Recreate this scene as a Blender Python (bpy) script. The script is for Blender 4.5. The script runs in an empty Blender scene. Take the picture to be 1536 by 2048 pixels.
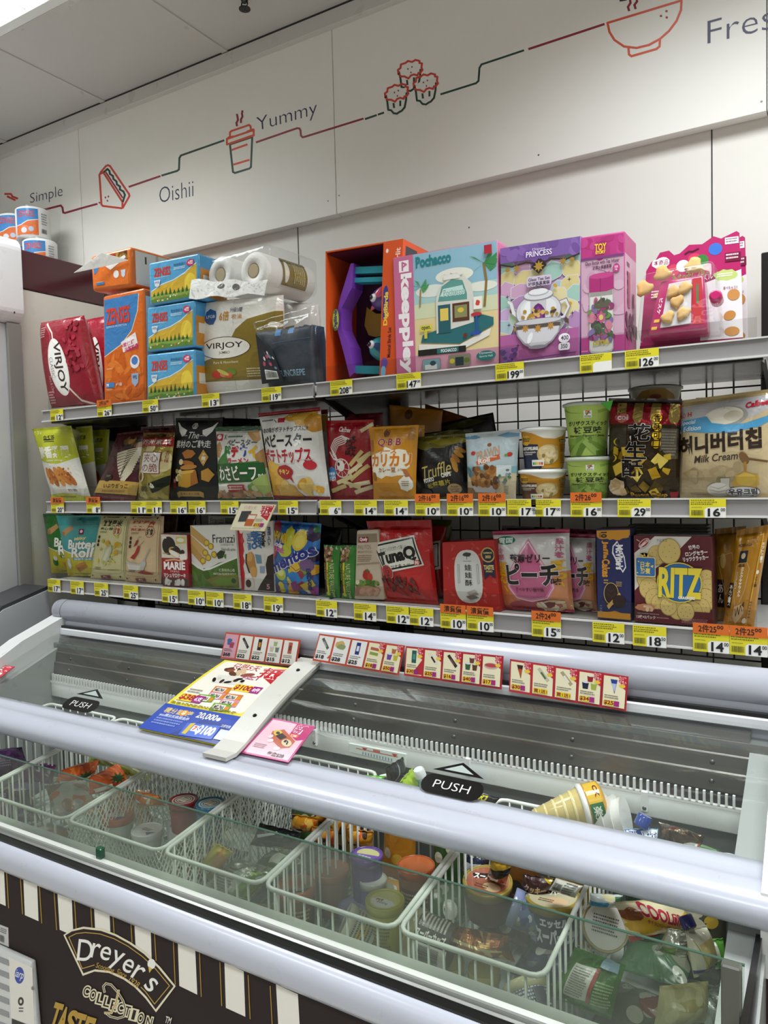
import bpy, bmesh, math, random
from mathutils import Vector, Matrix
from mathutils.geometry import tessellate_polygon

# ---------------------------------------------------------------- camera
FPX, IW, IH = 1520.0, 1536, 2048
EYE = Vector((0.0, 0.0, 1.55))
CAM = Matrix(((0.85745598, -0.00406217, 0.51454129),
              (0.51396742, 0.05463002, -0.85606837),
              (-0.02463191, 0.9984984, 0.04893066)))
scn = bpy.context.scene
COL = scn.collection
cam_data = bpy.data.cameras.new('camera')
cam_data.sensor_fit = 'VERTICAL'
cam_data.sensor_height = 36.0
cam_data.lens = FPX / IH * 36.0
cam_data.clip_start = 0.02
cam = bpy.data.objects.new('camera', cam_data)
cam.matrix_world = Matrix.Translation(EYE) @ CAM.to_4x4()
COL.objects.link(cam)
scn.camera = cam

# ---------------------------------------------------------------- light
vs = scn.view_settings
vs.view_transform = 'Standard'
vs.look = 'None'
vs.gamma = 1.0
vs.use_curve_mapping = False
vs.exposure = 0.28
CEIL = 2.95
LAMPS = [(-2.35, 1.20, 1.16, 0.56, 14), (0.05, 1.20, 1.16, 0.56, 22), (2.4, 1.2, 1.16, 0.56, 20),
         (-2.35, -0.70, 1.16, 0.56, 20), (0.05, -0.70, 1.16, 0.56, 20), (2.4, -0.7, 1.16, 0.56, 20),
         (-2.35, -2.6, 1.16, 0.56, 20), (0.05, -2.6, 1.16, 0.56, 20), (2.4, -2.6, 1.16, 0.56, 20)]
for k, (x, y, sx, sy, e) in enumerate(LAMPS):
    ld = bpy.data.lights.new('ceiling_lamp', 'AREA')
    ld.shape = 'RECTANGLE'
    ld.size, ld.size_y = sx, sy
    ld.energy = e
    ld.spread = math.radians(135)
    ld.color = (0.94, 0.985, 1.0)
    lo = bpy.data.objects.new('ceiling_lamp', ld)
    lo.location = (x, y, CEIL - 0.012)
    COL.objects.link(lo)
wd = bpy.data.worlds.new('world')
scn.world = wd
wd.use_nodes = True
wd.node_tree.nodes['Background'].inputs[0].default_value = (0.9, 0.95, 1.0, 1)
wd.node_tree.nodes['Background'].inputs[1].default_value = 0.25

# ---------------------------------------------------------------- geometry helpers
def ray(px, py):
    return CAM @ Vector((px - IW / 2, -(py - IH / 2), -FPX))

def at(px, py, y=None, z=None, x=None):
    """world point seen at a photograph pixel, on a plane of constant y, z or x"""
    d = ray(px, py)
    if y is not None: t = (y - EYE.y) / d.y
    elif z is not None: t = (z - EYE.z) / d.z
    else: t = (x - EYE.x) / d.x
    return EYE + d * t

def hexlin(h):
    out = []
    for i in (0, 2, 4):
        c = int(h[i:i + 2], 16) / 255.0
        out.append(c / 12.92 if c <= 0.04045 else ((c + 0.055) / 1.055) ** 2.4)
    return out

_M = {}
FIN = {  # roughness, metallic, bump strength, bump scale, coat, bump distance
    'card': (0.42, 0, 0.0, 0, 0.10, 0), 'bag': (0.26, 0, 0.45, 26, 0.25, 0.006), 'foil': (0.24, 0.65, 0.6, 38, 0.1, 0.006),
    'matte': (0.75, 0, 0.0, 0, 0, 0), 'soft': (0.5, 0, 0.35, 30, 0.0, 0.006), 'gloss': (0.16, 0, 0.0, 0, 0.3, 0),
    'plastic': (0.3, 0, 0.0, 0, 0.15, 0), 'metal': (0.35, 0.9, 0.05, 60, 0, 0.002), 'tissue': (0.6, 0, 0.3, 90, 0, 0.004),
    'wall': (0.5, 0, 0.02, 160, 0, 0.001), 'paint': (0.28, 0, 0.006, 14, 0.2, 0.001),
}
def M(col, fin='card'):
    key = (col, fin)
    if key in _M: return _M[key]
    r, me, bs, bsc, coat, bd = FIN[fin]
    m = bpy.data.materials.new('%s_%s' % (fin, col))
    m.use_nodes = True
    nt = m.node_tree
    b = nt.nodes['Principled BSDF']
    c = hexlin(col)
    b.inputs['Metallic'].default_value = me
    b.inputs['Coat Weight'].default_value = coat
    b.inputs['Coat Roughness'].default_value = 0.12
    tc = nt.nodes.new('ShaderNodeTexCoord')
    n = nt.nodes.new('ShaderNodeTexNoise')
    n.inputs['Scale'].default_value = 18
    n.inputs['Detail'].default_value = 3
    nt.links.new(tc.outputs['Object'], n.inputs['Vector'])
    mr = nt.nodes.new('ShaderNodeMapRange')
    mr.inputs['To Min'].default_value = max(0.03, r - 0.03)
    mr.inputs['To Max'].default_value = r + 0.04
    nt.links.new(n.outputs['Fac'], mr.inputs['Value'])
    nt.links.new(mr.outputs['Result'], b.inputs['Roughness'])
    mix = nt.nodes.new('ShaderNodeMix')
    mix.data_type = 'RGBA'
    mix.inputs[6].default_value = (c[0] * 0.98, c[1] * 0.98, c[2] * 0.98, 1)
    mix.inputs[7].default_value = (min(1, c[0] * 1.015), min(1, c[1] * 1.015), min(1, c[2] * 1.015), 1)
    nt.links.new(n.outputs['Fac'], mix.inputs[0])
    nt.links.new(mix.outputs[2], b.inputs['Base Color'])
    if bs > 0:
        n2 = nt.nodes.new('ShaderNodeTexNoise')
        n2.inputs['Scale'].default_value = bsc
        n2.inputs['Detail'].default_value = 2
        n2.inputs['Distortion'].default_value = 1.2
        nt.links.new(tc.outputs['Object'], n2.inputs['Vector'])
        bp = nt.nodes.new('ShaderNodeBump')
        bp.inputs['Strength'].default_value = bs
        bp.inputs['Distance'].default_value = bd
        nt.links.new(n2.outputs['Fac'], bp.inputs['Height'])
        nt.links.new(bp.outputs['Normal'], b.inputs['Normal'])
    _M[key] = m
    return m

def clear_mat(name, tint, gloss=1.0, fog=0.0, rough=0.02, fogcol=(0.75, 0.8, 0.75), bump=0.0, fog_lo=0.0, fog_scale=5.0, zfade=None):
    """thin clear film or pane: see-through, with a Fresnel sheen and an optional patchy frosting"""
    m = bpy.data.materials.new(name)
    m.use_nodes = True
    nt = m.node_tree
    nt.nodes.clear()
    out = nt.nodes.new('ShaderNodeOutputMaterial')
    tr = nt.nodes.new('ShaderNodeBsdfTransparent')
    tr.inputs[0].default_value = (*tint, 1)
    gl = nt.nodes.new('ShaderNodeBsdfGlossy')
    gl.inputs['Roughness'].default_value = rough
    gl.inputs[0].default_value = (0.95, 1, 0.97, 1)
    lw = nt.nodes.new('ShaderNodeFresnel')
    lw.inputs['IOR'].default_value = 1.45
    mu = nt.nodes.new('ShaderNodeMath')
    mu.operation = 'MULTIPLY'
    mu.inputs[1].default_value = gloss
    nt.links.new(lw.outputs[0], mu.inputs[0])
    mix = nt.nodes.new('ShaderNodeMixShader')
    ge = nt.nodes.new('ShaderNodeNewGeometry')
    fr_ = nt.nodes.new('ShaderNodeMath'); fr_.operation = 'SUBTRACT'; fr_.inputs[0].default_value = 1.0
    nt.links.new(ge.outputs['Backfacing'], fr_.inputs[1])
    m3 = nt.nodes.new('ShaderNodeMath'); m3.operation = 'MULTIPLY'; m3.use_clamp = True
    nt.links.new(mu.outputs[0], m3.inputs[0]); nt.links.new(fr_.outputs[0], m3.inputs[1])
    nt.links.new(m3.outputs[0], mix.inputs[0])
    nt.links.new(tr.outputs[0], mix.inputs[1])
    nt.links.new(gl.outputs[0], mix.inputs[2])
    res = mix.outputs[0]
    tc = nt.nodes.new('ShaderNodeTexCoord')
    if bump > 0:
        nb = nt.nodes.new('ShaderNodeTexNoise')
        nb.inputs['Scale'].default_value = 22
        nt.links.new(tc.outputs['Object'], nb.inputs['Vector'])
        bp = nt.nodes.new('ShaderNodeBump')
        bp.inputs['Strength'].default_value = bump
        bp.inputs['Distance'].default_value = 0.01
        nt.links.new(nb.outputs['Fac'], bp.inputs['Height'])
        nt.links.new(bp.outputs['Normal'], gl.inputs['Normal'])
        nt.links.new(bp.outputs['Normal'], lw.inputs['Normal'])
    if fog > 0:
        n = nt.nodes.new('ShaderNodeTexNoise')
        n.inputs['Scale'].default_value = fog_scale
        n.inputs['Detail'].default_value = 5
        nt.links.new(tc.outputs['Object'], n.inputs['Vector'])
        mr = nt.nodes.new('ShaderNodeMapRange')
        mr.inputs['From Min'].default_value = 0.36
        mr.inputs['From Max'].default_value = 0.66
        mr.inputs['To Min'].default_value = fog_lo
        mr.inputs['To Max'].default_value = fog
        nt.links.new(n.outputs['Fac'], mr.inputs['Value'])
        df = nt.nodes.new('ShaderNodeBsdfDiffuse')
        df.inputs[0].default_value = (*fogcol, 1)
        m2 = nt.nodes.new('ShaderNodeMixShader')
        nt.links.new(mr.outputs[0], m2.inputs[0])
        nt.links.new(res, m2.inputs[1])
        nt.links.new(df.outputs[0], m2.inputs[2])
        res = m2.outputs[0]
    nt.links.new(res, out.inputs[0])
    return m

class MB:
    """collects faces and links them as one mesh object"""
    def __init__(s):
        s.v, s.f, s.m, s.sm, s.mats = [], [], [], [], []
    def mi(s, mat):
        if mat not in s.mats: s.mats.append(mat)
        return s.mats.index(mat)
    def add(s, verts, faces, mat, smooth=False):
        o = len(s.v)
        s.v += [Vector(p) for p in verts]
        k = s.mi(mat)
        for f in faces:
            s.f.append([i + o for i in f]); s.m.append(k); s.sm.append(smooth)
        return s
    def hexa(s, c, mat, bevel=0.0, seg=2):
        """c: 8 corners, bottom ring then top ring"""
        if bevel <= 0:
            return s.add(c, [(3, 2, 1, 0), (4, 5, 6, 7), (0, 1, 5, 4), (1, 2, 6, 5), (2, 3, 7, 6), (3, 0, 4, 7)], mat)
        bm = bmesh.new()
        vs_ = [bm.verts.new(p) for p in c]
        for f in [(3, 2, 1, 0), (4, 5, 6, 7), (0, 1, 5, 4), (1, 2, 6, 5), (2, 3, 7, 6), (3, 0, 4, 7)]:
            bm.faces.new([vs_[i] for i in f])
        bmesh.ops.recalc_face_normals(bm, faces=bm.faces)
        bmesh.ops.bevel(bm, geom=bm.edges[:], offset=bevel, segments=seg, profile=0.5, affect='EDGES')
        s.bm(bm, mat, seg > 1)
        return s
    def bm(s, bm, mat, smooth=False):
        bm.verts.index_update()
        s.add([v.co.copy() for v in bm.verts], [[v.index for v in f.verts] for f in bm.faces], mat, smooth)
        bm.free()
        return s
    def box(s, x0, x1, y0, y1, z0, z1, mat, bevel=0.0, seg=2):
        return s.hexa([(x0, y0, z0), (x1, y0, z0), (x1, y1, z0), (x0, y1, z0), (x0, y0, z1), (x1, y0, z1), (x1, y1, z1), (x0, y1, z1)], mat, bevel, seg)
    def extrude(s, prof, x0, x1, mat, smooth=False, caps=True):
        """closed (y,z) profile swept along x"""
        n = len(prof)
        vv = [(x0, y, z) for y, z in prof] + [(x1, y, z) for y, z in prof]
        s.add(vv, [(i, (i + 1) % n, n + (i + 1) % n, n + i) for i in range(n)], mat, smooth)
        if caps:
            tri = tessellate_polygon([[Vector((0, y, z)) for y, z in prof]])
            s.add(vv[:n], [t[::-1] for t in tri], mat)
            s.add(vv[n:], list(tri), mat)
        return s
    def tube(s, pts, r, mat, n=8, closed=False):
        pts = [Vector(p) for p in pts]
        k = len(pts)
        rings = []
        for i, p in enumerate(pts):
            a = pts[(i - 1) % k] if (closed or i > 0) else p
            b = pts[(i + 1) % k] if (closed or i < k - 1) else p
            d = (b - a).normalized()
            up = Vector((0, 0, 1)) if abs(d.z) < 0.9 else Vector((0, 1, 0))
            e1 = d.cross(up).normalized(); e2 = d.cross(e1)
            rings += [p + (e1 * math.cos(6.28318 * j / n) + e2 * math.sin(6.28318 * j / n)) * r for j in range(n)]
        fs = []
        for i in range(k if closed else k - 1):
            i2 = (i + 1) % k
            fs += [(i * n + j, i * n + (j + 1) % n, i2 * n + (j + 1) % n, i2 * n + j) for j in range(n)]
        if not closed:
            fs += [tuple(range(n))[::-1], tuple(range((k - 1) * n, k * n))]
        return s.add(rings, fs, mat, n > 4)
    def lathe(s, prof, base, axis, mat, n=32, smooth=True):
        """prof: list of (radius, height) along axis from base"""
        base = Vector(base); axis = Vector(axis).normalized()
        e1 = axis.cross(Vector((0, 1, 0)) if abs(axis.y) < 0.9 else Vector((1, 0, 0))).normalized(); e2 = axis.cross(e1)
        vv, fs = [], []
        for r, h in prof:
            for j in range(n):
                a = 6.28318531 * j / n
                vv.append(base + axis * h + (e1 * math.cos(a) + e2 * math.sin(a)) * r)
        for i in range(len(prof) - 1):
            fs += [(i * n + j, i * n + (j + 1) % n, (i + 1) * n + (j + 1) % n, (i + 1) * n + j) for j in range(n)]
        s.add(vv, fs, mat, smooth)
        k = len(prof)
        s.add(vv[:n], [tuple(range(n))[::-1]], mat)
        s.add(vv[(k - 1) * n:], [tuple(range(n))], mat)
        return s
    def build(s, name, parent=None, org=None, label=None, cat=None, group=None, kind=None):
        me = bpy.data.meshes.new(name)
        if org is None:
            if parent is not None: org = Vector(parent.get('_o', (0, 0, 0)))
            elif s.v:
                zs = min(p.z for p in s.v)
                org = Vector((sum(p.x for p in s.v) / len(s.v), sum(p.y for p in s.v) / len(s.v), zs))
            else: org = Vector((0, 0, 0))
        org = Vector(org)
        me.from_pydata([p - org for p in s.v], [], s.f)
        for m in s.mats: me.materials.append(m)
        me.polygons.foreach_set('material_index', s.m)
        me.polygons.foreach_set('use_smooth', s.sm)
        me.update()
        o = bpy.data.objects.new(name, me)
        COL.objects.link(o)
        if parent is not None:
            o.parent = parent
            o.location = org - Vector(parent.get('_o', (0, 0, 0)))
        else:
            o.location = org
        o['_o'] = tuple(org)
        return tag(o, label, cat, group, kind)

def tag(o, label=None, cat=None, group=None, kind=None):
    if label: o['label'] = label
    if cat: o['category'] = cat
    if group: o['group'] = group
    if kind: o['kind'] = kind
    return o

def empty(name, loc, label=None, cat=None, group=None, kind=None):
    o = bpy.data.objects.new(name, None)
    o.empty_display_size = 0.05
    o.location = loc
    o['_o'] = tuple(loc)
    COL.objects.link(o)
    return tag(o, label, cat, group, kind)

# ---------------------------------------------------------------- surfaces that carry print
class Quad:
    curved = None
    def __init__(s, tl, tr, br, bl, n=None):
        s.c = [Vector(p) for p in (tl, tr, br, bl)]
        s.n = Vector(n) if n else (s.c[1] - s.c[0]).cross(s.c[0] - s.c[3]).normalized()
        s.w = ((s.c[1] - s.c[0]).length + (s.c[2] - s.c[3]).length) / 2
        s.h = ((s.c[3] - s.c[0]).length + (s.c[2] - s.c[1]).length) / 2
    def p(s, u, v, h):
        a = s.c[0].lerp(s.c[1], u); b = s.c[3].lerp(s.c[2], u)
        return a.lerp(b, v) + s.n * h

class Sheet:
    """grid surface, bilinear between its own vertices"""
    def __init__(s, pts, nu, nv, w, h, flip=1):
        s.P, s.nu, s.nv, s.w, s.h = pts, nu, nv, w, h
        s.curved = (nu, nv)
        s.N = [None] * len(pts)
        for j in range(nv + 1):
            for i in range(nu + 1):
                a = pts[j * (nu + 1) + max(0, i - 1)]; b = pts[j * (nu + 1) + min(nu, i + 1)]
                c = pts[max(0, j - 1) * (nu + 1) + i]; d = pts[min(nv, j + 1) * (nu + 1) + i]
                s.N[j * (nu + 1) + i] = ((b - a).cross(c - d)).normalized() * flip
    def p(s, u, v, h):
        x = min(max(u, 0), 1) * s.nu; y = min(max(v, 0), 1) * s.nv
        i = min(int(x), s.nu - 1); j = min(int(y), s.nv - 1)
        fx, fy = x - i, y - j
        k = j * (s.nu + 1) + i; k2 = k + s.nu + 1
        q = s.P[k].lerp(s.P[k + 1], fx).lerp(s.P[k2].lerp(s.P[k2 + 1], fx), fy)
        n = s.N[k].lerp(s.N[k + 1], fx).lerp(s.N[k2].lerp(s.N[k2 + 1], fx), fy)
        return q + n * h

class Drum:
    """part of a cone wall; u runs left to right as seen from direction face"""
    def __init__(s, base, axis, r0, r1, hh, face, span=2.6, nu=24):
        s.b, s.a, s.r0, s.r1, s.hh = Vector(base), Vector(axis).normalized(), r0, r1, hh
        f = Vector(face); s.f = (f - s.a * f.dot(s.a)).normalized()
        s.t = s.a.cross(s.f)
        s.span = span
        s.w = (r0 + r1) / 2 * span; s.h = hh
        s.curved = (nu, 1)
    def p(s, u, v, h):
        a = (u - 0.5) * s.span
        r = s.r1 + (s.r0 - s.r1) * v + h
        return s.b + s.a * (s.hh * (1 - v)) + (s.f * math.cos(a) + s.t * math.sin(a)) * r

_TX = {}
def text2d(body, bold=0.0, shear=0.0):
    key = (body, bold, shear)
    if key in _TX: return _TX[key]
    cu = bpy.data.curves.new('t', 'FONT')
    cu.body = body
    cu.offset = bold
    cu.shear = shear
    cu.resolution_u = 3 if len(body) > 1 else 5
    cu.align_x = 'LEFT'
    o = bpy.data.objects.new('t', cu)
    me = o.to_mesh()
    vs_ = [(v.co.x, v.co.y) for v in me.vertices]
    fs = [tuple(p.vertices) for p in me.polygons]
    o.to_mesh_clear()
    bpy.data.objects.remove(o)
    bpy.data.curves.remove(cu)
    if vs_:
        x0 = min(v[0] for v in vs_) + bold; x1 = max(v[0] for v in vs_) - bold
        y0 = min(v[1] for v in vs_) + bold; y1 = max(v[1] for v in vs_) - bold
        vs_ = [((x - x0) / max(1e-6, x1 - x0), (y - y0) / max(1e-6, y1 - y0)) for x, y in vs_]
    _TX[key] = (vs_, fs)
    return _TX[key]

# ---- drawing shorthand, all in per cent of the face: u to the right, v down
def R(a, b, c, d, col): return ('P', col, [(a, b), (c, b), (c, d), (a, d)])
def P(col, *q): return ('P', col, [(q[i], q[i + 1]) for i in range(0, len(q), 2)])
def E(cu, cv, ru, rv, col, rot=0): return ('E', col, cu, cv, ru, rv, rot)
def L(col, w, *q): return ('L', col, w, [(q[i], q[i + 1]) for i in range(0, len(q), 2)], False)
def LC(col, w, *q): return ('L', col, w, [(q[i], q[i + 1]) for i in range(0, len(q), 2)], True)
def T(t, a, b, c, d, col, bold=0.0, rot=0, sh=0):
    bold = min(bold, 0.02 + bold * 0.5)
    if bold > 0 and any(ord(ch) > 0x4dff and ord(ch) < 0xac00 for ch in t): bold *= 0.5
    return ('T', col, t, a, b, c, d, round(bold, 4), rot, sh)
def O(t, a, b, c, d, col, oc, bold=0.02, ob=0.07, rot=0, sh=0):
    return ('G', [T(t, a, b, c, d, oc, ob * 0.55, rot, sh), T(t, a, b, c, d, col, bold * 0.6, rot, sh)])
def V(t, a, b, c, d, col, bold=0.0):
    """characters stacked downwards"""
    n = len(t); s = (d - b) / n
    return ('G', [T(ch, a, b + s * (k + 0.06), c, b + s * (k + 0.94), col, bold) for k, ch in enumerate(t)])
def RR(a, b, c, d, col, r=4, asp=1.0):
    q = []
    for cx, cy, a0 in ((c - r, b + r * asp, -90), (c - r, d - r * asp, 0), (a + r, d - r * asp, 90), (a + r, b + r * asp, 180)):
        for k in range(5):
            t = math.radians(a0 + 22.5 * k)
            q.append((cx + r * math.cos(t), cy + r * asp * math.sin(t)))
    return ('P', col, q)
def FP(a, b, c, d, rows, col, seed=1):
    """rows of small print too fine to read"""
    rg = random.Random(seed); g = []
    st = (d - b) / rows
    for k in range(rows):
        u = a
        e = c - rg.random() * (c - a) * 0.25
        while u < e:
            w = (c - a) * (0.02 + 0.05 * rg.random())
            g.append(R(u, b + k * st, min(u + w, c), b + k * st + st * 0.5, col))
            u += w + (c - a) * 0.02
    return ('G', g)
def BC(a, b, c, d, col='101010', seed=3):
    rg = random.Random(seed); g = []; u = a
    while u < c:
        w = (c - a) * (0.012 + 0.03 * rg.random())
        g.append(R(u, b, min(u + w, c), d, col)); u += w + (c - a) * (0.015 + 0.02 * rg.random())
    return ('G', g)
def SC(n, a, b, c, d, ru, rv, cols, seed=1):
    """n scattered ovals"""
    rg = random.Random(seed)
    return ('G', [E(a + (c - a) * rg.random(), b + (d - b) * rg.random(), ru * (0.7 + 0.6 * rg.random()), rv * (0.7 + 0.6 * rg.random()), rg.choice(cols), rg.random() * 180) for _ in range(n)])
def BL(cu, cv, ru, rv, col, seed=1, k=18, amp=0.15):
    """irregular blot"""
    rg = random.Random(seed)
    return ('P', col, [(cu + ru * (1 - amp + 2 * amp * rg.random()) * math.cos(6.2832 * i / k), cv + rv * (1 - amp + 2 * amp * rg.random()) * math.sin(6.2832 * i / k)) for i in range(k)])
def ST(cu, cv, ru, rv, col, n=5, inner=0.45):
    return ('P', col, [(cu + ru * (1 if i % 2 == 0 else inner) * math.sin(3.14159 * i / n), cv - rv * (1 if i % 2 == 0 else inner) * math.cos(3.14159 * i / n)) for i in range(2 * n)])

def polys(el, w, h):
    """element -> list of convex polygons in unit (u,v); w,h are the metric size of the face"""
    k = el[0]
    if k == 'P':
        pts = [(u / 100, v / 100) for u, v in el[2]]
        if len(pts) == 4: return [pts]
        tri = tessellate_polygon([[Vector((u * w, v * h, 0)) for u, v in pts]])
        return [[pts[i] for i in t] for t in tri]
    if k == 'E':
        _, _, cu, cv, ru, rv, rot = el
        a, b, c, d = cu / 100 * w, cv / 100 * h, ru / 100 * w, rv / 100 * h
        cr, sr = math.cos(math.radians(rot)), math.sin(math.radians(rot))
        n = 10 if max(c, d) < 0.006 else 28
        q = []
        for i in range(n):
            x, y = c * math.cos(6.28318 * i / n), d * math.sin(6.28318 * i / n)
            q.append(((a + x * cr - y * sr) / w, (b + x * sr + y * cr) / h))
        m = (cu / 100, cv / 100)
        return [[m, q[i], q[(i + 1) % n]] for i in range(n)]
    if k == 'L':
        _, _, lw, pts, closed = el
        q = [Vector((u / 100 * w, v / 100 * h)) for u, v in pts]
        hw = lw / 100 * w / 2
        out = []
        n = len(q)
        for i in range(n if closed else n - 1):
            a, b = q[i], q[(i + 1) % n]
            d = (b - a)
            if d.length < 1e-7: continue
            d.normalize(); p = Vector((-d.y, d.x)) * hw; e = d * hw * 0.6
            out.append([(x / w, y / h) for x, y in (a - e + p, b + e + p, b + e - p, a - e - p)])
        return out
    if k == 'T':
        _, _, t, a, b, c, d, bold, rot, sh = el
        vs_, fs = text2d(t, bold, sh)
        a, b, c, d = a / 100, b / 100, c / 100, d / 100
        if rot == 90: mp = [(a + t_ * (c - a), b + s_ * (d - b)) for s_, t_ in vs_]
        elif rot == -90: mp = [(c - t_ * (c - a), d - s_ * (d - b)) for s_, t_ in vs_]
        else:
            mp = [(a + s_ * (c - a), d - t_ * (d - b)) for s_, t_ in vs_]
            if rot:
                cr, sr = math.cos(math.radians(rot)), math.sin(math.radians(rot))
                mx, my = (a + c) / 2 * w, (b + d) / 2 * h
                mp = [((mx + (u * w - mx) * cr - (v * h - my) * sr) / w, (my + (u * w - mx) * sr + (v * h - my) * cr) / h) for u, v in mp]
        return [[mp[i] for i in f] for f in fs]
    return []

def cut(poly, ax, val):
    lo, hi = [], []
    n = len(poly)
    for i in range(n):
        p, q = poly[i], poly[(i + 1) % n]
        if p[ax] <= val: lo.append(p)
        if p[ax] >= val: hi.append(p)
        if (p[ax] < val < q[ax]) or (q[ax] < val < p[ax]):
            t = (val - p[ax]) / (q[ax] - p[ax])
            r = (p[0] + (q[0] - p[0]) * t, p[1] + (q[1] - p[1]) * t)
            r = (val, r[1]) if ax == 0 else (r[0], val)
            lo.append(r); hi.append(r)
    return (lo if len(lo) > 2 else None), (hi if len(hi) > 2 else None)

def clip_cells(poly, nu, nv):
    out = []
    for ax, n in ((0, nu), (1, nv)):
        src = [poly] if ax == 0 else out
        dst = []
        for pl in src:
            lo = min(p[ax] for p in pl); hi = max(p[ax] for p in pl)
            if hi <= 0 or lo >= 1: continue
            rest = pl
            i0 = max(0, int(math.floor(lo * n))); i1 = min(n, int(math.ceil(hi * n)))
            if lo < 0: _, rest = cut(rest, ax, 0.0)
            for i in range(i0 + 1, i1):
                if rest is None: break
                a, rest = cut(rest, ax, i / n)
                if a: dst.append(a)
            if rest:
                if hi > 1: rest, _ = cut(rest, ax, 1.0)
                if rest: dst.append(rest)
        out = dst
    return out

def flat(art):
    for e in art:
        if e[0] == 'G': yield from flat(e[1])
        else: yield e

def paint(mb, surf, art, fin='card', eps=0.00007, base=0.0002, clip=True):
    """prints flat artwork onto a surface, later elements over earlier ones"""
    lay = 0; last = None
    for el in art:
        for e in flat([el]):
            mat = M(e[1], fin)
            vv, ff = [], []
            h = base + eps * lay
            for ip, pl in enumerate(polys(e, surf.w, surf.h)):
                if e[0] == 'L': h = base + eps * (lay + 0.12 * (ip % 4))
                ps = clip_cells(pl, *(surf.curved or (1, 1))) if clip else [pl]
                for q in ps:
                    o = len(vv)
                    pts = [surf.p(u, v, h) for u, v in q]
                    nn = Vector((0, 0, 0))
                    for i in range(1, len(pts) - 1): nn += (pts[i] - pts[0]).cross(pts[i + 1] - pts[0])
                    ref = surf.p(0.5, 0.5, 1) - surf.p(0.5, 0.5, 0) if not surf.curved else surf.p(q[0][0], q[0][1], 1) - surf.p(q[0][0], q[0][1], 0)
                    if nn.dot(ref) < 0: pts.reverse()
                    vv += pts
                    ff.append(list(range(o, o + len(pts))))
            if ff: mb.add(vv, ff, mat, False)
            if el[0] == 'G': lay += 1 if e[0] == 'T' else 0.22
        lay += 1

# ---------------------------------------------------------------- kinds of goods
def quad3(q, y, zf, lean=0.0, drop=True):
    """photo corners TL TR BR BL -> world corners standing on height zf"""
    c = [at(q[0], q[1], y=y + lean), at(q[2], q[3], y=y + lean), at(q[4], q[5], y=y), at(q[6], q[7], y=y)]
    if drop and zf is not None:
        dz = zf + 0.001 - min(p.z for p in c[2:])
        for p in c[2:]: p.z += dz
        dz *= 0.3
        for p in c[:2]:
            p.z += dz
            if zf < 1.7: p.z = min(p.z, (1.7385 if zf > 1.3 else 1.4465) - 0.004)
    return c

def bag_mesh(mb, c, T, col, fin, st=0.06, sb=0.06, seed=1, nu=26, nv=34, wr=1.0, pinch=0.03, square=0.55, back=0.8):
    tl, tr, br, bl = c
    n = (tr - tl).cross(tl - bl).normalized()
    if n.dot(EYE - (tl + br) / 2) < 0: n = -n
    rg = random.Random(seed)
    w = (tr - tl).length; h = (bl - tl).length
    ph = [rg.random() * 6.28 for _ in range(10)]
    fr, bk = [], []
    for j in range(nv + 1):
        v = j / nv
        vv = min(1, max(0, (v - st) / (1 - st - sb)))
        pv = math.sin(math.pi * vv) ** square if 0 < vv < 1 else 0
        for i in range(nu + 1):
            u = i / nu
            uu = 0.5 + (u - 0.5) * (1 - pinch * pv)
            pu = math.sin(math.pi * u) ** square if 0 < i < nu else 0
            q = tl.lerp(tr, uu).lerp(bl.lerp(br, uu), v)
            k = pu * pv
            e = min(vv, 1 - vv)
            wrk = (math.sin(u * 19 + ph[0] + 3 * math.sin(v * 4 + ph[1])) * math.exp(-e * 7) * 0.10 + math.sin((u + v * 0.7) * 9 + ph[2]) * 0.035 + math.sin((u * 0.6 - v) * 13 + ph[3]) * 0.03) * wr
            sl = math.sin(u * 23 + ph[4]) * 0.0012 * wr * (1 if (v < st or v > 1 - sb) else 0.2) if 0 < i < nu else 0
            fr.append(q + n * (T * max(0, k + wrk * min(1, k * 3)) + sl + 0.0006))
            bk.append(q - n * (T * back * max(0, k - wrk * min(1, k * 3)) - sl + 0.0006))
    m = (nu + 1)
    mat = M(col, fin)
    N = len(fr)
    fs = []
    for j in range(nv):
        for i in range(nu):
            a = j * m + i
            fs.append((a, a + m, a + m + 1, a + 1))
            fs.append((N + a, N + a + 1, N + a + m + 1, N + a + m))
    for i in range(nu):
        fs.append((i, i + 1, N + i + 1, N + i)); a = nv * m + i
        fs.append((a + 1, a, N + a, N + a + 1))
    for j in range(nv):
        a = j * m; fs.append((a + m, a, N + a, N + a + m)); a += nu
        fs.append((a, a + m, N + a + m, N + a))
    mb.add(fr + bk, fs, mat, True)
    return Sheet(fr, nu, nv, w, h)

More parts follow.
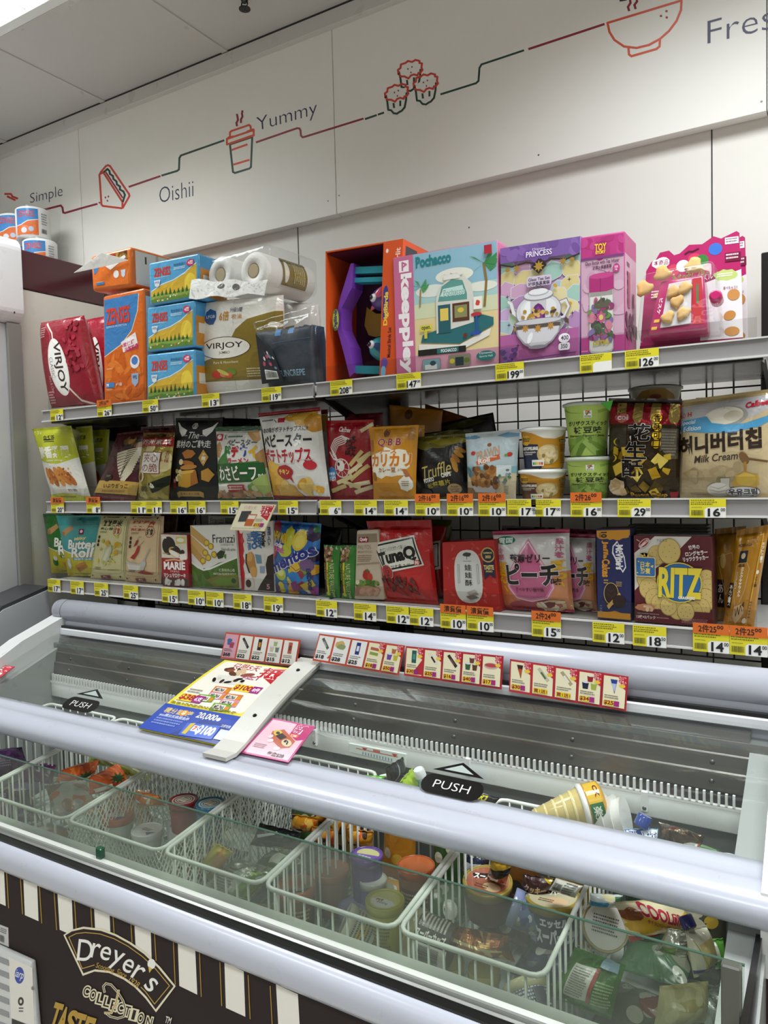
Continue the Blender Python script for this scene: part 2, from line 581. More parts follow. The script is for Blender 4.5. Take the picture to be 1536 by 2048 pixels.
def bag(name, label, q, y, zf, T, col, art, fin='bag', lean=0.0, st=0.06, sb=0.06, seed=1, group=None, cat='snack bag', seal=None, sealfin='bag', **kw):
    c = quad3(q, y + T, zf, lean) if len(q) == 8 else q
    mb = MB()
    sh = bag_mesh(mb, c, T, col, fin, st, sb, seed, **kw)
    paint(mb, sh, art, fin)
    o = mb.build(name, label=label, cat=cat, group=group)
    if seal:
        nu = 26
        for nm, v0, v1, sc in (('top_seal', 0, st, seal[0]), ('bottom_seal', 1 - sb, 1, seal[1])):
            if not sc or v1 - v0 < 0.01: continue
            sb_ = MB()
            pts = []
            for j in range(4):
                for i in range(nu + 1):
                    pts.append(sh.p(i / nu, v0 + (v1 - v0) * j / 3, 0.0014 + (0.0006 if j % 2 else 0)))
            bkp = [p + Vector((0, 0.004, 0)) for p in pts]
            n_ = len(pts); m_ = nu + 1
            fs = [(j * m_ + i, (j + 1) * m_ + i, (j + 1) * m_ + i + 1, j * m_ + i + 1) for j in range(3) for i in range(nu)]
            fs += [(i, i + 1, n_ + i + 1, n_ + i) for i in range(nu)]
            fs += [(n_ + a, n_ + d, n_ + cc, n_ + b) for a, b, cc, d in fs[:3 * nu]]
            sb_.add(pts + bkp, fs, M(sc, sealfin), False)
            sb_.build(nm, parent=o)
    return o

def carton(name, label, q, y, zf, depth, col, art, side=None, top=None, lean=0.0, bevel=0.0015, fin='card', group=None, cat='box', yaw=0.0, sidecol=None, topcol=None, seg=2, drop=True):
    c = quad3(q, y, zf, lean, drop) if len(q) == 8 else q
    tl, tr, br, bl = c
    n = (tr - tl).cross(tl - bl).normalized()
    if n.y > 0: n = -n
    d = Matrix.Rotation(math.radians(yaw), 3, 'Z') @ Vector((0, depth, 0))
    mb = MB()
    mb.hexa([bl, br, br + d, bl + d, tl, tr, tr + d, tl + d], M(col, fin), bevel, seg)
    e = bevel * 0.9
    def inset(a, b, cc, dd):
        m_ = (a + b + cc + dd) / 4
        w_ = max(0.001, (b - a).length / 2); h_ = max(0.001, (dd - a).length / 2); k = min(w_, h_)
        return [p + (m_ - p) * min(0.4, e / k) for p in (a, b, cc, dd)]
    paint(mb, Quad(*inset(tl, tr, br, bl)), art, fin)
    if sidecol: side = [R(0, 0, 100, 100, sidecol)] + (side or [])
    if side: paint(mb, Quad(*inset(tr, tr + d, br + d, br)), side, fin)
    if topcol: top = [R(0, 0, 100, 100, topcol)] + (top or [])
    if top: paint(mb, Quad(*inset(tl + d, tr + d, tr, tl)), top, fin)
    return mb.build(name, label=label, cat=cat, group=group)

def facing(p):
    """unit vector from p towards the shopper"""
    d = EYE - Vector(p); return d.normalized()

def cup(name, label, xl, xr, ytop, xbl, xbr, y, zf, ztop, col, art, lid=None, lidfin='plastic', group=None, cat='cup', fin='card', rimcol='f2f2ee'):
    """upright paper cup from its outline in the photograph"""
    A = at(xl, ytop, y=y); B = at(xr, ytop, y=y)
    r1 = (B - A).length / 2 * 0.92
    A = at(xl, ytop, y=y + r1); B = at(xr, ytop, y=y + r1)
    r1 = (B - A).length / 2 * 0.92
    r0 = r1 * (xbr - xbl) / (xr - xl)
    cx = (A.x + B.x) / 2
    h = ztop - zf
    base = Vector((cx, y + r1, zf + 0.001))
    o = MB(); o.lathe([(r0 * 0.94, 0), (r0, 0.001), (r1, h - 0.008)], base, (0, 0, 1), M(col, fin), 40)
    paint(o, Drum(base, (0, 0, 1), r0, r1, h - 0.008, facing(base), 2.7), art, fin, base=0.0003)
    ob = o.build(name, label=label, cat=cat, group=group)
    m = MB(); m.lathe([(r1, h - 0.010), (r1 + 0.004, h - 0.009), (r1 + 0.004, h - 0.004), (r1 + 0.001, h - 0.003), (r1 * 0.9, h - 0.001)], base, (0, 0, 1), M(rimcol, lidfin), 40)
    m.build('lid', parent=ob)
    return ob
# ---------------------------------------------------------------- the room
YB, YW = 1.97, 2.005          # face of the upper board, face of the wall under it
ZB = 2.352                    # lower edge of the board
WALLCOL = 'e4e1da'
mb = MB(); mb.box(-4.6, 3.9, YW, YW + 0.1, 0, CEIL + 0.2, M(WALLCOL, 'wall'))
for px, py in ((596, 470), (1424, 380)):
    s = at(px, py, y=YW); mb.box(s.x - 0.0015, s.x + 0.0015, YW - 0.0008, YW, 1.0, ZB + 0.02, M('3a3a38', 'matte'))
wall_back = mb.build('wall_back', kind='structure')

seams = [at(158, 300, y=YB).x, at(667, 200, y=YB).x]
sp = seams[1] - seams[0]
xs = [-4.6] + [seams[0] - sp, seams[0], seams[1], seams[1] + sp, seams[1] + 2 * sp] + [3.9]
mb = MB()
for a, b in zip(xs[:-1], xs[1:]):
    mb.box(a + 0.001, b - 0.001, YB, YW - 0.002, ZB, CEIL - 0.035, M('eae8e2', 'wall'), 0.001, 1)
mb.box(xs[0], xs[-1], YB + 0.012, YW - 0.004, ZB + 0.004, CEIL - 0.036, M('30302e', 'matte'))
board = mb.build('trim_1', kind='structure')
mb = MB(); mb.box(-4.6, 3.9, YB - 0.022, YB + 0.002, CEIL - 0.05, CEIL - 0.002, M('c9c7c2', 'paint'), 0.001, 1)
mb.box(-4.6, 3.9, YB - 0.0225, YB - 0.01, CEIL - 0.006, CEIL, M('2a2a2a', 'matte'))
mb.build('trim_2', kind='structure')

# wall graphics drawn straight on the board
class WallFace:
    curved = None
    def __init__(s, y): s.w, s.h, s.y = IW, IH, y
    def p(s, u, v, h):
        q = at(u * IW, v * IH, y=s.y)
        return Vector((q.x, s.y - h, q.z))
RED, MAR, GRN, NAVY, ORG = 'c8402f', '8c2038', '173f33', '23244f', 'd4512f'
def zx(z, sc, ox, oy): return [((z[i] / sc + ox) / IW * 100 if i % 2 == 0 else (z[i] / sc + oy) / IH * 100) for i in range(len(z))]
def z1(*z): return zx(z, 2, 0, 0)
def z2(*z): return zx(z, 2, 768, 0)
def soft(q, r=6):
    return q
wf = WallFace(YB)
w4, w5 = 0.26, 0.30
def decal(name, label, g, group=None):
    mb = MB(); paint(mb, wf, g, 'card', eps=0.00002, clip=False)
    return mb.build(name, label=label, cat='wall drawing', group=group)
CLG = 'stepped lines on the white wall board'
decal('connecting_line', 'maroon stepped line running into the sandwich drawing', [L(MAR, w4, *z1(150, 845, 188, 836, 243, 822, 250, 830, 253, 850, 260, 852, 325, 833, 388, 816)), E(*z1(398, 811), 0.12, 0.09, MAR)], CLG)
decal('sandwich_drawing', 'red line drawing of a sandwich on the white wall board', [LC(RED, w4, *z1(398, 700, 404, 688, 424, 664, 432, 661, 440, 664, 516, 776, 518, 784, 492, 830, 486, 833, 412, 824, 406, 818)),
      L(RED, w4, *z1(404, 694, 414, 690, 490, 808, 490, 832)), L(GRN, w4, *z1(416, 688, 430, 676, 438, 684, 440, 696, 452, 704, 454, 716, 466, 726, 468, 738, 480, 746, 480, 758, 494, 766, 500, 780, 492, 806)),
      L(MAR, w4 * .8, *z1(424, 690, 490, 790)), E(*z1(422, 790), 0.1, 0.1, MAR), E(*z1(434, 786), 0.1, 0.1, MAR), E(*z1(430, 803), 0.1, 0.1, MAR)])
decal('connecting_line', 'maroon and green stepped line between sandwich and cup drawings', [L(MAR, w4, *z1(517, 747, 640, 705)), L(GRN, w4, *z1(648, 702, 708, 684, 716, 678, 718, 632, 724, 622, 895, 562))], CLG)
decal('cup_drawing', 'orange and green line drawing of a steaming takeaway cup', [LC(ORG, w4, *z1(908, 556, 915, 550, 920, 548, 920, 530, 926, 524, 996, 500, 1002, 505, 1004, 520, 1014, 518, 1015, 540, 908, 578)), L(ORG, w4, *z1(920, 550, 932, 546)), L(ORG, w4, *z1(990, 526, 1004, 521)),
      LC(GRN, w4, *z1(920, 578, 1009, 548, 1004, 668, 998, 674, 940, 692, 932, 688)), LC(ORG, w4, *z1(908, 556, 1015, 520, 1015, 542, 908, 578)),
      L(ORG, w4, *z1(928, 600, 988, 578)), L(ORG, w4, *z1(936, 658, 996, 640)),
      L(MAR, w4, *z1(948, 503, 946, 492, 952, 480, 950, 466, 948, 458)), L(MAR, w4, *z1(964, 490, 964, 478, 970, 466, 968, 454, 970, 444))])
decal('connecting_line', 'maroon stepped line between cup and muffin drawings', [L(MAR, w4, *z1(1026, 569, 1188, 513, 1198, 514, 1202, 522, 1204, 542, 1210, 549, 1220, 547, 1452, 475)), L(GRN, w4, *z1(1462, 476, 1505, 461)), L(GRN, w4, *z1(1514, 458, 1534, 451))], CLG)
def muffin(cx, cy, s):
    k = lambda *q: z2(*[cx + v * s if i % 2 == 0 else cy + v * s for i, v in enumerate(q)])
    return [L(GRN, w4, *k(-44, 0, -38, 26, -34, 60, -22, 62, -12, 74, 2, 76, 14, 68, 22, 64, 34, 50, 40, 20, 42, -10)), LC(RED, w4, *k(-46, 8, -48, -8, -38, -16, -36, -30, -18, -36, -8, -44, 8, -40, 22, -48, 38, -44, 38, -36, 48, -34, 46, -18, 50, -8, 42, 2, 34, 4, 30, 14, 16, 10, 4, 14, -6, 26, -22, 18, -36, 18)),
            L(GRN, w4, *k(-12, 34, -10, 50)), L(GRN, w4, *k(16, 24, 16, 42)), E(*k(-8, -12), .09, .09, MAR), E(*k(8, -20), .09, .09, MAR), E(*k(4, 2), .09, .09, MAR)]
decal('muffin_drawing', 'red and green line drawing of three muffins', muffin(104, 288, 1.0) + [P('e4e2dc', *z2(122, 352, 140, 330, 214, 312, 208, 380, 176, 438, 132, 424)), P('e4e2dc', *z2(8, 386, 22, 364, 92, 350, 84, 420, 52, 468, 14, 456))] + muffin(166, 342, 1.0) + muffin(50, 382, .96))
decal('connecting_line', 'green and maroon stepped line between muffin and bowl drawings', [L(GRN, w4, *z2(228, 377, 368, 333, 378, 324, 382, 272, 390, 258, 558, 202)), L(MAR, w5, *z2(580, 196, 880, 97))], CLG)
decal('bowl_drawing', 'orange line drawing of a steaming bowl at the top right', [LC(ORG, w5, *z2(894, 92, 1190, 2, 1188, 40, 1170, 84, 1140, 124, 1104, 156, 1060, 180, 1010, 192, 960, 186, 922, 160, 902, 128)), L(ORG, w5, *z2(978, 192, 980, 218, 990, 225, 1090, 196, 1102, 186, 1104, 158)),
      E(*z2(1130, 45), .16, .12, MAR), E(*z2(1108, 64), .16, .12, MAR), E(*z2(1131, 70), .16, .12, MAR),
      L(MAR, w5, *z2(980, 42, 976, 28, 986, 12, 984, -6)), L(MAR, w5, *z2(1006, 34, 1002, 20, 1012, 6, 1010, -10)), L('2a2030', w5, *z2(945, 2, 968, -2))])
decal('jug_drawing', 'small red line drawing partly hidden by the toilet rolls', [L(RED, w4, *z1(20, 776, 44, 776, 50, 786, 70, 794)), L(RED, w4, *z1(30, 786, 60, 800))])
def skewtext(mb, wf, t, tl, tr, br, bl, col, bold):
    vs_, fs = text2d(t, bold)
    pts = []
    for s_, t_ in vs_:
        a = Vector(tl).lerp(Vector(tr), s_); b = Vector(bl).lerp(Vector(br), s_)
        q = b.lerp(a, t_)
        pts.append(wf.p(q.x / IW, q.y / IH, 0.0004))
    mb.add(pts, fs, M(col, 'card'))
for t, q in (('Simple', (60, 387, 125, 369, 126, 399, 60, 413)), ('Oishii', (318, 375, 387, 359, 387.5, 393, 319, 407)), ('Yummy', (512, 235, 634, 199, 635, 238, 515, 271)), ('Fresh', (1414, 42, 1588, -6, 1588, 48, 1414, 89))):
    mb = MB(); skewtext(mb, wf, t, q[0:2], q[2:4], q[4:6], q[6:8], NAVY, -0.012)
    mb.build('wall_lettering', label='thin navy lettering %s on the white wall board' % t, cat='lettering', group='navy words on the wall board')
mb = MB()
# few screw heads and specks on the board
for px, py in ((656, 402), (678, 391), (1077, 310), (1523, 203), (938, 455)):
    p = at(px, py, y=YB if py < 400 or px < 700 else YW)
    mb.lathe([(0.0025, 0), (0.002, 0.0006)], p, (0, -1, 0), M('77756f', 'metal'), 10)
mb.build('trim_3', kind='structure')

# ceiling with its grid
mb = MB()
def tile_rect(x0, x1, y0, y1):
    mb.box(x0 + 0.006, x1 - 0.006, y0 + 0.006, y1 - 0.006, CEIL, CEIL + 0.03, M('c2c0bc', 'wall'), 0.004, 1)
TX0 = -1.186 * YB; TS = 0.6
ys = [YB, 1.51, 0.91, 0.31, -0.29, -0.89, -1.49, -2.09, -2.69, -3.29, -4.2]
xs_ = [TX0 + TS * k for k in range(-4, 12)]
lampcells = set()
for (lx, ly, a, b, e) in LAMPS[:1]:
    pass
for j in range(len(ys) - 1):
    for i in range(len(xs_) - 1):
        if j == 1 and -3.0 < xs_[i] < -1.75 : continue
        tile_rect(xs_[i], xs_[i + 1], ys[j + 1], ys[j])
mb.box(-4.7, 4.0, -4.3, YB, CEIL + 0.09, CEIL + 0.12, M('d6d4cf', 'wall'))
for x in xs_: mb.box(x - 0.012, x + 0.012, -4.2, YB, CEIL - 0.004, CEIL + 0.02, M('c2c0bb', 'paint'))
for y in ys[1:]: mb.box(-4.7, 4.0, y - 0.012, y + 0.012, CEIL - 0.004, CEIL + 0.02, M('c2c0bb', 'paint'))
mb.build('ceiling', kind='structure')

mb = MB(); mb.box(-4.7, 4.0, -4.3, 2.1, -0.05, 0, M('b9b4aa', 'gloss')); mb.build('floor', kind='structure')
mb = MB(); mb.box(-4.7, -4.6, -4.3, 2.0, 0, CEIL + .1, M('dedbd4', 'wall')); mb.build('wall_left', kind='structure')
mb = MB(); mb.box(3.9, 4.0, -4.3, 2.0, 0, CEIL + .1, M('dedbd4', 'wall')); mb.build('wall_right', kind='structure')
mb = MB(); mb.box(-4.7, 4.0, -4.3, -4.2, 0, CEIL + .1, M('b8b6b2', 'wall')); mb.build('wall_front', kind='structure')

# louvred fluorescent fitting over the chiller
em = bpy.data.materials.new('lamp_glow'); em.use_nodes = True
eb = em.node_tree.nodes['Principled BSDF']
eb.inputs['Emission Color'].default_value = (0.95, 1, 0.96, 1); eb.inputs['Emission Strength'].default_value = 5.0
lx0, lx1, ly0, ly1 = TX0 - 0.6, TX0 + 0.6, 0.925, 1.495
lf = empty('ceiling_light', (TX0, 1.2, CEIL), 'louvred fluorescent light fitting set in the white ceiling', 'ceiling light')
mb = MB()
fw = M('e8ebe8', 'paint')
for a in ((lx0, lx1, ly0, ly0 + .03), (lx0, lx1, ly1 - .03, ly1), (lx0, lx0 + .03, ly0, ly1), (lx1 - .03, lx1, ly0, ly1)):
    mb.box(a[0], a[1], a[2], a[3], CEIL - 0.006, CEIL + 0.08, fw)
mb.box(lx0, lx1, ly0, ly1, CEIL + 0.075, CEIL + 0.085, fw)
mb.build('frame', parent=lf)
mb = MB()
for k in range(1, 14): mb.box(lx0 + k * (lx1 - lx0) / 14 - .001, lx0 + k * (lx1 - lx0) / 14 + .001, ly0 + .03, ly1 - .03, CEIL + .005, CEIL + .045, fw)
for k in range(1, 4): mb.box(lx0 + .03, lx1 - .03, ly0 + k * .1425 - .004, ly0 + k * .1425 + .004, CEIL + .004, CEIL + .045, fw)
mb.build('louvre', parent=lf)
for k in range(4):
    y = ly0 + 0.0713 + k * 0.1425
    mb = MB(); mb.tube([(lx0 + .04, y, CEIL + .06), (lx1 - .04, y, CEIL + .06)], 0.013, em, 12)
    mb.build('tube_lamp', parent=lf)

# sprinkler head
p = at(489, 6, z=CEIL - 0.03)
sp_ = empty('sprinkler_head', (p.x, p.y, CEIL), 'small dark metal fire sprinkler head on the ceiling', 'sprinkler')
mb = MB(); mb.lathe([(0.03, 0), (0.028, -0.006), (0.012, -0.008), (0.010, -0.025), (0.006, -0.03)], (p.x, p.y, CEIL), (0, 0, 1), M('4a4a4a', 'metal'), 20); mb.build('body', parent=sp_)
mb = MB(); mb.lathe([(0.004, -0.045), (0.017, -0.046), (0.017, -0.048)], (p.x, p.y, CEIL), (0, 0, 1), M('3a3a3a', 'metal'), 14)
for sx in (-1, 1): mb.tube([(p.x + sx * .009, p.y, CEIL - .024), (p.x + sx * .012, p.y, CEIL - .036), (p.x + sx * .003, p.y, CEIL - .046)], .002, M('3a3a3a', 'metal'), 6)
mb.build('deflector', parent=sp_)

# ---------------------------------------------------------------- shelving
YS = 1.55                       # front of the price rails
SZ = [1.778, 1.486, 1.236]      # top faces of the three shelves
BAYS = [(-2.205, -1.128), (-1.118, -0.112)]
acr = clear_mat('acrylic', (0.90, 0.90, 0.89), 0.6, fog=0.0, fog_lo=0.0, rough=0.04, fogcol=(0.6, 0.6, 0.58))
glassy = clear_mat('clear_film', (0.95, 0.955, 0.955), 0.9, rough=0.06, fog=0.05, fog_lo=0.0, fogcol=(0.8, 0.82, 0.82), bump=0.5, fog_scale=14)
DK = M('1d1c1b', 'paint')
for bi, (x0, x1) in enumerate(BAYS):
    un = empty('shelf_unit', ((x0 + x1) / 2, 1.9, 0), ['left bay of wall shelving holding paper goods above and snacks below', 'right bay of wall shelving holding toy boxes above and snacks below'][bi], 'shelving', 'shelving bays')
    for xx in (x0 + .02, x1 - .02):
        mb = MB(); mb.box(xx - .02, xx + .02, 1.90, 1.95, 0.0, 2.02 if xx > -.3 else 1.86, DK, .002, 1)
        for k in range(22): mb.box(xx - .004, xx + .004, 1.8995, 1.905, 1.1 + k * .04, 1.12 + k * .04, M('050505', 'matte'))
        mb.build('upright', parent=un)
    mb = MB()
    gm = M('3a3733', 'metal')
    n = int((x1 - x0 - .08) / .055)
    for k in range(n + 1):
        x = x0 + .04 + k * (x1 - x0 - .08) / n
        mb.tube([(x, 1.915, 1.1), (x, 1.915, 1.79)], .0021, gm, 6)
    for k in range(15): mb.tube([(x0 + .03, 1.919, 1.1 + k * .0485), (x1 - .03, 1.919, 1.1 + k * .0485)], .0021, gm, 6)
    mb.build('grid_panel', parent=un)
    for si, z in enumerate(SZ):
        sz0 = z
        mb = MB()
        mb.box(x0 + .003, x1 - .003, YS + .006, 1.90, z - .018, z, M('b9b7b3', 'paint'), .002, 1)
        mb.box(x0 + .01, x1 - .01, YS + .02, 1.90, z - .036, z - .018, M('1f1e1d', 'paint'), .002, 1)
        sh = mb.build('shelf', parent=un)
        rt, rb = (z + .004, z - .031) if si != 2 else (z + .003, z - .036)
        mb = MB()
        rc = M('8f8c8d', 'plastic')
        mb.extrude([(YS - .002, rb), (YS + .006, rb), (YS + .006, rt), (YS + .001, rt), (YS - .0005, rt - .003)], x0, x1, rc)
        mb.extrude([(YS - .006, rb - .001), (YS + .004, rb - .001), (YS + .004, rb + .003), (YS - .006, rb + .003)], x0, x1, M('d5d5d3', 'gloss'))
        mb.extrude([(YS - .004, rt - .002), (YS + .004, rt - .002), (YS + .004, rt + .001), (YS - .004, rt + .001)], x0, x1, M('d5d5d3', 'gloss'))
        mb.build('price_rail', parent=sh)
        mb = MB()
        gx1 = x1 - .02
        mb.box(x0 + .012, gx1, YS + .012, YS + .0145, z, z + .044, acr)
        mb.box(x0 + .012, gx1, YS + .012, YS + .024, z + .0005, z + .002, acr)
        mb.build('acrylic_guard', parent=sh)
        for xx in (x0 + .012, x1 - .012):
            mb = MB(); mb.extrude([(YS + .05, z - .03), (1.9, z - .03), (1.9, z - .13), (1.82, z - .11)], xx - .004, xx + .004, DK)
            mb.build('bracket', parent=sh)

# small clear dividers on the middle left shelf
for px, what in ((168, 'before the yellow-green pouch'), (337, 'between gold seaweed bag and black cheese snack bag'), (256, 'before the dark red stick bag')):
    a = at(px, 1000, y=YS + .02)
    mb = MB()
    prof = [(YS + .02, 0.002), (YS + .2, 0.002), (YS + .2, .035), (YS + .06, .05), (YS + .032, .052), (YS + .022, .042)]
    mb.extrude([(y, SZ[1] + z) for y, z in prof], a.x - .001, a.x + .001, acr)
    mb.build('shelf_divider', label='small clear plastic shelf divider ' + what, cat='divider', group='clear shelf dividers')

# ---------------------------------------------------------------- chiller cabinet on the left
ch = empty('chiller_cabinet', (-3.0, 1.7, 0), 'tall white chiller cabinet with maroon band on its end wall', 'chiller')
WH = M('e6e7ea', 'paint')
mb = MB(); mb.box(-4.4, -2.39, 1.60, 1.965, 0.0, 2.212, M('dedbd2', 'paint'), .003, 1)
mb.build('end_wall', parent=ch)
mb = MB(); mb.box(-4.4, -2.388, 1.60, 1.962, 2.214, 2.345, M('4a1420', 'gloss'), .003, 1); mb.build('canopy_band', parent=ch)
mb = MB()
bm_ = bmesh.new()
hx0, hx1, hz0, hz1, rr = -4.4, at(45, 560, y=1.598).x, 2.085, 2.37, .045
q = []
for cx, cz, a0 in ((hx1 - rr, hz0 + rr, -90), (hx1 - rr, hz1 - rr, 0)):
    for k in range(7):
        t = math.radians(a0 + 15 * k); q.append((cx + rr * math.cos(t), cz + rr * math.sin(t)))
q += [(hx0, hz1), (hx0, hz0)]
n_ = len(q)
vv = [(x, 1.44, z) for x, z in q] + [(x, 1.598, z) for x, z in q]
mb.add(vv, [(i, (i + 1) % n_, n_ + (i + 1) % n_, n_ + i) for i in range(n_)] + [tuple(range(n_))[::-1], tuple(range(n_, 2 * n_))], WH)
mb.lathe([(.004, 0), (.003, .0006)], (at(29, 625, y=1.44).x, 1.44, at(29, 625, y=1.44).z), (0, -1, 0), M('202020'), 10)
mb.build('header', parent=ch)
mb = MB(); dpx = at(30, 900, y=1.56).x
mb = MB(); mb.box(dpx - .14, dpx, 1.46, 1.56, 1.14, 2.085, M('c9cacd', 'paint'), .01, 3); mb.build('door_post', parent=ch)
mb = MB(); mb.box(dpx, dpx + .013, 1.545, 1.598, 1.14, 2.085, M('8e8c88', 'plastic'), .003, 1); mb.build('gasket', parent=ch)
mb = MB()
mb.extrude([(1.56, 1.20), (1.40, 1.16), (1.20, 1.04), (1.16, .95), (1.18, .0), (1.56, .0)], -4.4, -2.23, M('aeb0b4', 'plastic'))
mb.extrude([(1.56, 1.212), (1.40, 1.172), (1.195, 1.047), (1.197, 1.035), (1.40, 1.158), (1.56, 1.199)], -4.4, -2.235, M('35353a', 'plastic'))
mb.build('lower_front', parent=ch)
mb = MB(); mb.box(-2.262, -2.24, 1.505, 1.56, 1.09, 1.17, M('2b2b2e', 'plastic'), .006, 2); mb.build('corner_block', parent=ch)

# tissue rolls in clear wrap on top of the chiller
def roll_pack(cx, cz, y, yaw, label):
    e = empty('toilet_roll_pack', (cx, y, cz), label, 'toilet roll pack', 'toilet roll packs on the chiller')
    d = Matrix.Rotation(math.radians(yaw), 3, 'Z')
    def W_(x, yy, z): return Vector((cx, y, cz)) + d @ Vector((x, yy, z))
    for k in range(2):
        mb = MB()
        b = W_(-.062 + .124 * k, 0, .0012)
        mb.lathe([(.012, .112), (.022, .112), (.022, .114), (.057, .114), (.061, .110), (.061, .004), (.057, 0), (.02, 0)], b, (0, 0, 1), M('f0f0ee', 'tissue'), 40)
        r_ = mb.build('roll', parent=e)
        mb = MB()
        dr = Drum(b, (0, 0, 1), .0612, .0612, .114, facing(b), 3.0)
        W0 = Sheet([dr.p(i / 20, j / 4, .0006) for j in range(5) for i in range(21)], 20, 4, dr.w, dr.h)
        paint(mb, dr, [R(14, 8, 60, 92, '3d8bd0'), P('e8702a', 14, 62, 26, 60, 40, 48, 60, 42, 60, 92, 14, 92), L('f4f4f2', 1.5, 14, 62, 26, 60, 40, 48, 60, 42), T('ZENSES', 18, 16, 52, 34, 'd8442c', .02), E(32, 78, 6, 9, 'dfe4ee'), E(46, 74, 5, 8, 'b9c8e0'), BC(66, 70, 78, 84), FP(66, 20, 80, 60, 5, '7a7f88', k + 2)], 'bag', base=.0008)
        mb.build('label', parent=r_)
    mb = MB()
    n = 6
    pts = [W_(x, yy, z) for x, yy, z in ((-.128, -.066, .002), (.128, -.066, .002), (.136, .066, .002), (-.128, .066, .002), (-.126, -.064, .119), (.130, -.064, .119), (.15, .066, .11), (-.126, .064, .119))]
    mb.hexa(pts, glassy, .012, 3)
    mb.build('wrap', parent=e)
for px_, z_, y_, yw, lb in ((56, 2.347, 1.85, 4, 'lower wrapped toilet roll pack on the chiller top by the shelf'), (48, 2.467, 1.85, -3, 'upper wrapped toilet roll pack stacked on another above the chiller'),
                           (-66, 2.347, 1.87, 6, 'lower toilet roll pack at the far left of the chiller top'), (-74, 2.467, 1.86, 2, 'upper toilet roll pack at the far left above the chiller')):
    roll_pack(at(px_, 460, y=y_).x, z_, y_, yw, lb)
# ---------------------------------------------------------------- ice cream freezer
FX0, FX1 = -2.10, -0.085
fz = empty('chest_freezer', (-1.1, 1.2, 0.0), 'long white chest freezer with curved glass lids and brown striped front', 'freezer')
BW = M('b7bac6', 'paint')
AL = M('b9bab6', 'metal')
BLK = M('121212', 'plastic')
LIN = M('e3e9e4', 'paint')
STEEL = M('7d7b76', 'metal')

# insulated body: liner walls around an open well
mb = MB()
mb.box(FX0, FX1, 0.955, 1.46, 0.50, 0.648, LIN)
mb.box(FX0, FX1, 0.905, 0.955, 0.10, 0.822, LIN)
mb.box(FX0, FX1, 1.455, 1.56, 0.10, 1.06, M('6c716e', 'paint'))
for xa in (FX0, FX1 - .05):
    mb.extrude([(.955, .5), (.955, .815), (1.15, .89), (1.2, .95), (1.455, 1.045), (1.455, .5)], xa, xa + .05, M('a0a4a1', 'paint'))
mb.build('liner', parent=fz)
mb = MB(); mb.box(FX0, FX1, 0.92, 1.54, 0.0, 0.10, BLK); mb.build('plinth', parent=fz)

# white rear plate, vent comb and steel slope behind the baskets
mb = MB(); mb.box(FX0 + .05, FX1 - .05, 1.425, 1.455, 0.905, 0.948, M('eef3ef', 'paint'), .003, 2)
for px in (935, 1288, 630):
    a = at(px, 1530, y=1.42)
    mb.box(a.x - .006, a.x + .006, 1.419, 1.426, .915, .955, M('eef0ee', 'plastic'), .002, 1)
    mb.lathe([(.004, 0), (.003, .002)], (a.x, 1.419, .923), (0, -1, 0), M('6a6a68', 'metal'), 10)
mb.build('rear_plate', parent=fz)
mb = MB(); mb.box(FX0 + .05, FX1 - .05, 1.424, 1.432, .946, .952, M('eef0ec', 'plastic')); mb.box(FX0 + .05, FX1 - .05, 1.437, 1.445, .945, .975, M('2f2f2d', 'matte'))
n = 156
for k in range(n):
    x = FX0 + .06 + k * (FX1 - FX0 - .12) / n
    mb.box(x - .0021, x + .0021, 1.424, 1.43, .951, .974, M('eef0ec', 'plastic'))
mb.build('vent_comb', parent=fz)
mb = MB()
mb.extrude([(1.436, .973), (1.44, 1.005), (1.444, 1.007), (1.448, 1.035), (1.452, 1.037), (1.462, 1.075), (1.49, 1.075), (1.49, .973)], FX0 + .05, FX1 - .05, STEEL)
for i in range(8):
    x = -1.98 + i * .255
    for z_ in (.988, 1.02): mb.lathe([(.005, 0), (.004, .002), (.001, .003)], (x, 1.438 if z_ < 1 else 1.4465, z_), (0, -1, 0), M('5c5b58', 'metal'), 10)
mb.build('steel_back', parent=fz)

# rear tube and lid track
mb = MB()
mb.tube([(FX0 - .01, 1.52, 1.148), (FX1 + .01, 1.52, 1.148)], .034, BW, 28)
mb.lathe([(.034, 0), (.031, -.012), (.022, -.02), (.008, -.024)], (FX0 - .01, 1.52, 1.148), (1, 0, 0), BW, 28)
mb.lathe([(.0346, 0), (.0346, .0015)], (FX0 + .022, 1.52, 1.148), (1, 0, 0), M('55565a'), 28)
mb.build('rear_tube', parent=fz)
mb = MB()
mb.extrude([(1.495, 1.06), (1.56, 1.06), (1.56, 1.125), (1.502, 1.125), (1.498, 1.112)], FX0, FX1, BW)
mb.extrude([(1.478, 1.082), (1.497, 1.082), (1.497, 1.098), (1.486, 1.101), (1.479, 1.098)], FX0, FX1, M('d9dbe0', 'gloss'))
mb.extrude([(1.484, 1.102), (1.496, 1.102), (1.496, 1.108), (1.484, 1.108)], FX0, FX1, BLK)
mb.build('lid_track', parent=fz)

# front bar
prof = [(1.215, .987), (1.196, .988), (1.190, .981), (1.168, .979), (1.162, .984), (1.150, .984), (1.138, .980), (1.126, .972), (1.117, .960), (1.112, .945), (1.111, .928), (1.114, .912), (1.121, .900), (1.133, .893), (1.148, .892), (1.158, .897), (1.166, .915), (1.175, .945), (1.205, .962), (1.217, .968)]
prof = [(y_, .912 + (z_ - .892) * .60) for y_, z_ in prof]
mb = MB(); mb.extrude(prof, FX0, FX1 + .02, BW, True); mb.build('front_bar', parent=fz)

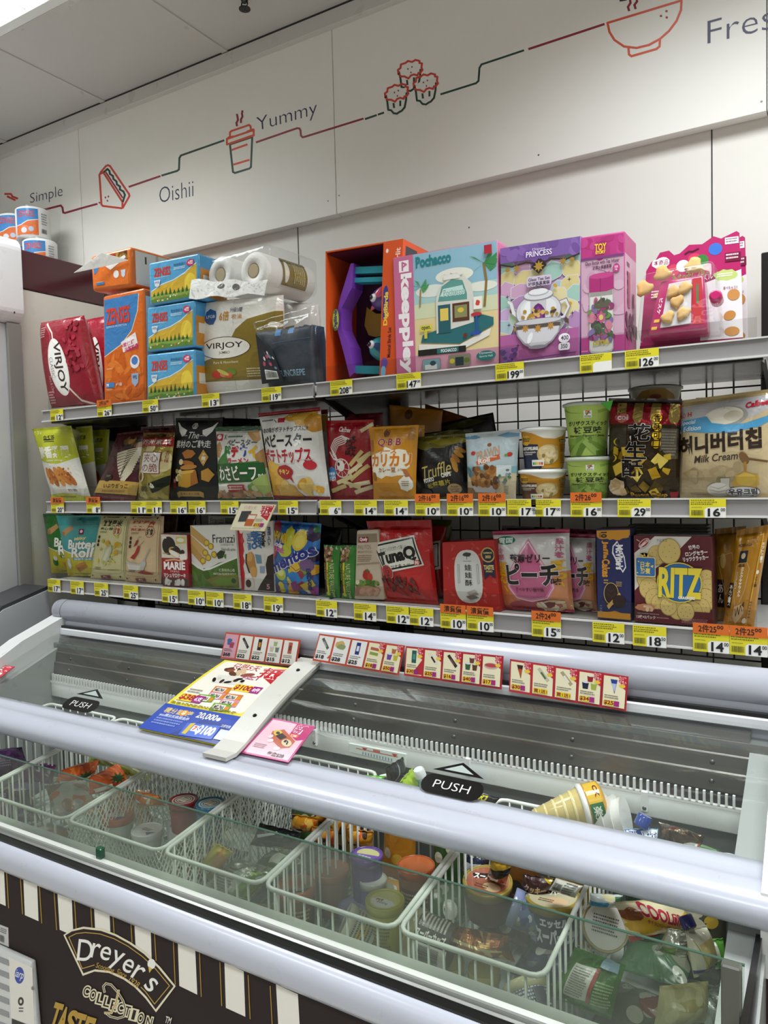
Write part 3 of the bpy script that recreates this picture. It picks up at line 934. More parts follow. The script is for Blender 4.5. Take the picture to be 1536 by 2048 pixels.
# sliding glass lids
lidglass = clear_mat('lid_glass', (0.965, 0.98, 0.97), 1.1, fog=0.05, rough=0.03, fogcol=(0.5, 0.53, 0.54), fog_lo=0.01, fog_scale=3)
LA, LB_ = (1.482, 1.090), (1.195, .972)
def lidy(y): return LA[1] + (y - LA[0]) * (LA[1] - LB_[1]) / (LA[0] - LB_[0]) + 0.010 * math.sin(math.pi * (y - LB_[0]) / (LA[0] - LB_[0]))
ly = [LB_[0] + (LA[0] - LB_[0]) * k / 10 for k in range(11)]
def oval_sticker(mb, cx, y0, ang=0):
    def S(u, v, h=.0009):
        y = y0 + v; return Vector((cx + u, y, lidy(y) + h))
    q = []
    for c_, a0 in ((.042, -90), (-.042, 90)):
        for k in range(9):
            t = math.radians(a0 + 22.5 * k); q.append((c_ + .019 * math.cos(t), .019 * math.sin(t)))
    mb.add([S(u, v) for u, v in q], [tuple(range(len(q)))], M('0c0c0c', 'gloss'))
    mb.add([S(u, v) for u, v in ((-.052, .027), (.052, .027), (0, .052))], [(0, 1, 2)], M('0c0c0c', 'gloss'))
    mb.add([S(u, v, .0013) for u, v in ((-.030, .031), (.030, .031), (0, .046))], [(0, 1, 2)], M('a9b3b0', 'gloss'))
    vs_, fs = text2d('PUSH', -.01)
    mb.add([S(-.036 + .072 * a, -.008 + .016 * b, .0014) for a, b in vs_], fs, M('e8e8e8', 'gloss'))
for (a, b), nm in (((FX0 + .03, -1.135), 'left'), ((-1.085, FX1 - .012), 'right')):
    mb = MB()
    top = [(x, y, lidy(y)) for y in ly for x in (a, b)]
    bot = [(x, y, lidy(y) - .004) for y in ly for x in (a, b)]
    k = len(top)
    fs = [(2 * i, 2 * i + 1, 2 * i + 3, 2 * i + 2) for i in range(10)]
    mb.add(top, fs, lidglass, True)
    ld = mb.build('glass_lid', parent=fz)
    mb = MB()
    for x in ((b,) if nm == 'left' else (a,)):
        mb.tube([(x, y, lidy(y) - .002) for y in ly], .005, M('c8cac8', 'metal'), 8)
    mb.build('edge_trim', parent=ld)
    mb = MB()
    if nm == 'left':
        c = at(165, 1412, y=1.23); oval_sticker(mb, c.x, 1.225)
    else:
        c = at(904, 1588, y=1.215); oval_sticker(mb, c.x, 1.214)
    mb.build('push_sticker', parent=ld)
# strip between the lids
mb = MB()
yy = [1.14 + .37 * k / 12 for k in range(13)]
for k in range(12):
    y0_, y1_ = yy[k], yy[k + 1]
    z0_, z1_ = lidy(max(y0_, 1.18)) + .014, lidy(max(y1_, 1.18)) + .014
    mb.hexa([(-1.143, y0_, z0_ - .008), (-1.078, y0_, z0_ - .008), (-1.078, y1_, z1_ - .008), (-1.143, y1_, z1_ - .008), (-1.143, y0_, z0_), (-1.078, y0_, z0_), (-1.078, y1_, z1_), (-1.143, y1_, z1_)], M('cbcac2', 'paint'))
for y in (1.27, 1.43): mb.lathe([(.005, 0), (.004, .0025)], (-1.11, y, lidy(y) + .014), (0, -.33, .94), M('2a2a2a', 'metal'), 12)
mb.build('divider_strip', parent=fz)

# ends
EP = M('d5d6d6', 'paint')
mb = MB(); mb.extrude([(1.50, 1.135), (1.35, 1.085), (1.24, 1.030), (1.17, .985), (1.13, .965), (1.12, .90), (1.13, .86), (.93, .82), (.93, .10), (1.54, .10), (1.54, 1.12)], FX0 - .03, FX0 + .03, EP); mb.build('end_panel', parent=fz)
mb = MB()
mb.extrude([(1.50, 1.135), (1.35, 1.085), (1.24, 1.030), (1.17, .985), (1.13, .965), (1.12, .93), (1.13, .845), (1.54, .845), (1.54, 1.12)], FX1 - .006, FX1 + .12, EP)
mb.extrude([(1.135, .10), (1.54, .10), (1.54, .845), (1.135, .845)], FX1 - .004, FX1 + .12, M('2b1512', 'matte'))
mb.build('end_panel', parent=fz)
mb = MB(); mb.box(FX1 - .034, FX1 - .012, .945, .96, .80, .962, M('55564f', 'plastic'), .002, 1); mb.build('glass_post', parent=fz)
mb = MB(); mb.box(FX1 - .012, FX1 - .004, .935, 1.13, .10, .905, BLK); mb.build('black_edge', parent=fz)

# low front glass with frost, its rails and the bumper
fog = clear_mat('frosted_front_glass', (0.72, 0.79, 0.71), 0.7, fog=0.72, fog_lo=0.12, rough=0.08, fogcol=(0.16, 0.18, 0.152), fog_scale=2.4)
edge = M('3c5a4c', 'gloss')
mb = MB()
GT, GBm = (.965, .956), (.934, .822)
xs2 = [FX0 + .03 + (FX1 - FX0 - .04) * k / 24 for k in range(25)]
mb.add([(x, GT[0], GT[1]) for x in xs2] + [(x, GBm[0], GBm[1]) for x in xs2], [(k, k + 25, k + 26, k + 1) for k in range(24)], fog)
mb.box(xs2[0], xs2[-1], GT[0] - .002, GT[0] + .002, GT[1], GT[1] + .0015, edge)
mb.build('front_glass', parent=fz)
for px in (196,):
    mb = MB(); a = at(px, 1715, y=.93); mb.box(a.x - .008, a.x + .008, .930, .942, .823, .848, M('24523a', 'gloss'), .002, 1)
    mb.build('glass_clip', parent=fz)
mb = MB()
mb.extrude([(.955, .822), (.955, .829), (.925, .827), (.925, .819)], FX0, FX1, M('c9ccc6', 'paint'))
mb.extrude([(.925, .817), (.925, .823), (.906, .822), (.906, .815)], FX0, FX1, M('9a9b98', 'metal'))
mb.extrude([(.912, .822), (.910, .828), (.906, .826), (.908, .82)], FX0, FX1, M('a9aaa7', 'metal'))
mb.build('glass_rail', parent=fz)
mb = MB(); mb.extrude([(.907, .813), (.907, .824), (.893, .823), (.893, .812)], FX0, FX1, BLK); mb.build('black_gasket', parent=fz)
mb = MB()
mb.extrude([(.905, .818), (.892, .819), (.884, .814), (.877, .803), (.874, .790), (.875, .777), (.880, .768), (.889, .763), (.905, .763)], FX0 - .03, FX1 + .05, BW, True)
mb.build('bumper', parent=fz)
YP = .893
mb = MB()
mb.box(FX0 - .03, FX1 + .05, YP, .906, .10, .766, M('1d0e0b', 'matte'), .002, 1)
pf = WallFace(YP)
def z7(*z): return zx(z, 2.743, 0, 1680)
CRM, GLD, BRN = 'e9e6dc', 'b08a35', '1d0e0b'
g = []
for q in ((0, 150, 22, 160, 32, 362, 0, 348), (128, 200, 204, 235, 212, 445, 137, 412), (315, 280, 394, 315, 403, 525, 328, 492), (517, 370, 602, 405, 608, 560, 525, 540), (738, 460, 828, 505, 833, 660, 745, 590), (976, 560, 1072, 605, 1083, 848, 985, 800), (1232, 670, 1338, 720, 1347, 969, 1240, 920), (1515, 790, 1635, 845, 1650, 1110, 1530, 1060)):
    g.append(P(CRM, *z7(*q)))
for q in ((36, 160, 48, 372), (112, 190, 125, 405), (217, 245, 230, 455), (298, 280, 312, 492), (410, 330, 420, 500), (500, 370, 507, 500), (622, 420, 628, 520), (720, 460, 726, 560), (849, 510, 858, 660), (953, 560, 963, 792), (1096, 620, 1106, 858), (1208, 670, 1218, 908), (1363, 740, 1374, 980), (1484, 800, 1496, 1030)):
    g.append(L(GLD, .11, *z7(*q)))
arc = lambda pts: z7(*pts)
g.append(P('e6dcc0', *arc((350, 520, 390, 492, 460, 474, 560, 486, 640, 516, 720, 560, 800, 616, 880, 694, 966, 800, 858, 944, 800, 868, 740, 806, 680, 764, 600, 728, 520, 720, 456, 744))))
g.append(P(BRN, *arc((360, 522, 396, 500, 460, 486, 556, 497, 632, 524, 712, 568, 792, 624, 870, 700, 954, 801, 856, 928, 806, 858, 748, 798, 684, 752, 604, 717, 524, 708, 460, 730))))
g.append(L('c9a24a', .1, *arc((380, 532, 420, 512, 470, 506, 552, 514, 628, 540, 706, 582, 784, 638, 856, 706, 932, 798, 850, 898, 800, 830, 776, 806))))
g.append(L('c9a24a', .1, *arc((380, 532, 454, 704, 520, 684))))
for ch, cx, cy, w_, h_, a_ in (('D', 470, 604, 82, 116, 6), ('r', 528, 606, 46, 80, 12), ('e', 582, 620, 56, 74, 17), ('y', 642, 660, 64, 104, 22), ('e', 706, 688, 56, 74, 28), ('r', 762, 728, 52, 80, 33), ('s', 832, 792, 52, 76, 44)):
    b = z7(cx - w_ / 2, cy - h_ / 2, cx + w_ / 2, cy + h_ / 2)
    g.append(T(ch, b[0], b[1], b[2], b[3], 'f0eee8', .004, a_))
g += [E(*z7(834, 678), 22 / 2.743 / IW * 100, 28 / 2.743 / IH * 100, 'f0eee8'), P('d9b34e', *z7(816, 690, 838, 704, 822, 728))]
for ch, a, b_, c_, d_, r_ in (('Scooping', 528, 684, 630, 722, 18), ('Since', 642, 714, 700, 748, 27), ('1928', 708, 762, 770, 796, 36)):
    b = z7(a, b_, c_, d_); g.append(T(ch, *b, 'd6ae4c', -.005, r_))
for ch, cx, cy in zip('COLLECTION', (478, 514, 553, 590, 628, 666, 704, 738, 776, 822), (828, 848, 868, 886, 904, 918, 936, 956, 974, 996)):
    w_ = 14 if ch == 'I' else 30
    b = z7(cx - w_ / 2, cy - 26, cx + w_ / 2, cy + 26)
    g += [T(ch, *b, 'e2d8b8', .2, 14), T(ch, *b, '1a0d0b', .012, 14)]
sc = (578, 830, 572, 800, 586, 784, 614, 790, 650, 830, 680, 880, 694, 930, 684, 965, 650, 975, 610, 965, 584, 945)
g += [L('e2d8b8', .3, *z7(*sc)), L('1a0d0b', .11, *z7(*sc)), L('e2d8b8', .3, *z7(656, 822, 640, 890, 616, 945, 580, 945)), L('b08a35', .12, *z7(656, 822, 640, 890, 616, 945, 580, 945))]
for ch, cx, cy in zip('TASTE', (312, 350, 396, 438, 490), (965, 985, 1003, 1022, 1042)):
    b = z7(cx - 22, cy - 68, cx + 22, cy + 62); g.append(T(ch, *b, 'b6923c', .045, 17))
b = z7(912, 966, 944, 1002); g.append(T('TM', *b, CRM, .01, 15))
paint(mb, pf, g, 'matte', eps=.00003, clip=False)
mb.build('front_panel', parent=fz)
mb = MB()
a = [at(px, py, y=YP - .012) for px, py in ((-60, 1870), (62, 1925), (76, 2090), (-60, 2030))]
mb.hexa([a[3], a[2], a[2] + Vector((0, .012, 0)), a[3] + Vector((0, .012, 0)), a[0], a[1], a[1] + Vector((0, .012, 0)), a[0] + Vector((0, .012, 0))], M('cfd0cf', 'paint'), .004, 2)
g = [P('e2dfd6', *z7(46, 640, 178, 700, 190, 1040, 62, 985)), E(*z7(107, 742), .62, .82, '2340a0'), T('iarp', *z7(84, 716, 130, 770), 'f2f2f2', .0, 18), E(*z7(115, 885), .38, .42, '0e0e0e'), E(*z7(115, 885), .16, .2, 'd8d5cc'),
     FP(*z7(104, 918, 130, 950), 2, '555555'), E(*z7(181, 812), .2, .2, '77777a'), P('101010', *z7(66, 978, 200, 1030, 200, 1070, 66, 1040))]
paint(mb, WallFace(YP - .012), g, 'card', eps=.00003, clip=False)
cp = mb.build('control_panel', parent=fz)
mb = MB()
for k in range(7):
    q = [at(px, py, y=YP - .013) for px, py in zip((-60, 17, 18, -60), (1890 + k * 26, 1921 + k * 26, 1932 + k * 26, 1901 + k * 26))]
    mb.hexa([q[3], q[2], q[2] + Vector((0, .004, .004)), q[3] + Vector((0, .004, .004)), q[0], q[1], q[1] + Vector((0, .006, .004)), q[0] + Vector((0, .006, .004))], M('8d8f92', 'paint'))
mb.build('grille', parent=cp)
mb = MB()
q = [at(px, py, y=YP - .001) for px, py in ((-20, 1842), (16, 1856), (17, 1894), (-20, 1878))]
mb.hexa([q[3], q[2], q[2] + Vector((0, .001, 0)), q[3] + Vector((0, .001, 0)), q[0], q[1], q[1] + Vector((0, .001, 0)), q[0] + Vector((0, .001, 0))], M('c4c4c2', 'card'))
paint(mb, Quad(*q), [FP(58, 12, 94, 40, 3, '555555'), BC(55, 50, 80, 85)], 'card')
mb.build('rating_plate', parent=fz)

# thermometer strip on the rear plate
mb = MB()
a = [at(px, py, y=1.422) for px, py in ((697, 1486), (812, 1508), (812, 1532), (697, 1504))]
mb.hexa([a[3], a[2], a[2] + Vector((0, .003, 0)), a[3] + Vector((0, .003, 0)), a[0], a[1], a[1] + Vector((0, .003, 0)), a[0] + Vector((0, .003, 0))], M('e8f0ea', 'gloss'), .001, 1)
paint(mb, Quad(*a), [L('c8342c', 1, 14, 40, 86, 40), P('c8342c', 24, 18, 34, 18, 29, 48), P('c8342c', 76, 18, 86, 18, 81, 48), R(44, 14, 56, 40, 'd87068')] + [R(25 + k * 5, 62, 27 + k * 5, 90, '8aa0b8') for k in range(11)], 'gloss')
mb.build('thermometer_strip', label='white thermometer strip with red arrows on the freezer back plate', cat='thermometer')

# baskets
def wire_basket(x0, x1, label, mesh=False, zt=.832, zb=.662, y0=1.0, y1=1.41):
    e = empty('freezer_basket', ((x0 + x1) / 2, (y0 + y1) / 2, zb), label, 'basket', 'freezer baskets')
    wm = M('e4e8e0', 'plastic')
    def loop(z, i=0):
        return [(x0 + i, y0 + i, z), (x1 - i, y0 + i, z), (x1 - i, y1 - i, z), (x0 + i, y1 - i, z)]
    def tz(y): return zt + (y - y0) / (y1 - y0) * .055
    def rl(z, r=.02, sl=False):
        out = []
        for cx, cy, a0 in ((x0 + r, y0 + r, 180), (x1 - r, y0 + r, 270), (x1 - r, y1 - r, 0), (x0 + r, y1 - r, 90)):
            for k in range(4):
                t = math.radians(a0 + 30 * k); yy_ = cy + r * math.sin(t); out.append((cx + r * math.cos(t), yy_, tz(yy_) if sl else z))
        return out
    mb = MB(); mb.tube(rl(zt, .02, True), .0042, wm, 8, True); mb.build('rim', parent=e)
    mb = MB()
    mb.tube(rl(zb), .003, wm, 6, True)
    if not mesh:
        for n, f in ((9, lambda t: ((x0 + t * (x1 - x0), y0 + .002), (x0 + t * (x1 - x0), y1 - .002))), (15, lambda t: ((x0 + .002, y0 + t * (y1 - y0)), (x1 - .002, y0 + t * (y1 - y0))))):
            for k in range(1, n):
                for px_, py_ in f(k / n): mb.tube([(px_, py_, zb), (px_, py_, tz(py_))], .0022, wm, 6)
        for k in range(1, 9):
            x = x0 + k * (x1 - x0) / 9
            mb.tube([(x, y0, zb), (x, y1, zb)], .0022, wm, 6)
    else:
        zb_m = zb
        for side in range(4):
            L_ = (x1 - x0) if side % 2 == 0 else (y1 - y0)
            pos = {0: lambda t: (x0 + t, y0), 1: lambda t: (x1, y0 + t), 2: lambda t: (x0 + t, y1), 3: lambda t: (x0, y0 + t)}[side]
            hh = zt - zb; st = .0115; nn = int((L_ + hh * .6) / st) + 1
            for k in range(-int(hh * .6 / st), int(L_ / st) + 1):
                for sg in (1, -1):
                    t0 = k * st; t1 = t0 + hh * .6
                    za, zb_ = (zb, zt) if sg == 1 else (zt, zb)
                    a_, b_ = t0, t1; z0_, z1_ = za, zb_
                    if a_ < 0: z0_ += (z1_ - z0_) * (-a_) / (b_ - a_); a_ = 0
                    if b_ > L_:
                        z1_ = z0_ + (z1_ - z0_) * (L_ - a_) / (b_ - a_); b_ = L_
                    if b_ - a_ < .002: continue
                    p, q = pos(a_), pos(b_)
                    f0, f1 = (tz(p[1]) - zb_m) / (zt - zb_m), (tz(q[1]) - zb_m) / (zt - zb_m)
                    mb.tube([(p[0], p[1], zb_m + (z0_ - zb_m) * f0), (q[0], q[1], zb_m + (z1_ - zb_m) * f1)], .0013, wm, 4)
        mb.box(x0, x1, y0, y1, zb - .001, zb + .001, wm)
    mb.build('wires', parent=e)
wire_basket(-2.04, -1.735, 'white wire freezer basket farthest left with purple bags')
wire_basket(-1.725, -1.415, 'white wire freezer basket holding orange bags')
wire_basket(-1.405, -1.128, 'white diamond mesh freezer basket holding red and blue lidded tubs', True)
wire_basket(-1.118, -.878, 'white wire freezer basket holding a clear wrapped bag and yellow bag')
wire_basket(-.868, -.604, 'white wire freezer basket holding purple and yellow lidded tubs')
wire_basket(-.594, -.358, 'white wire freezer basket holding gold lidded tubs')
# ---------------------------------------------------------------- top shelf, paper goods
Z1, Z2, Z3 = SZ
YF = 1.584
# red tissue packs
art = [P('8e1a2c', 0, 0, 100, 0, 100, 95, 0, 95), L('e7d6cf', 3, 25, 4, 40, 16, 45, 40, 52, 70, 75, 90, 100, 96), L('b0505c', 2, 20, 4, 34, 16, 38, 34), E(45, 53, 20, 31, 'efece8', -4), E(45, 53, 17.5, 28.5, 'f6f4f0', -4),
       T('VIRJOY', 38, 27, 56, 80, '3a2a28', .02, 90), T('CLASSIC', 29, 42, 36, 64, '6a5a50', 0, 90), FP(8, 8, 24, 20, 5, 'd8b0b0'), FP(10, 78, 24, 92, 5, 'd8b0b0', 4), T('Pure & Clean', 22, 62, 28, 80, 'd4a0a0', 0, 90),
       SC(34, 66, 6, 92, 60, 4, 2, ['a52a3c', '7a1224', '9c3040'], 3), R(0, 94.5, 100, 100, 'eeeae2'), R(0, 94, 100, 94.6, '6a1020')]
bag('tissue_pack', 'maroon tissue pack with white oval, leaning at the left end of the top shelf', (82, 641, 168, 626, 205, 803, 107, 811), YF, Z1, .038, 'a01e32', art, 'bag', st=.02, sb=.03, seed=4, cat='tissue pack', group='maroon tissue packs', square=.28, wr=.4, pinch=.0, back=1.2)
bag('tissue_pack', 'second maroon tissue pack wedged behind the front one beside the tall orange pack', (156, 634, 236, 620, 243, 798, 178, 806), YF + .125, Z1, .04, '9a1c30', [E(62, 50, 14, 28, 'efece8', -4), L('e7d6cf', 3, 30, 4, 44, 20, 50, 44), T('VIRJOY', 54, 28, 70, 76, '3a2a28', .02, 90)], 'bag', st=.02, sb=.03, seed=5, cat='tissue pack', group='maroon tissue packs', square=.28, wr=.4, pinch=0, back=1.2)

ZEN_TOP = [P('e2701f', 0, 58, 40, 50, 72, 36, 86, 18, 90, 0, 100, 0, 100, 100, 0, 100)]
art = [R(0, 0, 100, 100, 'd86a22'), P('3f7fbc', 0, 0, 92, 0, 88, 16, 72, 34, 44, 46, 0, 56), L('f0d9bd', 1.6, 92, 0, 88, 16, 72, 34, 44, 46, 0, 56), SC(40, 10, 55, 90, 98, 14, 3, ['e07a2c', 'cf6018', 'c95c14'], 7),
       T('ZENSES', 6, 10, 68, 25, 'd8402a', .03), T('SUPERIOR PROTECTION', 6, 26.5, 60, 28.5, 'cfe0f0'), P('f2e9e6', 44, 44, 82, 36, 88, 48, 50, 54), T('4層保護', 44, 44, 80, 48, 'cc2e6e', .04, -10), T('強韌親膚', 54, 48, 88, 53, 'cc2e6e', .04, -10),
       E(79, 64, 12, 6.5, 'e9e4e2'), E(79, 63, 8, 4, '4b7cc0'), P('9fb0cc', 70, 75, 88, 75, 87, 84, 79, 88, 71, 84), T('99%', 74, 77, 84, 81, '28406a', .02), FP(6, 68, 22, 70, 1, 'f0c090'), R(4, 82, 26, 87, '3f7fbc'), T('M', 6, 83, 11, 86, 'ffffff', .02), T('4包裝', 30, 82.5, 46, 86, 'f3e3d0', .01), FP(6, 88, 22, 90, 2, 'f3c99c')]
carton('tissue_pack', 'tall orange and blue tissue pack standing left of the stacked blue packs', (205, 590, 287, 573, 292, 800, 207, 805), YF, Z1, .11, 'd86a22', art, sidecol='e8e2d8', bevel=.008, seg=3, fin='bag', cat='tissue pack', group='orange tissue packs')
zt = at(245, 580, y=YF).z
art = [R(0, 0, 100, 100, 'dc7028'), R(0, 0, 100, 22, '7a4a22'), SC(20, 0, 0, 100, 22, 8, 6, ['b08a3a', '5a3a20', '8c6a2c'], 3), P('3f7fbc', 0, 0, 26, 0, 20, 24, 8, 50, 0, 56), T('ZENSES', 30, 2, 66, 20, 'd8402a', .03), P('eceae8', 36, 36, 92, 12, 96, 20, 50, 50), E(66, 66, 8, 12, 'e9e4e2'), P('c9d2e0', 80, 56, 94, 56, 92, 74, 87, 80, 82, 74), FP(8, 82, 26, 90, 2, 'ffe6cc'), R(6, 84, 30, 92, '3f7fbc')]
carton('tissue_pack', 'small orange tissue pack lying on top of the tall orange and blue pack', (180, 512, 261, 492, 264, 572, 184, 583), YF - .006, zt + .002, .20, 'd9702a', art, side=[R(0, 0, 100, 100, 'e9e4d8'), R(44, 0, 50, 100, 'd6b8ac'), R(20, 12, 24, 34, '55544f'), R(70, 0, 100, 20, '3f7fbc'), FP(60, 50, 90, 80, 3, 'b9b2a6')], topcol='d9a060', bevel=.010, seg=3, fin='bag', cat='tissue pack', group='orange tissue packs', yaw=-4)
# loose flap of its wrapper
mb = MB()
q = [at(148, 545, y=YF - .05), at(203, 505, y=YF - .03), at(256, 520, y=YF - .012), at(214, 531, y=YF - .02)]
mb.add(q + [p + Vector((0, 0, -.0012)) for p in q], [(0, 1, 2, 3), (7, 6, 5, 4), (0, 3, 7, 4), (1, 0, 4, 5), (2, 1, 5, 6), (3, 2, 6, 7)], M('efece8', 'bag'))
mb.build('wrapper_flap', parent=bpy.data.objects['tissue_pack.003'], org=q[0])

def scene_pack(seed):
    return [R(0, 0, 100, 100, '5aa7d6'), P('d9b23c', 0, 72, 24, 58, 50, 52, 74, 40, 90, 26, 100, 20, 100, 100, 0, 100), L('e8f0f4', 1.5, 0, 70, 24, 56, 50, 50, 74, 38, 90, 24, 100, 18), E(86, 62, 12, 22, 'efd24a'), P('8aa84a', 0, 84, 20, 78, 44, 82, 70, 78, 100, 82, 100, 100, 0, 100), P('5f8a3c', 0, 92, 30, 88, 60, 92, 100, 88, 100, 100, 0, 100),
            ('G', [P('35602f', 4 + k * 9, 84, 7 + k * 9, 66 + (k * 7 + seed) % 9, 10 + k * 9, 84) for k in range(10)]), SC(14, 4, 86, 96, 97, 1.6, 2, ['f2ead8', 'e4c04c', 'd86a50'], seed),
            T('ZENSES', 8, 14, 44, 34, 'd8402a', .03), T('SUPERIOR PROTECTION', 8, 36, 42, 39, 'e6f0f6'), T('軟抽面紙巾', 52, 10, 78, 17, '2a5a8c', .01), FP(52, 20, 78, 27, 2, 'e6f0f6'), BL(88, 15, 8, 9, 'd4386a', 4), T('4層', 83, 10, 93, 19, 'ffffff', .02), P('dde6f0', 8, 44, 22, 44, 20, 58, 15, 62, 10, 58), T('99%', 10, 47, 20, 53, '44608a', .01)]
for q, lb, s in (((293, 708, 389, 697, 391, 793, 293, 801), 'bottom blue and yellow tissue pack of the stack of three', 3), ((294, 616, 389, 601, 390, 697, 294, 708), 'middle blue and yellow tissue pack of the stack of three', 5), ((297, 527, 397, 507, 399, 598, 299, 615), 'topmost blue and yellow tissue pack of the stack of three', 8)):
    zf = Z1 if s == 3 else zprev
    carton('tissue_pack', lb, q, YF + (.0 if s != 8 else -.004), zf, .115, '5aa7d6', scene_pack(s), side=[R(0, 0, 100, 30, '4b98cc'), R(0, 30, 100, 100, 'cf8a2e'), R(10, 46, 70, 70, 'dcd8cc')], topcol='4b98cc', bevel=.006, seg=3, fin='bag', cat='tissue pack', group='blue and yellow tissue packs')
    zprev = at(345, (q[1] + q[3]) / 2, y=YF).z + .003

# kitchen towel rolls
art = [R(0, 0, 100, 100, 'ece9e2'), P('8f7a30', 0, 66, 30, 60, 44, 48, 52, 34, 66, 24, 100, 16, 100, 86, 0, 86), L('f0ece0', 2, 0, 65, 30, 59, 44, 47, 52, 33, 66, 23, 100, 15), R(0, 86, 100, 100, 'eceae4'), L('cfccc4', .8, 50, 86, 50, 100), L('d8d5cc', .6, 48, 0, 50, 30),
       E(38, 52, 33, 11.5, '4a3c20'), E(38, 52, 32, 10.8, 'f3efe6'), T('VIRJOY', 14, 46.5, 62, 54, '2c2620', .012), T('JUMBO', 32, 55.5, 46, 59, '4a4036', .005), T('Pure & Absorbent', 24, 65.5, 56, 68, 'efe6c4'), BL(6, 20, 6, 8, '7c1e2a', 3, 16, .1), BL(20, 19, 8, 8.5, '2f5f9a', 4, 18, .1), T('LFGB', 14, 17, 26, 20, 'f0f0f0', .01),
       T('6倍', 32, 14, 44, 24, 'c98a28', .03), T('升級3層', 45, 11, 60, 16, '3a3a58', .01), T('吸油', 48, 18, 60, 23, 'c98a28', .01), E(28, 79, 7, 4, 'c23a2c'), E(38, 79, 6, 3, 'd08a5a'), E(46, 77, 7, 3.5, '6a8a30'), E(43, 80, 5, 3, 'd85a3a'), E(36, 77, 8, 2, 'c9c05a', 20), FP(66, 74, 88, 84, 4, 'e6dcb0'), P('8f7a30', 88, 26, 100, 24, 100, 36, 88, 38), E(95, 31, 5, 3, 'efe9d8')]
bag('kitchen_roll_pack', 'white and gold kitchen roll pack standing upright with large oval label', (404, 604, 567, 590, 566, 786, 409, 793), YF + .03, Z1, .036, 'e9e6df', art, 'bag', st=.01, sb=.01, seed=9, cat='kitchen roll pack', group='kitchen roll packs', square=.22, wr=.35, pinch=0, back=1.0)
# lying pack on top: two rolls in film
e = empty('kitchen_roll_pack', at(470, 590, y=YF + .07), 'kitchen roll pack lying on its side over the upright pack, roll ends showing', 'kitchen roll pack', 'kitchen roll packs')
ax = Vector((.06, 1, 0)).normalized()
perp = Vector((ax.y, -ax.x, 0))
b0 = at(441, 549, y=YF + .012); b1 = at(507, 541, y=YF + .0)
for k, b in enumerate((b0, b1)):
    mb = MB(); mb.lathe([(.012, .20), (.019, .20), (.020, .202), (.046, .202), (.050, .196), (.050, .006), (.045, 0), (.0195, 0), (.0185, .03), (.004, .032)], b, ax, M('efeee9', 'tissue'), 40); r = mb.build('roll', parent=e)
    mb = MB(); mb.lathe([(.0195, -.0006), (.0175, -.0006), (.0175, .03), (.019, .03)], b, ax, M('b8a888', 'matte'), 24); mb.build('core', parent=r)
    if k == 1:
        mb = MB(); dr = Drum(b + ax * .06, ax, .0508, .0508, .10, perp * 1.0 + Vector((0, 0, .1)), 1.5)
        paint(mb, dr, [R(0, 0, 100, 100, '84702a'), E(50, 84, 40, 9, 'efe9d8'), FP(12, 10, 88, 60, 6, 'd8c98a'), R(0, 0, 14, 100, '6a5a20')], 'bag', base=.0012)
        mb.build('label', parent=r)
mb = MB()
c0, c1 = b0 - ax * .004, b1 - ax * .004
P8 = []
for s in (0, .212):
    for p, dz in ((b0 - Vector((.052, 0, 0)), -.052), (b1 + Vector((.052, 0, 0)), -.052), (b1 + Vector((.051, 0, 0)), .056), (b0 - Vector((.051, 0, 0)), .053)):
        P8.append(Vector((p.x, p.y, b0.z + dz)) + ax * s)
mb.hexa([P8[0], P8[1], P8[5], P8[4], P8[3], P8[2], P8[6], P8[7]], glassy, .02, 4); mb.build('film', parent=e)
q = [at(383, 560, y=YF - .03), at(535, 562, y=YF - .035), at(528, 588, y=YF - .04), at(378, 597, y=YF - .04)]
mb = MB()
nu = 10
pts = [q[0].lerp(q[1], i / nu).lerp(q[3].lerp(q[2], i / nu), j / 3) + Vector((0, 0, .004 * math.sin(i * 1.4 + j))) for j in range(4) for i in range(nu + 1)]
mb.add(pts + [p + Vector((0, .0015, -.0006)) for p in pts], [(j * 11 + i, j * 11 + 11 + i, j * 11 + 12 + i, j * 11 + i + 1) for j in range(3) for i in range(nu)] + [(44 + j * 11 + i, 44 + j * 11 + 1 + i, 44 + j * 11 + 12 + i, 44 + j * 11 + i + 11) for j in range(3) for i in range(nu)], M('efefec', 'bag'), True)
sh = Sheet(pts, nu, 3, .16, .03)
paint(mb, sh, [E(42, 40, 5, 18, '5a5854'), E(62, 40, 5, 18, '6a6864'), SC(60, 2, 5, 98, 95, .6, 5, ['c9c9c6', 'd8d8d4'], 3)], 'bag')
mb.build('carry_flap', parent=e)
# third pack behind
bag('kitchen_roll_pack', 'kitchen roll pack half hidden behind the upright one and the navy bag', (560, 598, 636, 604, 640, 780, 566, 784), YF + .16, Z1, .045, 'ebe9e3', [P('84702a', 0, 34, 60, 26, 60, 44, 0, 50), E(26, 37, 20, 4, 'efe9d8')], 'bag', st=.01, sb=.01, seed=19, cat='kitchen roll pack', group='kitchen roll packs', square=.22, wr=.35, pinch=0)

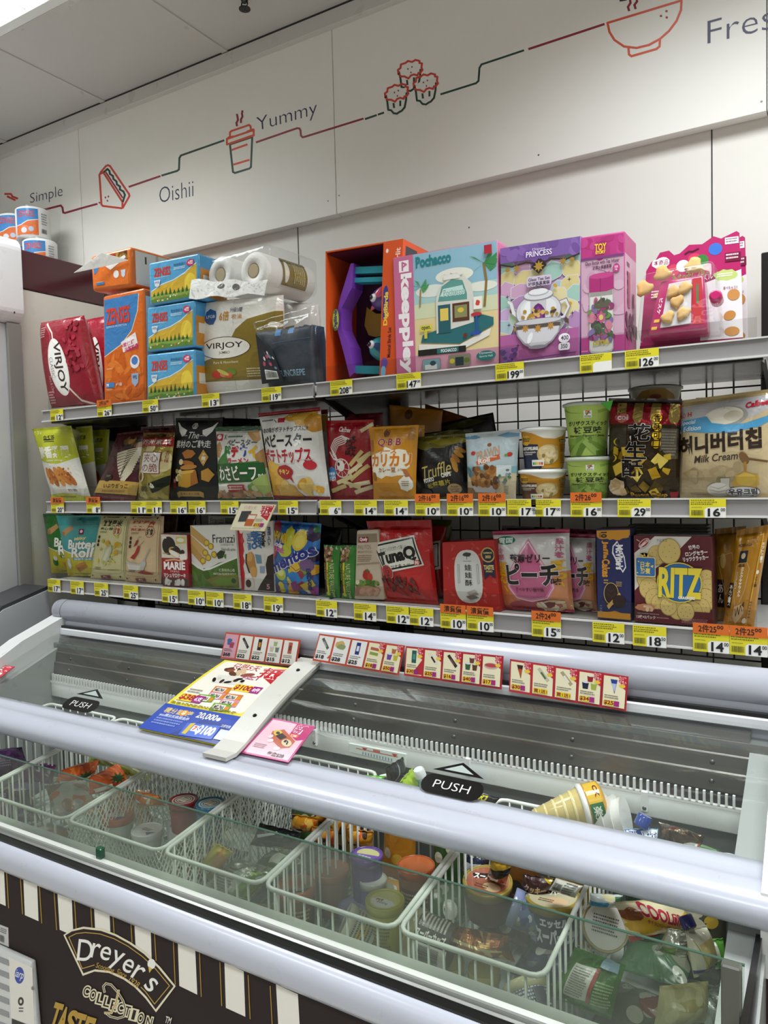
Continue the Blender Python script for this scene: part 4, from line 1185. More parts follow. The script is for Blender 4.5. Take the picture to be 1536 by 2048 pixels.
# navy folded bag in clear film
e = empty('folded_bag', at(570, 775, y=YF), 'navy folded bag in clear film, light blue stripes, right of the kitchen rolls', 'folded bag', 'navy folded bags')
mb = MB(); c = quad3((512, 664, 626, 650, 634, 772, 540, 780), YF + .012, Z1)
sh = bag_mesh(mb, c, .018, '1f2a3a', 'soft', .02, .02, 23, square=.3, wr=.8, pinch=0)
paint(mb, sh, [R(38, 0, 48, 12, '4a8ac4'), R(60, 0, 70, 10, '4a8ac4'), R(44, 26, 100, 27.5, '2c3a4c'), T('FUNCREPE', 36, 70, 84, 80, '8fb4cc', .02), L('34506c', 1, 30, 24, 96, 20), L('16202c', 1.5, 40, 88, 98, 86)], 'soft')
mb.build('pouch', parent=e)
mb = MB(); qq = [at(511, 668, y=YF - .012), at(544, 700, y=YF - .016), at(566, 762, y=YF - .016), at(524, 768, y=YF - .016)]
mb.add(qq + [p + Vector((0, .002, 0)) for p in qq], [(0, 3, 2, 1), (4, 5, 6, 7), (0, 1, 5, 4), (1, 2, 6, 5), (2, 3, 7, 6), (3, 0, 4, 7)], M('23242e', 'card'))
paint(mb, Quad(*qq, n=(0, -1, 0)), [SC(12, 14, 24, 90, 62, 7, 5, ['b94a5c', 'd9d4d0', '3a3c58', '6a8aa0'], 5), R(24, 70, 86, 92, 'e9e9e6'), BC(28, 72, 82, 88)], 'card')
mb.build('swing_tag', parent=e)
mb = MB(); c = quad3((507, 646, 632, 610, 648, 776, 536, 782), YF + .012, Z1)
bag_mesh(mb, c, .024, 'ffffff', 'bag', .10, .02, 24, square=.3, wr=1.2, pinch=0)
mb.mats[0] = glassy
mb.build('film', parent=e)
bag('folded_bag', 'second navy folded bag behind the film wrapped one, only its side showing', (600, 640, 648, 650, 652, 776, 606, 780), YF + .15, Z1, .03, '27496a', [R(20, 10, 60, 20, '4a8ac4')], 'soft', st=.02, sb=.02, seed=27, cat='folded bag', group='navy folded bags', square=.3, pinch=0)

# ---------------------------------------------------------------- top shelf, toys
# open fronted bird toy box
q = quad3((651, 502, 806, 476, 794, 752, 652, 766), YF - .002, Z1)
tl, tr, br, bl = q
D = Vector((0, .14, 0)); th = .003
e = empty('toy_box', bl, 'orange open-fronted toy box with purple perch and two toy birds inside', 'toy box', 'toy boxes on the top shelf')
mb = MB(); OC = M('d8521c', 'card')
def slab(mb, a, b, c, d, n, m):
    n = Vector(n); mb.add([a, b, c, d, a + n, b + n, c + n, d + n], [(0, 1, 2, 3), (7, 6, 5, 4), (0, 4, 5, 1), (1, 5, 6, 2), (2, 6, 7, 3), (3, 7, 4, 0)], m)
slab(mb, tl, bl, bl + D, tl + D, (th, 0, 0), OC)
slab(mb, tr, tr + D, br + D, br, (-th, 0, 0), OC)
slab(mb, tl, tl + D, tr + D, tr, (0, 0, -th), OC)
slab(mb, bl, br, br + D, bl + D, (0, 0, th), OC)
slab(mb, tl + D, bl + D, br + D, tr + D, (0, -th, 0), M('3c1840', 'card'))
def pt(u, v, dy=0.0): return tl.lerp(tr, u).lerp(bl.lerp(br, u), v) + Vector((0, dy, 0))
slab(mb, pt(.76, 0), pt(1, 0), pt(1, 1), pt(.76, 1), (0, .003, 0), OC)
slab(mb, pt(.02, .02, .137), pt(.98, .02, .137), pt(.98, .02, .004), pt(.02, .02, .004), (0, 0, -.0006), M('4a1230', 'card'))
paint(mb, Quad(pt(.78, .01), pt(1, .01), pt(1, 1), pt(.78, 1)), [P('d8521c', 0, 0, 100, 0, 100, 100, 0, 100), T('silverlit', 62, 5, 88, 24, 'f4d8c8', .02, -90), E(14, 6, 8, 1.6, 'f2e0d4'), BL(10, 44, 24, 12, '2c3a8c', 3), T('DigiBirds', 6, 36, 34, 60, 'f0c840', .05, -90), T('Musical Birds Set', 34, 62, 54, 84, '5a1a10', .02, -90), E(18, 88, 22, 4, '6a4aa0'), E(14, 94, 16, 4, '7fb4d0')], 'card')
paint(mb, Quad(tr, tr + D, br + D, br), [R(0, 0, 100, 100, 'd8521c'), R(10, 4, 50, 16, '33363c'), R(56, 8, 90, 26, 'e8e4dc'), BC(60, 12, 86, 22), R(12, 30, 80, 60, 'b0401a')], 'card')
mb.build('carton', parent=e)
PUR = M('7a3fb0', 'plastic')
mb = MB()
def poly_slab(mb, pts, dy, thk, m):
    f = [pt(u, v, dy) for u, v in pts]; b = [pt(u, v, dy + thk) for u, v in pts]; n = len(f)
    tri = tessellate_polygon([[Vector((u, v, 0)) for u, v in pts]])
    mb.add(f + b, [t for t in tri] + [tuple(i + n for i in t[::-1]) for t in tri] + [(i, (i + 1) % n, n + (i + 1) % n, n + i) for i in range(n)], m)
poly_slab(mb, [(.28, .10), (.32, .10), (.30, .28), (.16, .42), (.15, .50), (.16, .58), (.28, .72), (.34, .92), (.28, .95), (.20, .78), (.10, .58), (.09, .46), (.14, .34)], .02, .05, PUR)
mb.build('perch_frame', parent=e)
mb = MB(); poly_slab(mb, [(.27, .38), (.31, .40), (.40, .44), (.75, .46), (.75, .60), (.40, .62), (.30, .60), (.24, .52)], .10, .02, M('b08a20', 'plastic')); poly_slab(mb, [(.28, .16), (.76, .18), (.76, .92), (.28, .88), (.2, .6), (.2, .45)], .125, .01, M('2a1040', 'card')); mb.build('backing', parent=e)
for v0, v1 in ((.12, .17), (.20, .235), (.86, .92)):
    mb = MB(); poly_slab(mb, [(.30, v0), (.78, v0 + .03), (.78, v1 + .03), (.30, v1)], .03, .03, M('2f9cb0', 'plastic')); mb.build('perch_bar', parent=e)
mb = MB()
qd = [pt(.055, .43, .012), pt(.15, .43, .012), pt(.15, .59, .012), pt(.055, .59, .012)]
sb2 = Quad(*qd)
paint(mb, sb2, [E(50, 50, 52, 52, '6a8a28'), E(50, 50, 42, 46, 'b8c84a'), T('DigiBirds', 24, 6, 78, 94, '3a2a78', .05, -90)], 'card'); mb.build('badge', parent=e)
for k, (u, v, bc, wc, lb) in enumerate(((.66, .36, '55408a', 'd85a7a', 'purple'), (.66, .76, '2fa0a8', '2c4a80', 'blue'))):
    c_ = pt(u, v, .05)
    t = empty('toy_bird', c_, lb + (' toy bird with pink wing, upper one in the orange toy box' if k == 0 else ' toy bird with dark blue wing, lower one in the orange toy box'), 'toy bird', 'toy birds in the orange box')
    dirv = Vector((-.75, -.25, -.55 if k == 0 else .5)).normalized()
    mb = MB(); mb.lathe([(.004, -.034), (.016, -.027), (.025, -.012), (.028, .002), (.027, .014), (.024, .024), (.015, .033), (.004, .037)], c_, dirv, M(bc, 'gloss'), 24); b = mb.build('body', parent=t)
    s = dirv.cross(Vector((0, -1, 0))).normalized()
    mb = MB(); bm2 = bmesh.new(); bmesh.ops.create_uvsphere(bm2, u_segments=16, v_segments=10, radius=1)
    fr = Matrix((dirv, s, dirv.cross(s))).transposed()
    for v_ in bm2.verts: v_.co = c_ - dirv * .008 + Vector((0, -.024, .004)) + fr @ Vector((v_.co.x * .024, v_.co.y * .013, v_.co.z * .006))
    mb.bm(bm2, M(wc, 'gloss'), True); mb.build('wing', parent=t)
    mb = MB(); mb.lathe([(.0095, 0), (.0105, .003), (.006, .008), (.001, .009)], c_ + dirv * .016 + Vector((-.004, -.022, .004)), (-.3, -1, .1), M('e6e6ee', 'gloss'), 16); mb.lathe([(.006, .006), (.006, .010), (.001, .0115)], c_ + dirv * .016 + Vector((-.004, -.022, .004)), (-.3, -1, .1), M('101018', 'gloss'), 14); mb.build('eye', parent=t)
    mb = MB(); mb.lathe([(.006, 0), (.004, .006), (.0008, .012)], c_ + dirv * .033 + Vector((0, -.004, -.004)), dirv + Vector((0, 0, -.4)), M('c0506a', 'gloss'), 12); mb.build('beak', parent=t)

# brick kiosk box
art = [R(0, 0, 100, 100, 'e2cf9a'), R(20, 0, 100, 50, '8fb9cc'), R(20, 30, 100, 42, 'a9cccb'), R(20, 42, 100, 54, 'd4d8b4'), E(60, 22, 18, 6, 'e6e6d8'), E(38, 32, 16, 5, 'dfe4da'), E(86, 34, 14, 4, 'e4e6da'), R(0, 0, 20, 100, 'c96a94'), R(20, 84, 100, 100, 'dda2b6'),
       R(5.5, 3.5, 15.5, 13, 'f4eff0'), L('c96a94', 1.6, 9, 11.5, 9, 5, 13, 7, 9, 9), T('keeppley', 4.5, 15.5, 17.5, 98, 'f6f0f2', .055, 90), T('Pochacco', 23, 2.6, 57, 11, '1f7f86', .04, -1),
       L('8a7040', 2.2, 88, 50, 90, 30, 88, 16), ('G', [P('3f8a50', 88, 16, 88 + 15 * math.cos(a), 16 + 10 * math.sin(a) - 3, 88 + 11 * math.cos(a + .3), 16 + 8 * math.sin(a + .3)) for a in (0, .7, 2.2, 2.9, 3.6, 5.2, 5.8)]), L('a08050', 1.4, 26, 44, 27, 30), ('G', [P('4a9a5a', 27, 28, 27 + 9 * math.cos(a), 28 + 6 * math.sin(a) - 2, 27 + 7 * math.cos(a + .4), 28 + 5 * math.sin(a + .4)) for a in (0, .8, 2.4, 3.2, 4.0, 5.4)]),
       P('2a6a70', 28, 68, 84, 56, 96, 60, 96, 66, 64, 78, 26, 74), P('e6e2da', 24, 75, 64, 79, 94, 68, 92, 74, 64, 84, 24, 82), R(23, 80, 70, 85, '181818'), T('POCHACCO', 46, 81, 62, 84, 'f2f2f2', .02), R(42, 80.5, 63, 84.5, '2f6a68'), T('POCHACCO', 46, 81.3, 61, 83.8, 'f2f2f2', .02),
       P('d8d6ce', 42, 68, 42, 40, 46, 30, 56, 24, 70, 24, 76, 30, 78, 40, 78, 62), P('5f9a92', 44, 42, 48, 30, 58, 25, 68, 27, 72, 38, 72, 43), P('bfe0d8', 46, 38, 50, 32, 68, 31, 70, 38), T('Pochacco', 49, 32.5, 70, 38.5, 'e4f2ee', .01), T('Pochacco', 49.6, 33, 69.6, 38, '6a9a94', -.005),
       R(44, 45, 56, 68, '245c66'), R(46, 48, 54, 58, 'e6c860'), R(58, 45, 74, 60, '5a3222'), R(60, 47, 72, 57, '8a8a5a'), E(66, 51, 3, 2, 'd8c040'), R(50, 21, 66, 25, 'e6e4de'), E(54, 19.5, 3, 2, 'e6e4de'), E(60, 19, 3, 2, 'e6e4de'), E(66, 20.5, 3, 2, 'e6e4de'), R(78, 42, 86, 52, 'f0ece2'), BL(82, 47, 2, 2.4, 'cc4a38', 2), E(80.5, 56, 5, 1.6, 'b9303a'), R(80, 57, 81.6, 70, '2a50a8'), E(80, 71, 5, 1.6, '2a50a8'),
       R(26, 60, 38, 65, 'd9cf4c'), T('open.', 27.5, 61, 36.5, 64.5, '303020', .02), R(30, 65, 33, 71, 'cfc048'), E(70, 72, 2, 2, '6a3220'),
       RR(27, 88, 46, 98, 'ab7f90', 2), RR(28, 88.6, 45, 97.4, '7fa8b0', 2), R(30, 93, 42, 97, 'e2e2e0'), E(38, 92, 3, 2, '2f4a58'), RR(53, 86.6, 75, 97, 'ab7f90', 2), RR(54, 87.2, 74, 96.4, '8a8a70', 2), R(60, 89, 68, 96, '2a3a40'), E(57, 92, 2.4, 2, 'd8c040'), E(71, 92, 3, 2, '6a7a3a'), E(89, 90, 9, 4, '2f7a78'), T('Dynamic', 83, 87, 95, 89, 'e2f0ee', .01), T('Sports Hall', 83, 89.6, 95, 91.6, 'e2f0ee', .01), FP(86, 96, 99, 98.5, 2, 'b88498'), R(89, 2.5, 96, 9.5, 'b02a3a')]
carton('toy_box', 'pastel beach toy box with pink band and small kiosk picture, beside the orange box', (786, 515, 995, 479, 999, 733, 793, 752), YF - .006, Z1, .07, 'c96a94', art, sidecol='c96a94', topcol='c97a9c', group='toy boxes on the top shelf', cat='toy box')

# glass tea set box
mo = ['9fc4b8', 'b48ab8', 'd4c48a', 'c9a0c0', 'a8c0c8', 'b9d0b0', 'c4a8d0', 'dcd0a0']
rg = random.Random(5)
vor = []
for j in range(7):
    for i in range(5):
        cx, cy = i * 22 + rg.random() * 10, 14 + j * 10.5 + rg.random() * 5
        vor.append(BL(cx, cy, 14, 8, 'd8d0dc', i + j * 7, 7, .2)); vor.append(BL(cx, cy, 13, 7.4, mo[rg.randrange(8)], i + j * 7, 7, .2))
gl = ['c0bcc4', 'd8d6da', '9a96a0', 'e8e8ea']
art = [R(0, 0, 100, 100, 'b894c0')] + vor + [R(0, 0, 100, 13, '7a5aa0'), SC(16, 0, 0, 100, 12, 6, 4, ['8664ac', '704f96'], 4), R(0, 74, 100, 100, 'b0609c'), SC(20, 0, 76, 100, 98, 6, 4, ['ba6ca6', 'a45690'], 6),
       T('Disney', 42, 4, 58, 6.6, 'e8dcf0', .0), T('PRINCESS', 34, 6.5, 66, 11, 'efe4f4', .015), L('3a2a30', 2, 0, 14, 16, 17, 34, 15, 50, 18, 66, 15, 84, 17, 100, 14), P('2a2420', 50, 13, 60, 19.5, 50, 26, 40, 19.5), ST(50, 19.5, 7, 5, 'b08a3a', 8, .5), ST(22, 19, 5, 3.6, 'a07c34', 8, .5), ST(80, 18.5, 5, 3.6, 'a07c34', 8, .5), E(10, 19, 3, 2, 'a07c34'), E(91, 18, 3, 2, 'a07c34'),
       RR(35, 27.5, 66, 36, 'cfc0d4', 2), T('Glass Tea Set', 37, 29, 64, 31.4, '3a2c4a', .02), T('玻璃茶具套裝', 37, 32.2, 64, 35.4, '3a2c4a', .03), SC(12, 6, 36, 96, 72, 2.4, 2, ['c99a30', '5a4a24'], 9), ('G', [ST(x, y, 3, 2.2, '3a3048', 4, .25) for x, y in ((10, 42), (88, 34), (92, 62), (12, 66), (60, 82), (24, 84), (78, 86))]),
       L('e4e2e6', 4, 28, 62, 18, 56, 15, 48, 12, 46), L('a09ca8', 1, 30, 60, 20, 54, 17, 47, 12, 45), L('e0dee2', 3, 74, 52, 84, 50, 88, 56, 82, 64, 72, 66), L('8c8894', 1, 74, 51, 85, 49, 89.5, 56, 83, 65, 72, 67), E(50, 57, 29, 15, '8e8a96'), E(50, 57, 28, 14.4, 'd4d2d8'), E(50, 55, 23, 10, 'e2e2e6'), E(36, 56, 5, 8, 'f0f0f2', 10),
       P('c8c6cc', 40, 44, 60, 44, 60, 58, 40, 58), E(50, 44, 19, 4.5, '8e8a96'), E(50, 43.4, 18, 4, 'dadade'), E(50, 41.5, 13, 3, 'b4b0ba'), E(50, 40.8, 12, 2.6, 'e6e6ea'), LC('6a6672', 1.2, 47, 38, 47, 36, 50, 34.6, 53, 36, 53, 38), P('6a2a74', 41, 64, 42, 56, 46, 52, 50, 50.5, 54, 52, 58, 56, 59, 64), P('8a3a94', 44, 64, 45, 57, 50, 53, 55, 57, 56, 64), SC(7, 43, 55, 57, 63, 2.2, 2, ['d8b060'], 3), SC(14, 26, 56, 76, 62, 2, 1.6, ['b08a30', '4a4030'], 8),
       P('9a96a2', 20, 66, 80, 66, 77, 76, 68, 84, 60, 87, 40, 87, 32, 84, 23, 76), P('d0ced4', 22, 67, 78, 67, 75, 76, 66, 83, 58, 86, 42, 86, 34, 83, 25, 76), E(50, 66, 31, 3, '7e7a86'), E(50, 65.6, 29, 2.2, 'c9c7cd'), R(22, 68, 78, 71, '5a5048'), ST(34, 70.5, 5, 3.8, 'b8863a', 8, .5), ST(50, 71.5, 5, 3.8, 'b8863a', 8, .5), ST(66, 70.5, 5, 3.8, 'b8863a', 8, .5), E(40, 79, 3, 5, 'ecebee', 20), L('8c8894', 1.4, 78, 70, 86, 70, 88, 75, 84, 80, 76, 79), E(50, 87, 12, 1.6, '8e8a96'),
       E(83, 82, 7, 4, 'efeaf2'), T('400', 79, 80, 88, 83.5, '4a2c5a', .02), RR(76, 86, 90, 92, 'efeaf2', 2), T('350', 79, 87, 87, 90.5, '4a2c5a', .02), SC(26, 4, 86, 22, 98, 3, 2, ['5a3a78', '8a5aa0', '4a7a80', '70408a'], 11), FP(74, 95, 98, 97.5, 2, '6a3a6a'), R(0, 97.6, 100, 100, '6a4a90'), L('5a3a78', 1, 24, 97, 98, 94.5)]
carton('toy_box', 'lilac glass tea set box with teapot picture, right of the beach toy box', (1001, 496, 1163, 471, 1160, 717, 1001, 733), YF - .004, Z1, .11, '7a5aa0', art, sidecol='6a4c90', topcol='6a4c90', group='toy boxes on the top shelf', cat='gift box')

# glass bottle box
art = [R(0, 0, 100, 100, 'c9a2b8'), R(0, 0, 100, 17, 'b8387e'), SC(14, 0, 0, 100, 16, 9, 4, ['c0448a', 'ae3074'], 4), SC(24, 0, 22, 100, 80, 9, 5, ['cfaabf', 'c398b0'], 7), R(0, 84, 100, 100, 'b8468a'), R(0, 16.5, 100, 18.5, '7a3a7a'), R(0, 97, 100, 99, '7a5aa0'), O('TOY', 33, 6, 60, 11.6, 'f0cf3c', 'b02a34', .04, .12), T('STORY', 35, 12, 58, 14.4, 'f0cf3c', .05), T('Disney·Pixar', 36, 4, 58, 5.4, '3a1a4a'),
       T('Glass Bottle with Tea Infuser', 10, 20, 90, 23, '4a2038', .012), T('玻璃水樽連茶隔', 28, 24.2, 72, 27.4, '4a2038', .025), E(83, 28, 8, 3.6, 'b8387e'), T('500', 79, 26.2, 87, 28, 'f0e0e8', .02), T('ML', 80, 28.6, 86, 30, 'f0e0e8', .02),
       P('b8b6b4', 20, 36, 76, 36, 76, 95, 72, 97.5, 48, 98.5, 24, 97.5, 20, 95), P('d8d8d4', 22, 44, 74, 44, 74, 94, 70, 96, 48, 97, 26, 96, 22, 94), P('98968f', 22, 44, 74, 44, 74, 50, 22, 50), P('a82e72', 20, 34, 26, 32, 60, 30.5, 77, 31.5, 77, 45, 60, 46.5, 20, 46), E(48, 33, 28, 2.4, 'bf4486'), L('7a1c52', 1, 46, 35, 46, 46.5), SC(46, 24, 54, 72, 86, 7, 3.4, ['6a8a4a', '8a3a6a', 'b85a84', '4a6a48', '7a6a9a', 'c47a8c', '4e4a44'], 12),
       P('5c5a48', 30, 60, 36, 52, 42, 58, 48, 50, 54, 58, 62, 52, 66, 60), ST(48, 68, 13, 6, 'b85a84', 6, .6), E(48, 68, 5, 2.4, 'd8c070'), L('4a6a48', 1.6, 30, 84, 38, 76, 48, 84, 58, 76, 68, 84), SC(10, 26, 84, 72, 88, 4, 2, ['7a6a9a', '9a5a90'], 4), T('LOTSO', 30, 87.5, 66, 91, 'c8b020', .05), FP(2, 95, 18, 97, 1, 'd8a0c0')]
carton('toy_box', 'pink narrow bottle box with patterned flask picture, right of the tea set box', (1161, 475, 1249, 461, 1250, 708, 1161, 716), YF - .004, Z1, .10, 'b8387e', art, side=[R(0, 0, 100, 100, 'c9a2b8'), R(0, 0, 100, 16, 'b8387e'), R(0, 84, 100, 100, 'b8468a'), FP(16, 22, 40, 60, 5, '6a3a54'), R(20, 30, 40, 60, 'a8607e'), SC(30, 0, 66, 100, 84, 9, 3, ['5a3a50', '8a5a70', '6a4a5a'], 8), R(60, 46, 74, 58, '8a2a5a')], topcol='c0448a', group='toy boxes on the top shelf', cat='gift box')

# biscuit puzzle blister packs
def blister(q, y, label, front):
    c = quad3(q, y, Z1, .05)
    tl, tr, br, bl = c
    e = empty('toy_blister_pack', bl.lerp(br, .5), label, 'toy pack', 'magenta toy blister packs')
    mb = MB(); nrm = (tr - tl).cross(tl - bl).normalized()
    out = [(0, .22), (.05, .14), (.10, .12), (.14, .06), (.24, .05), (.30, .10), (.36, .09), (.46, .02), (.60, .03), (.72, -.03), (.80, .0), (.96, -.05), (.99, -.03), (1, 1), (0, 1)]
    qd = Quad(tl, tr, br, bl)
    f = [qd.p(u, v, 0) for u, v in out]; b = [p - qd.n * .0015 for p in f]; n = len(f)
    tri = tessellate_polygon([[Vector((u * qd.w, v * qd.h, 0)) for u, v in out]])
    mg = M('a8205e', 'gloss')
    mb.add(f + b, [t if (f[t[1]] - f[t[0]]).cross(f[t[2]] - f[t[0]]).dot(qd.n) > 0 else t[::-1] for t in tri] + [tuple(i + n for i in t) for t in tri] + [(i, (i + 1) % n, n + (i + 1) % n, n + i) for i in range(n)], mg)
    paint(mb, qd, [L('4a1026', 2.4, 42, 10.5, 46, 8.5, 50, 9, 56, 7), BL(16, 16, 10, 5, 'e6e0e0', 3), T('本商品', 8, 13, 24, 18, '8a3a5a', .02), ('G', [E(x, y, 7, 5.5, c_, 20) for x, y, c_ in ((18, 26, 'd8b0a0'), (30, 24, 'c0405a'), (40, 21, 'e2e2e0'), (52, 16, 'c8385e'), (60, 18, '3a7a3a'), (74, 9, '3a6ac0'))]), R(84, 0, 98, 6, 'e9e6ea'), FP(85, 1, 97, 5.4, 2, '6a3a50'), R(84, 14, 100, 22, '6a1438'), FP(85, 15, 98, 21, 2, 'e0c8d0'), T('たべっ子どうぶつ', 30, 26, 68, 34, 'f2d65c', .08, -12), T('たべっ子どうぶつ', 30, 26, 68, 34, '2a6a3c', .02, -12), T('ビスケットパズル', 26, 33, 72, 39, '5a1030', .02, -10), T('ビスケットパズル', 26, 33.4, 72, 39, 'f0d0dc', .0, -10),
                   P('d4cfd2', 60, 40, 100, 30, 100, 92, 60, 98), BL(84, 34, 12, 5, 'b0c070', 5), FP(76, 32, 92, 36, 2, 'f4f4e8'), E(92, 52, 6, 5, 'b8824a'), E(88, 70, 6, 4, 'b07a40', -30), E(90, 84, 7, 4, 'b8824a'), T('食べちゃう!?', 82, 44, 96, 47, '8a3a50', .01), P('7c1240', 0, 92, 100, 90, 100, 100, 0, 100), T('M', 84, 93, 94, 99, 'e2d8dc', .04), E(20, 46, 10, 2.4, 'd8c060'), FP(8, 42, 20, 50, 3, 'f0d8e0')], 'gloss')
    mb.build('backing_card', parent=e)
    if not front: return
    mb = MB()
    cc = [qd.p(u, v, h) for h in (.001, .05) for u, v in ((.12, .90), (.70, .88), (.66, .40), (.22, .42))]
    mb.hexa(cc, M('b01e60', 'gloss'), .006, 3)
    F = Quad(qd.p(.22, .43, .0505), qd.p(.655, .41, .0505), qd.p(.69, .87, .0505), qd.p(.13, .89, .0505), n=qd.n)
    paint(mb, F, [R(76, 4, 96, 92, 'b82a34'), R(84, 16, 88, 52, '3a7a4a'), T('ビスケ', 8, 34, 15, 64, 'f0e0e8', .03, 90), R(6, 74, 16, 80, 'd8b040'), R(4, 88, 14, 94, 'd8b040')], 'gloss')
    dev = mb.build('puzzle_case', parent=e)
    mb = MB(); cc = [F.p(u, v, h) for h in (.0003, .003) for u, v in ((.2, .92), (.74, .9), (.74, .06), (.22, .08))]
    mb.hexa(cc, M('cdc8ca', 'gloss'), .001, 1); mb.build('tray', parent=dev)
    def biscuit(u, v, r, seed, S, h0, pr=dev):
        rg = random.Random(seed); m_ = MB(); k = 16
        base = [(S.c[0].lerp(S.c[1], u).lerp(S.c[3].lerp(S.c[2], u), v)) + S.n * h0]
        ex = (S.c[1] - S.c[0]).normalized(); ey = (S.c[3] - S.c[0]).normalized()
        ph = rg.random() * 6
        ring = [r * (1 + .16 * math.sin(3 * a + ph) + .10 * math.sin(5 * a + ph * 2)) for a in (6.2832 * i / k for i in range(k))]
        vv = []
        for sc_, hh in ((1, 0), (1, .004), (.88, .0065), (.4, .007)):
            vv += [base[0] + (ex * math.cos(6.2832 * i / k) + ey * math.sin(6.2832 * i / k)) * ring[i] * sc_ + S.n * hh for i in range(k)]
        fs = [(j * k + i, j * k + (i + 1) % k, (j + 1) * k + (i + 1) % k, (j + 1) * k + i) for j in range(3) for i in range(k)] + [tuple(range(3 * k, 4 * k))]
        fs = [f[::-1] for f in fs]
        m_.add(vv, fs, M(rg.choice(['d0a868', 'c89c5a', 'cda262']), 'matte'), True)
        m_.build('toy_biscuit', parent=pr)
    for k, (u, v) in enumerate(((.36, .26), (.60, .22), (.46, .46), (.32, .74), (.60, .70))): biscuit(u, v, .0125, k + 3, F, .003)
    for k, (u, v) in enumerate(((.06, .48), (.24, .36), (.56, .32))): biscuit(u, v, .016, k + 13, qd, .05, e)
    mb = MB()
    cc = [qd.p(u, v, h) for h in (.002, .062) for u, v in ((.0, .92), (.84, .90), (.78, .28), (.02, .34))]
    cc[4:] = [a.lerp(sum(cc[4:], Vector()) / 4, .06) for a in cc[4:]]
    mb.hexa(cc, glassy, .01, 3); mb.build('blister', parent=e)
    mb = MB(); a_ = qd.p(.78, .62, .03); mb.lathe([(.004, 0), (.012, .002), (.012, .03), (.008, .034)], a_, qd.n, M('b01e60', 'gloss'), 16); mb.build('knob', parent=dev)
blister((1296, 494, 1481, 470, 1487, 692, 1279, 704), YF + .078, 'front magenta toy blister pack with biscuit puzzle case', True)
blister((1330, 500, 1492, 476, 1497, 690, 1330, 702), YF + .16, 'second magenta toy pack standing behind the front blister pack', False)
# ---------------------------------------------------------------- middle shelf, left bay
FRIED = ['c97a22', 'b5651a', 'd88c30', 'a85a18']
GR = 'green pouches of the middle shelf'
art = [R(0, 0, 100, 100, 'e4e2da'), P('b9bf2a', 0, 0, 100, 0, 100, 42, 80, 46, 55, 50, 30, 49, 0, 44), R(0, 0, 100, 4, 'a8ae24'), E(40, 17, 12, 1, '1a1a14'), T('自然派', 30, 11, 60, 18, '15140f', .05), R(30, 19, 58, 20, '15140f'), T('脆香雞翼', 8, 26, 88, 42, 'eeeadf', .10), T('Salted Wings', 26, 44, 70, 47, 'f2efe0', .01),
       E(20, 66, 7, 12, FRIED[0], -10), E(32, 68, 8, 13, FRIED[1], -16), E(48, 67, 8, 14, FRIED[2], -22), E(62, 66, 9, 14, FRIED[0], -32), E(74, 69, 7, 12, FRIED[1], -40), SC(30, 14, 56, 80, 78, 2, 1.4, ['8f4a12', 'e0a050'], 3), R(56, 82, 84, 88, 'f2f0e8'), T('勁脆', 58, 83, 80, 87, '55534c', .02), P('b9bf2a', 0, 92, 40, 89, 100, 93, 100, 100, 0, 100), FP(30, 93, 70, 96, 1, '6a7018')]
bag('snack_pouch', 'front yellow-green pouch with fried wings picture, leaning outward at the left end', (64, 848, 142, 842, 184, 997, 106, 995), YF, Z2, .022, 'e0ded4', art, st=.05, sb=.02, seed=31, cat='snack pouch', group=GR)
for k, (q, dy, lb) in enumerate((((120, 852, 184, 848, 198, 992, 140, 994), .055, 'yellow-green pouch directly behind the front wings pouch'), ((160, 858, 219, 856, 214, 990, 160, 992), .115, 'third yellow-green pouch with creased side, behind two others'), ((190, 866, 236, 864, 232, 988, 180, 990), .18, 'fourth yellow-green pouch, deepest of its row'))):
    bag('snack_pouch', lb, q, YF + dy, Z2, .02, 'd4d2c8', [R(0, 0, 100, 46, 'aab026'), P('aab026', 0, 44, 100, 44, 100, 48, 50, 54, 0, 48), R(0, 0, 100, 4, '9aa020'), T('自然派', 60, 12, 84, 18, '15140f', .05), T('雞翼', 40, 26, 90, 42, 'eeeadf', .10), SC(10, 20, 60, 80, 84, 8, 5, FRIED, k)], st=.05, sb=.02, seed=33 + k, cat='snack pouch', group=GR)
stick = []
for k in range(11):
    a = -10 + 6.0 * k; x0, y0 = 90 - k * 3.0, 26 + k * 2.0
    stick.append(('G', [L('d8cfb4', 5.4, 98 - k * 1.5, 26 + k * 3.4, 36 + k * 3.2, 34 + k * 4.2), L('3a2416', 1.6, 84 - k * 2, 28 + k * 3.2, 62, 31 + k * 3.8)]))
art = [R(0, 0, 100, 100, '48141a'), E(66, 19, 30, 8, '1f1512'), SC(9, 46, 14, 88, 24, 9, 3.4, ['8a6a34', 'a07c40', '6a4a24'], 4)] + stick + [P('bf9a4a', 0, 72, 100, 74, 100, 92, 0, 90), E(30, 68, 12, 6, '1c1210'), FP(24, 65, 36, 68, 2, 'b89a68'), T('いぶりがっこ', 24, 77, 82, 83, '2a1a12', .02), FP(22, 86, 80, 89, 2, '6a4a24'), P('5a1820', 0, 92, 100, 92, 100, 100, 0, 100)]
bag('snack_bag', 'dark red bag with pale sticks and tan band lying back against the pouches', (236, 866, 300, 858, 272, 1000, 184, 996), YF, Z2, .018, '48141a', art, lean=.05, st=.03, sb=.03, seed=41, wr=.7)
bag('snack_bag', 'dark brown snack bag almost hidden behind the dark red stick bag', (214, 850, 292, 846, 282, 990, 204, 992), YF + .17, Z2, .018, '2c140f', [E(70, 20, 20, 6, '6a5a24')], st=.03, sb=.03, seed=42)
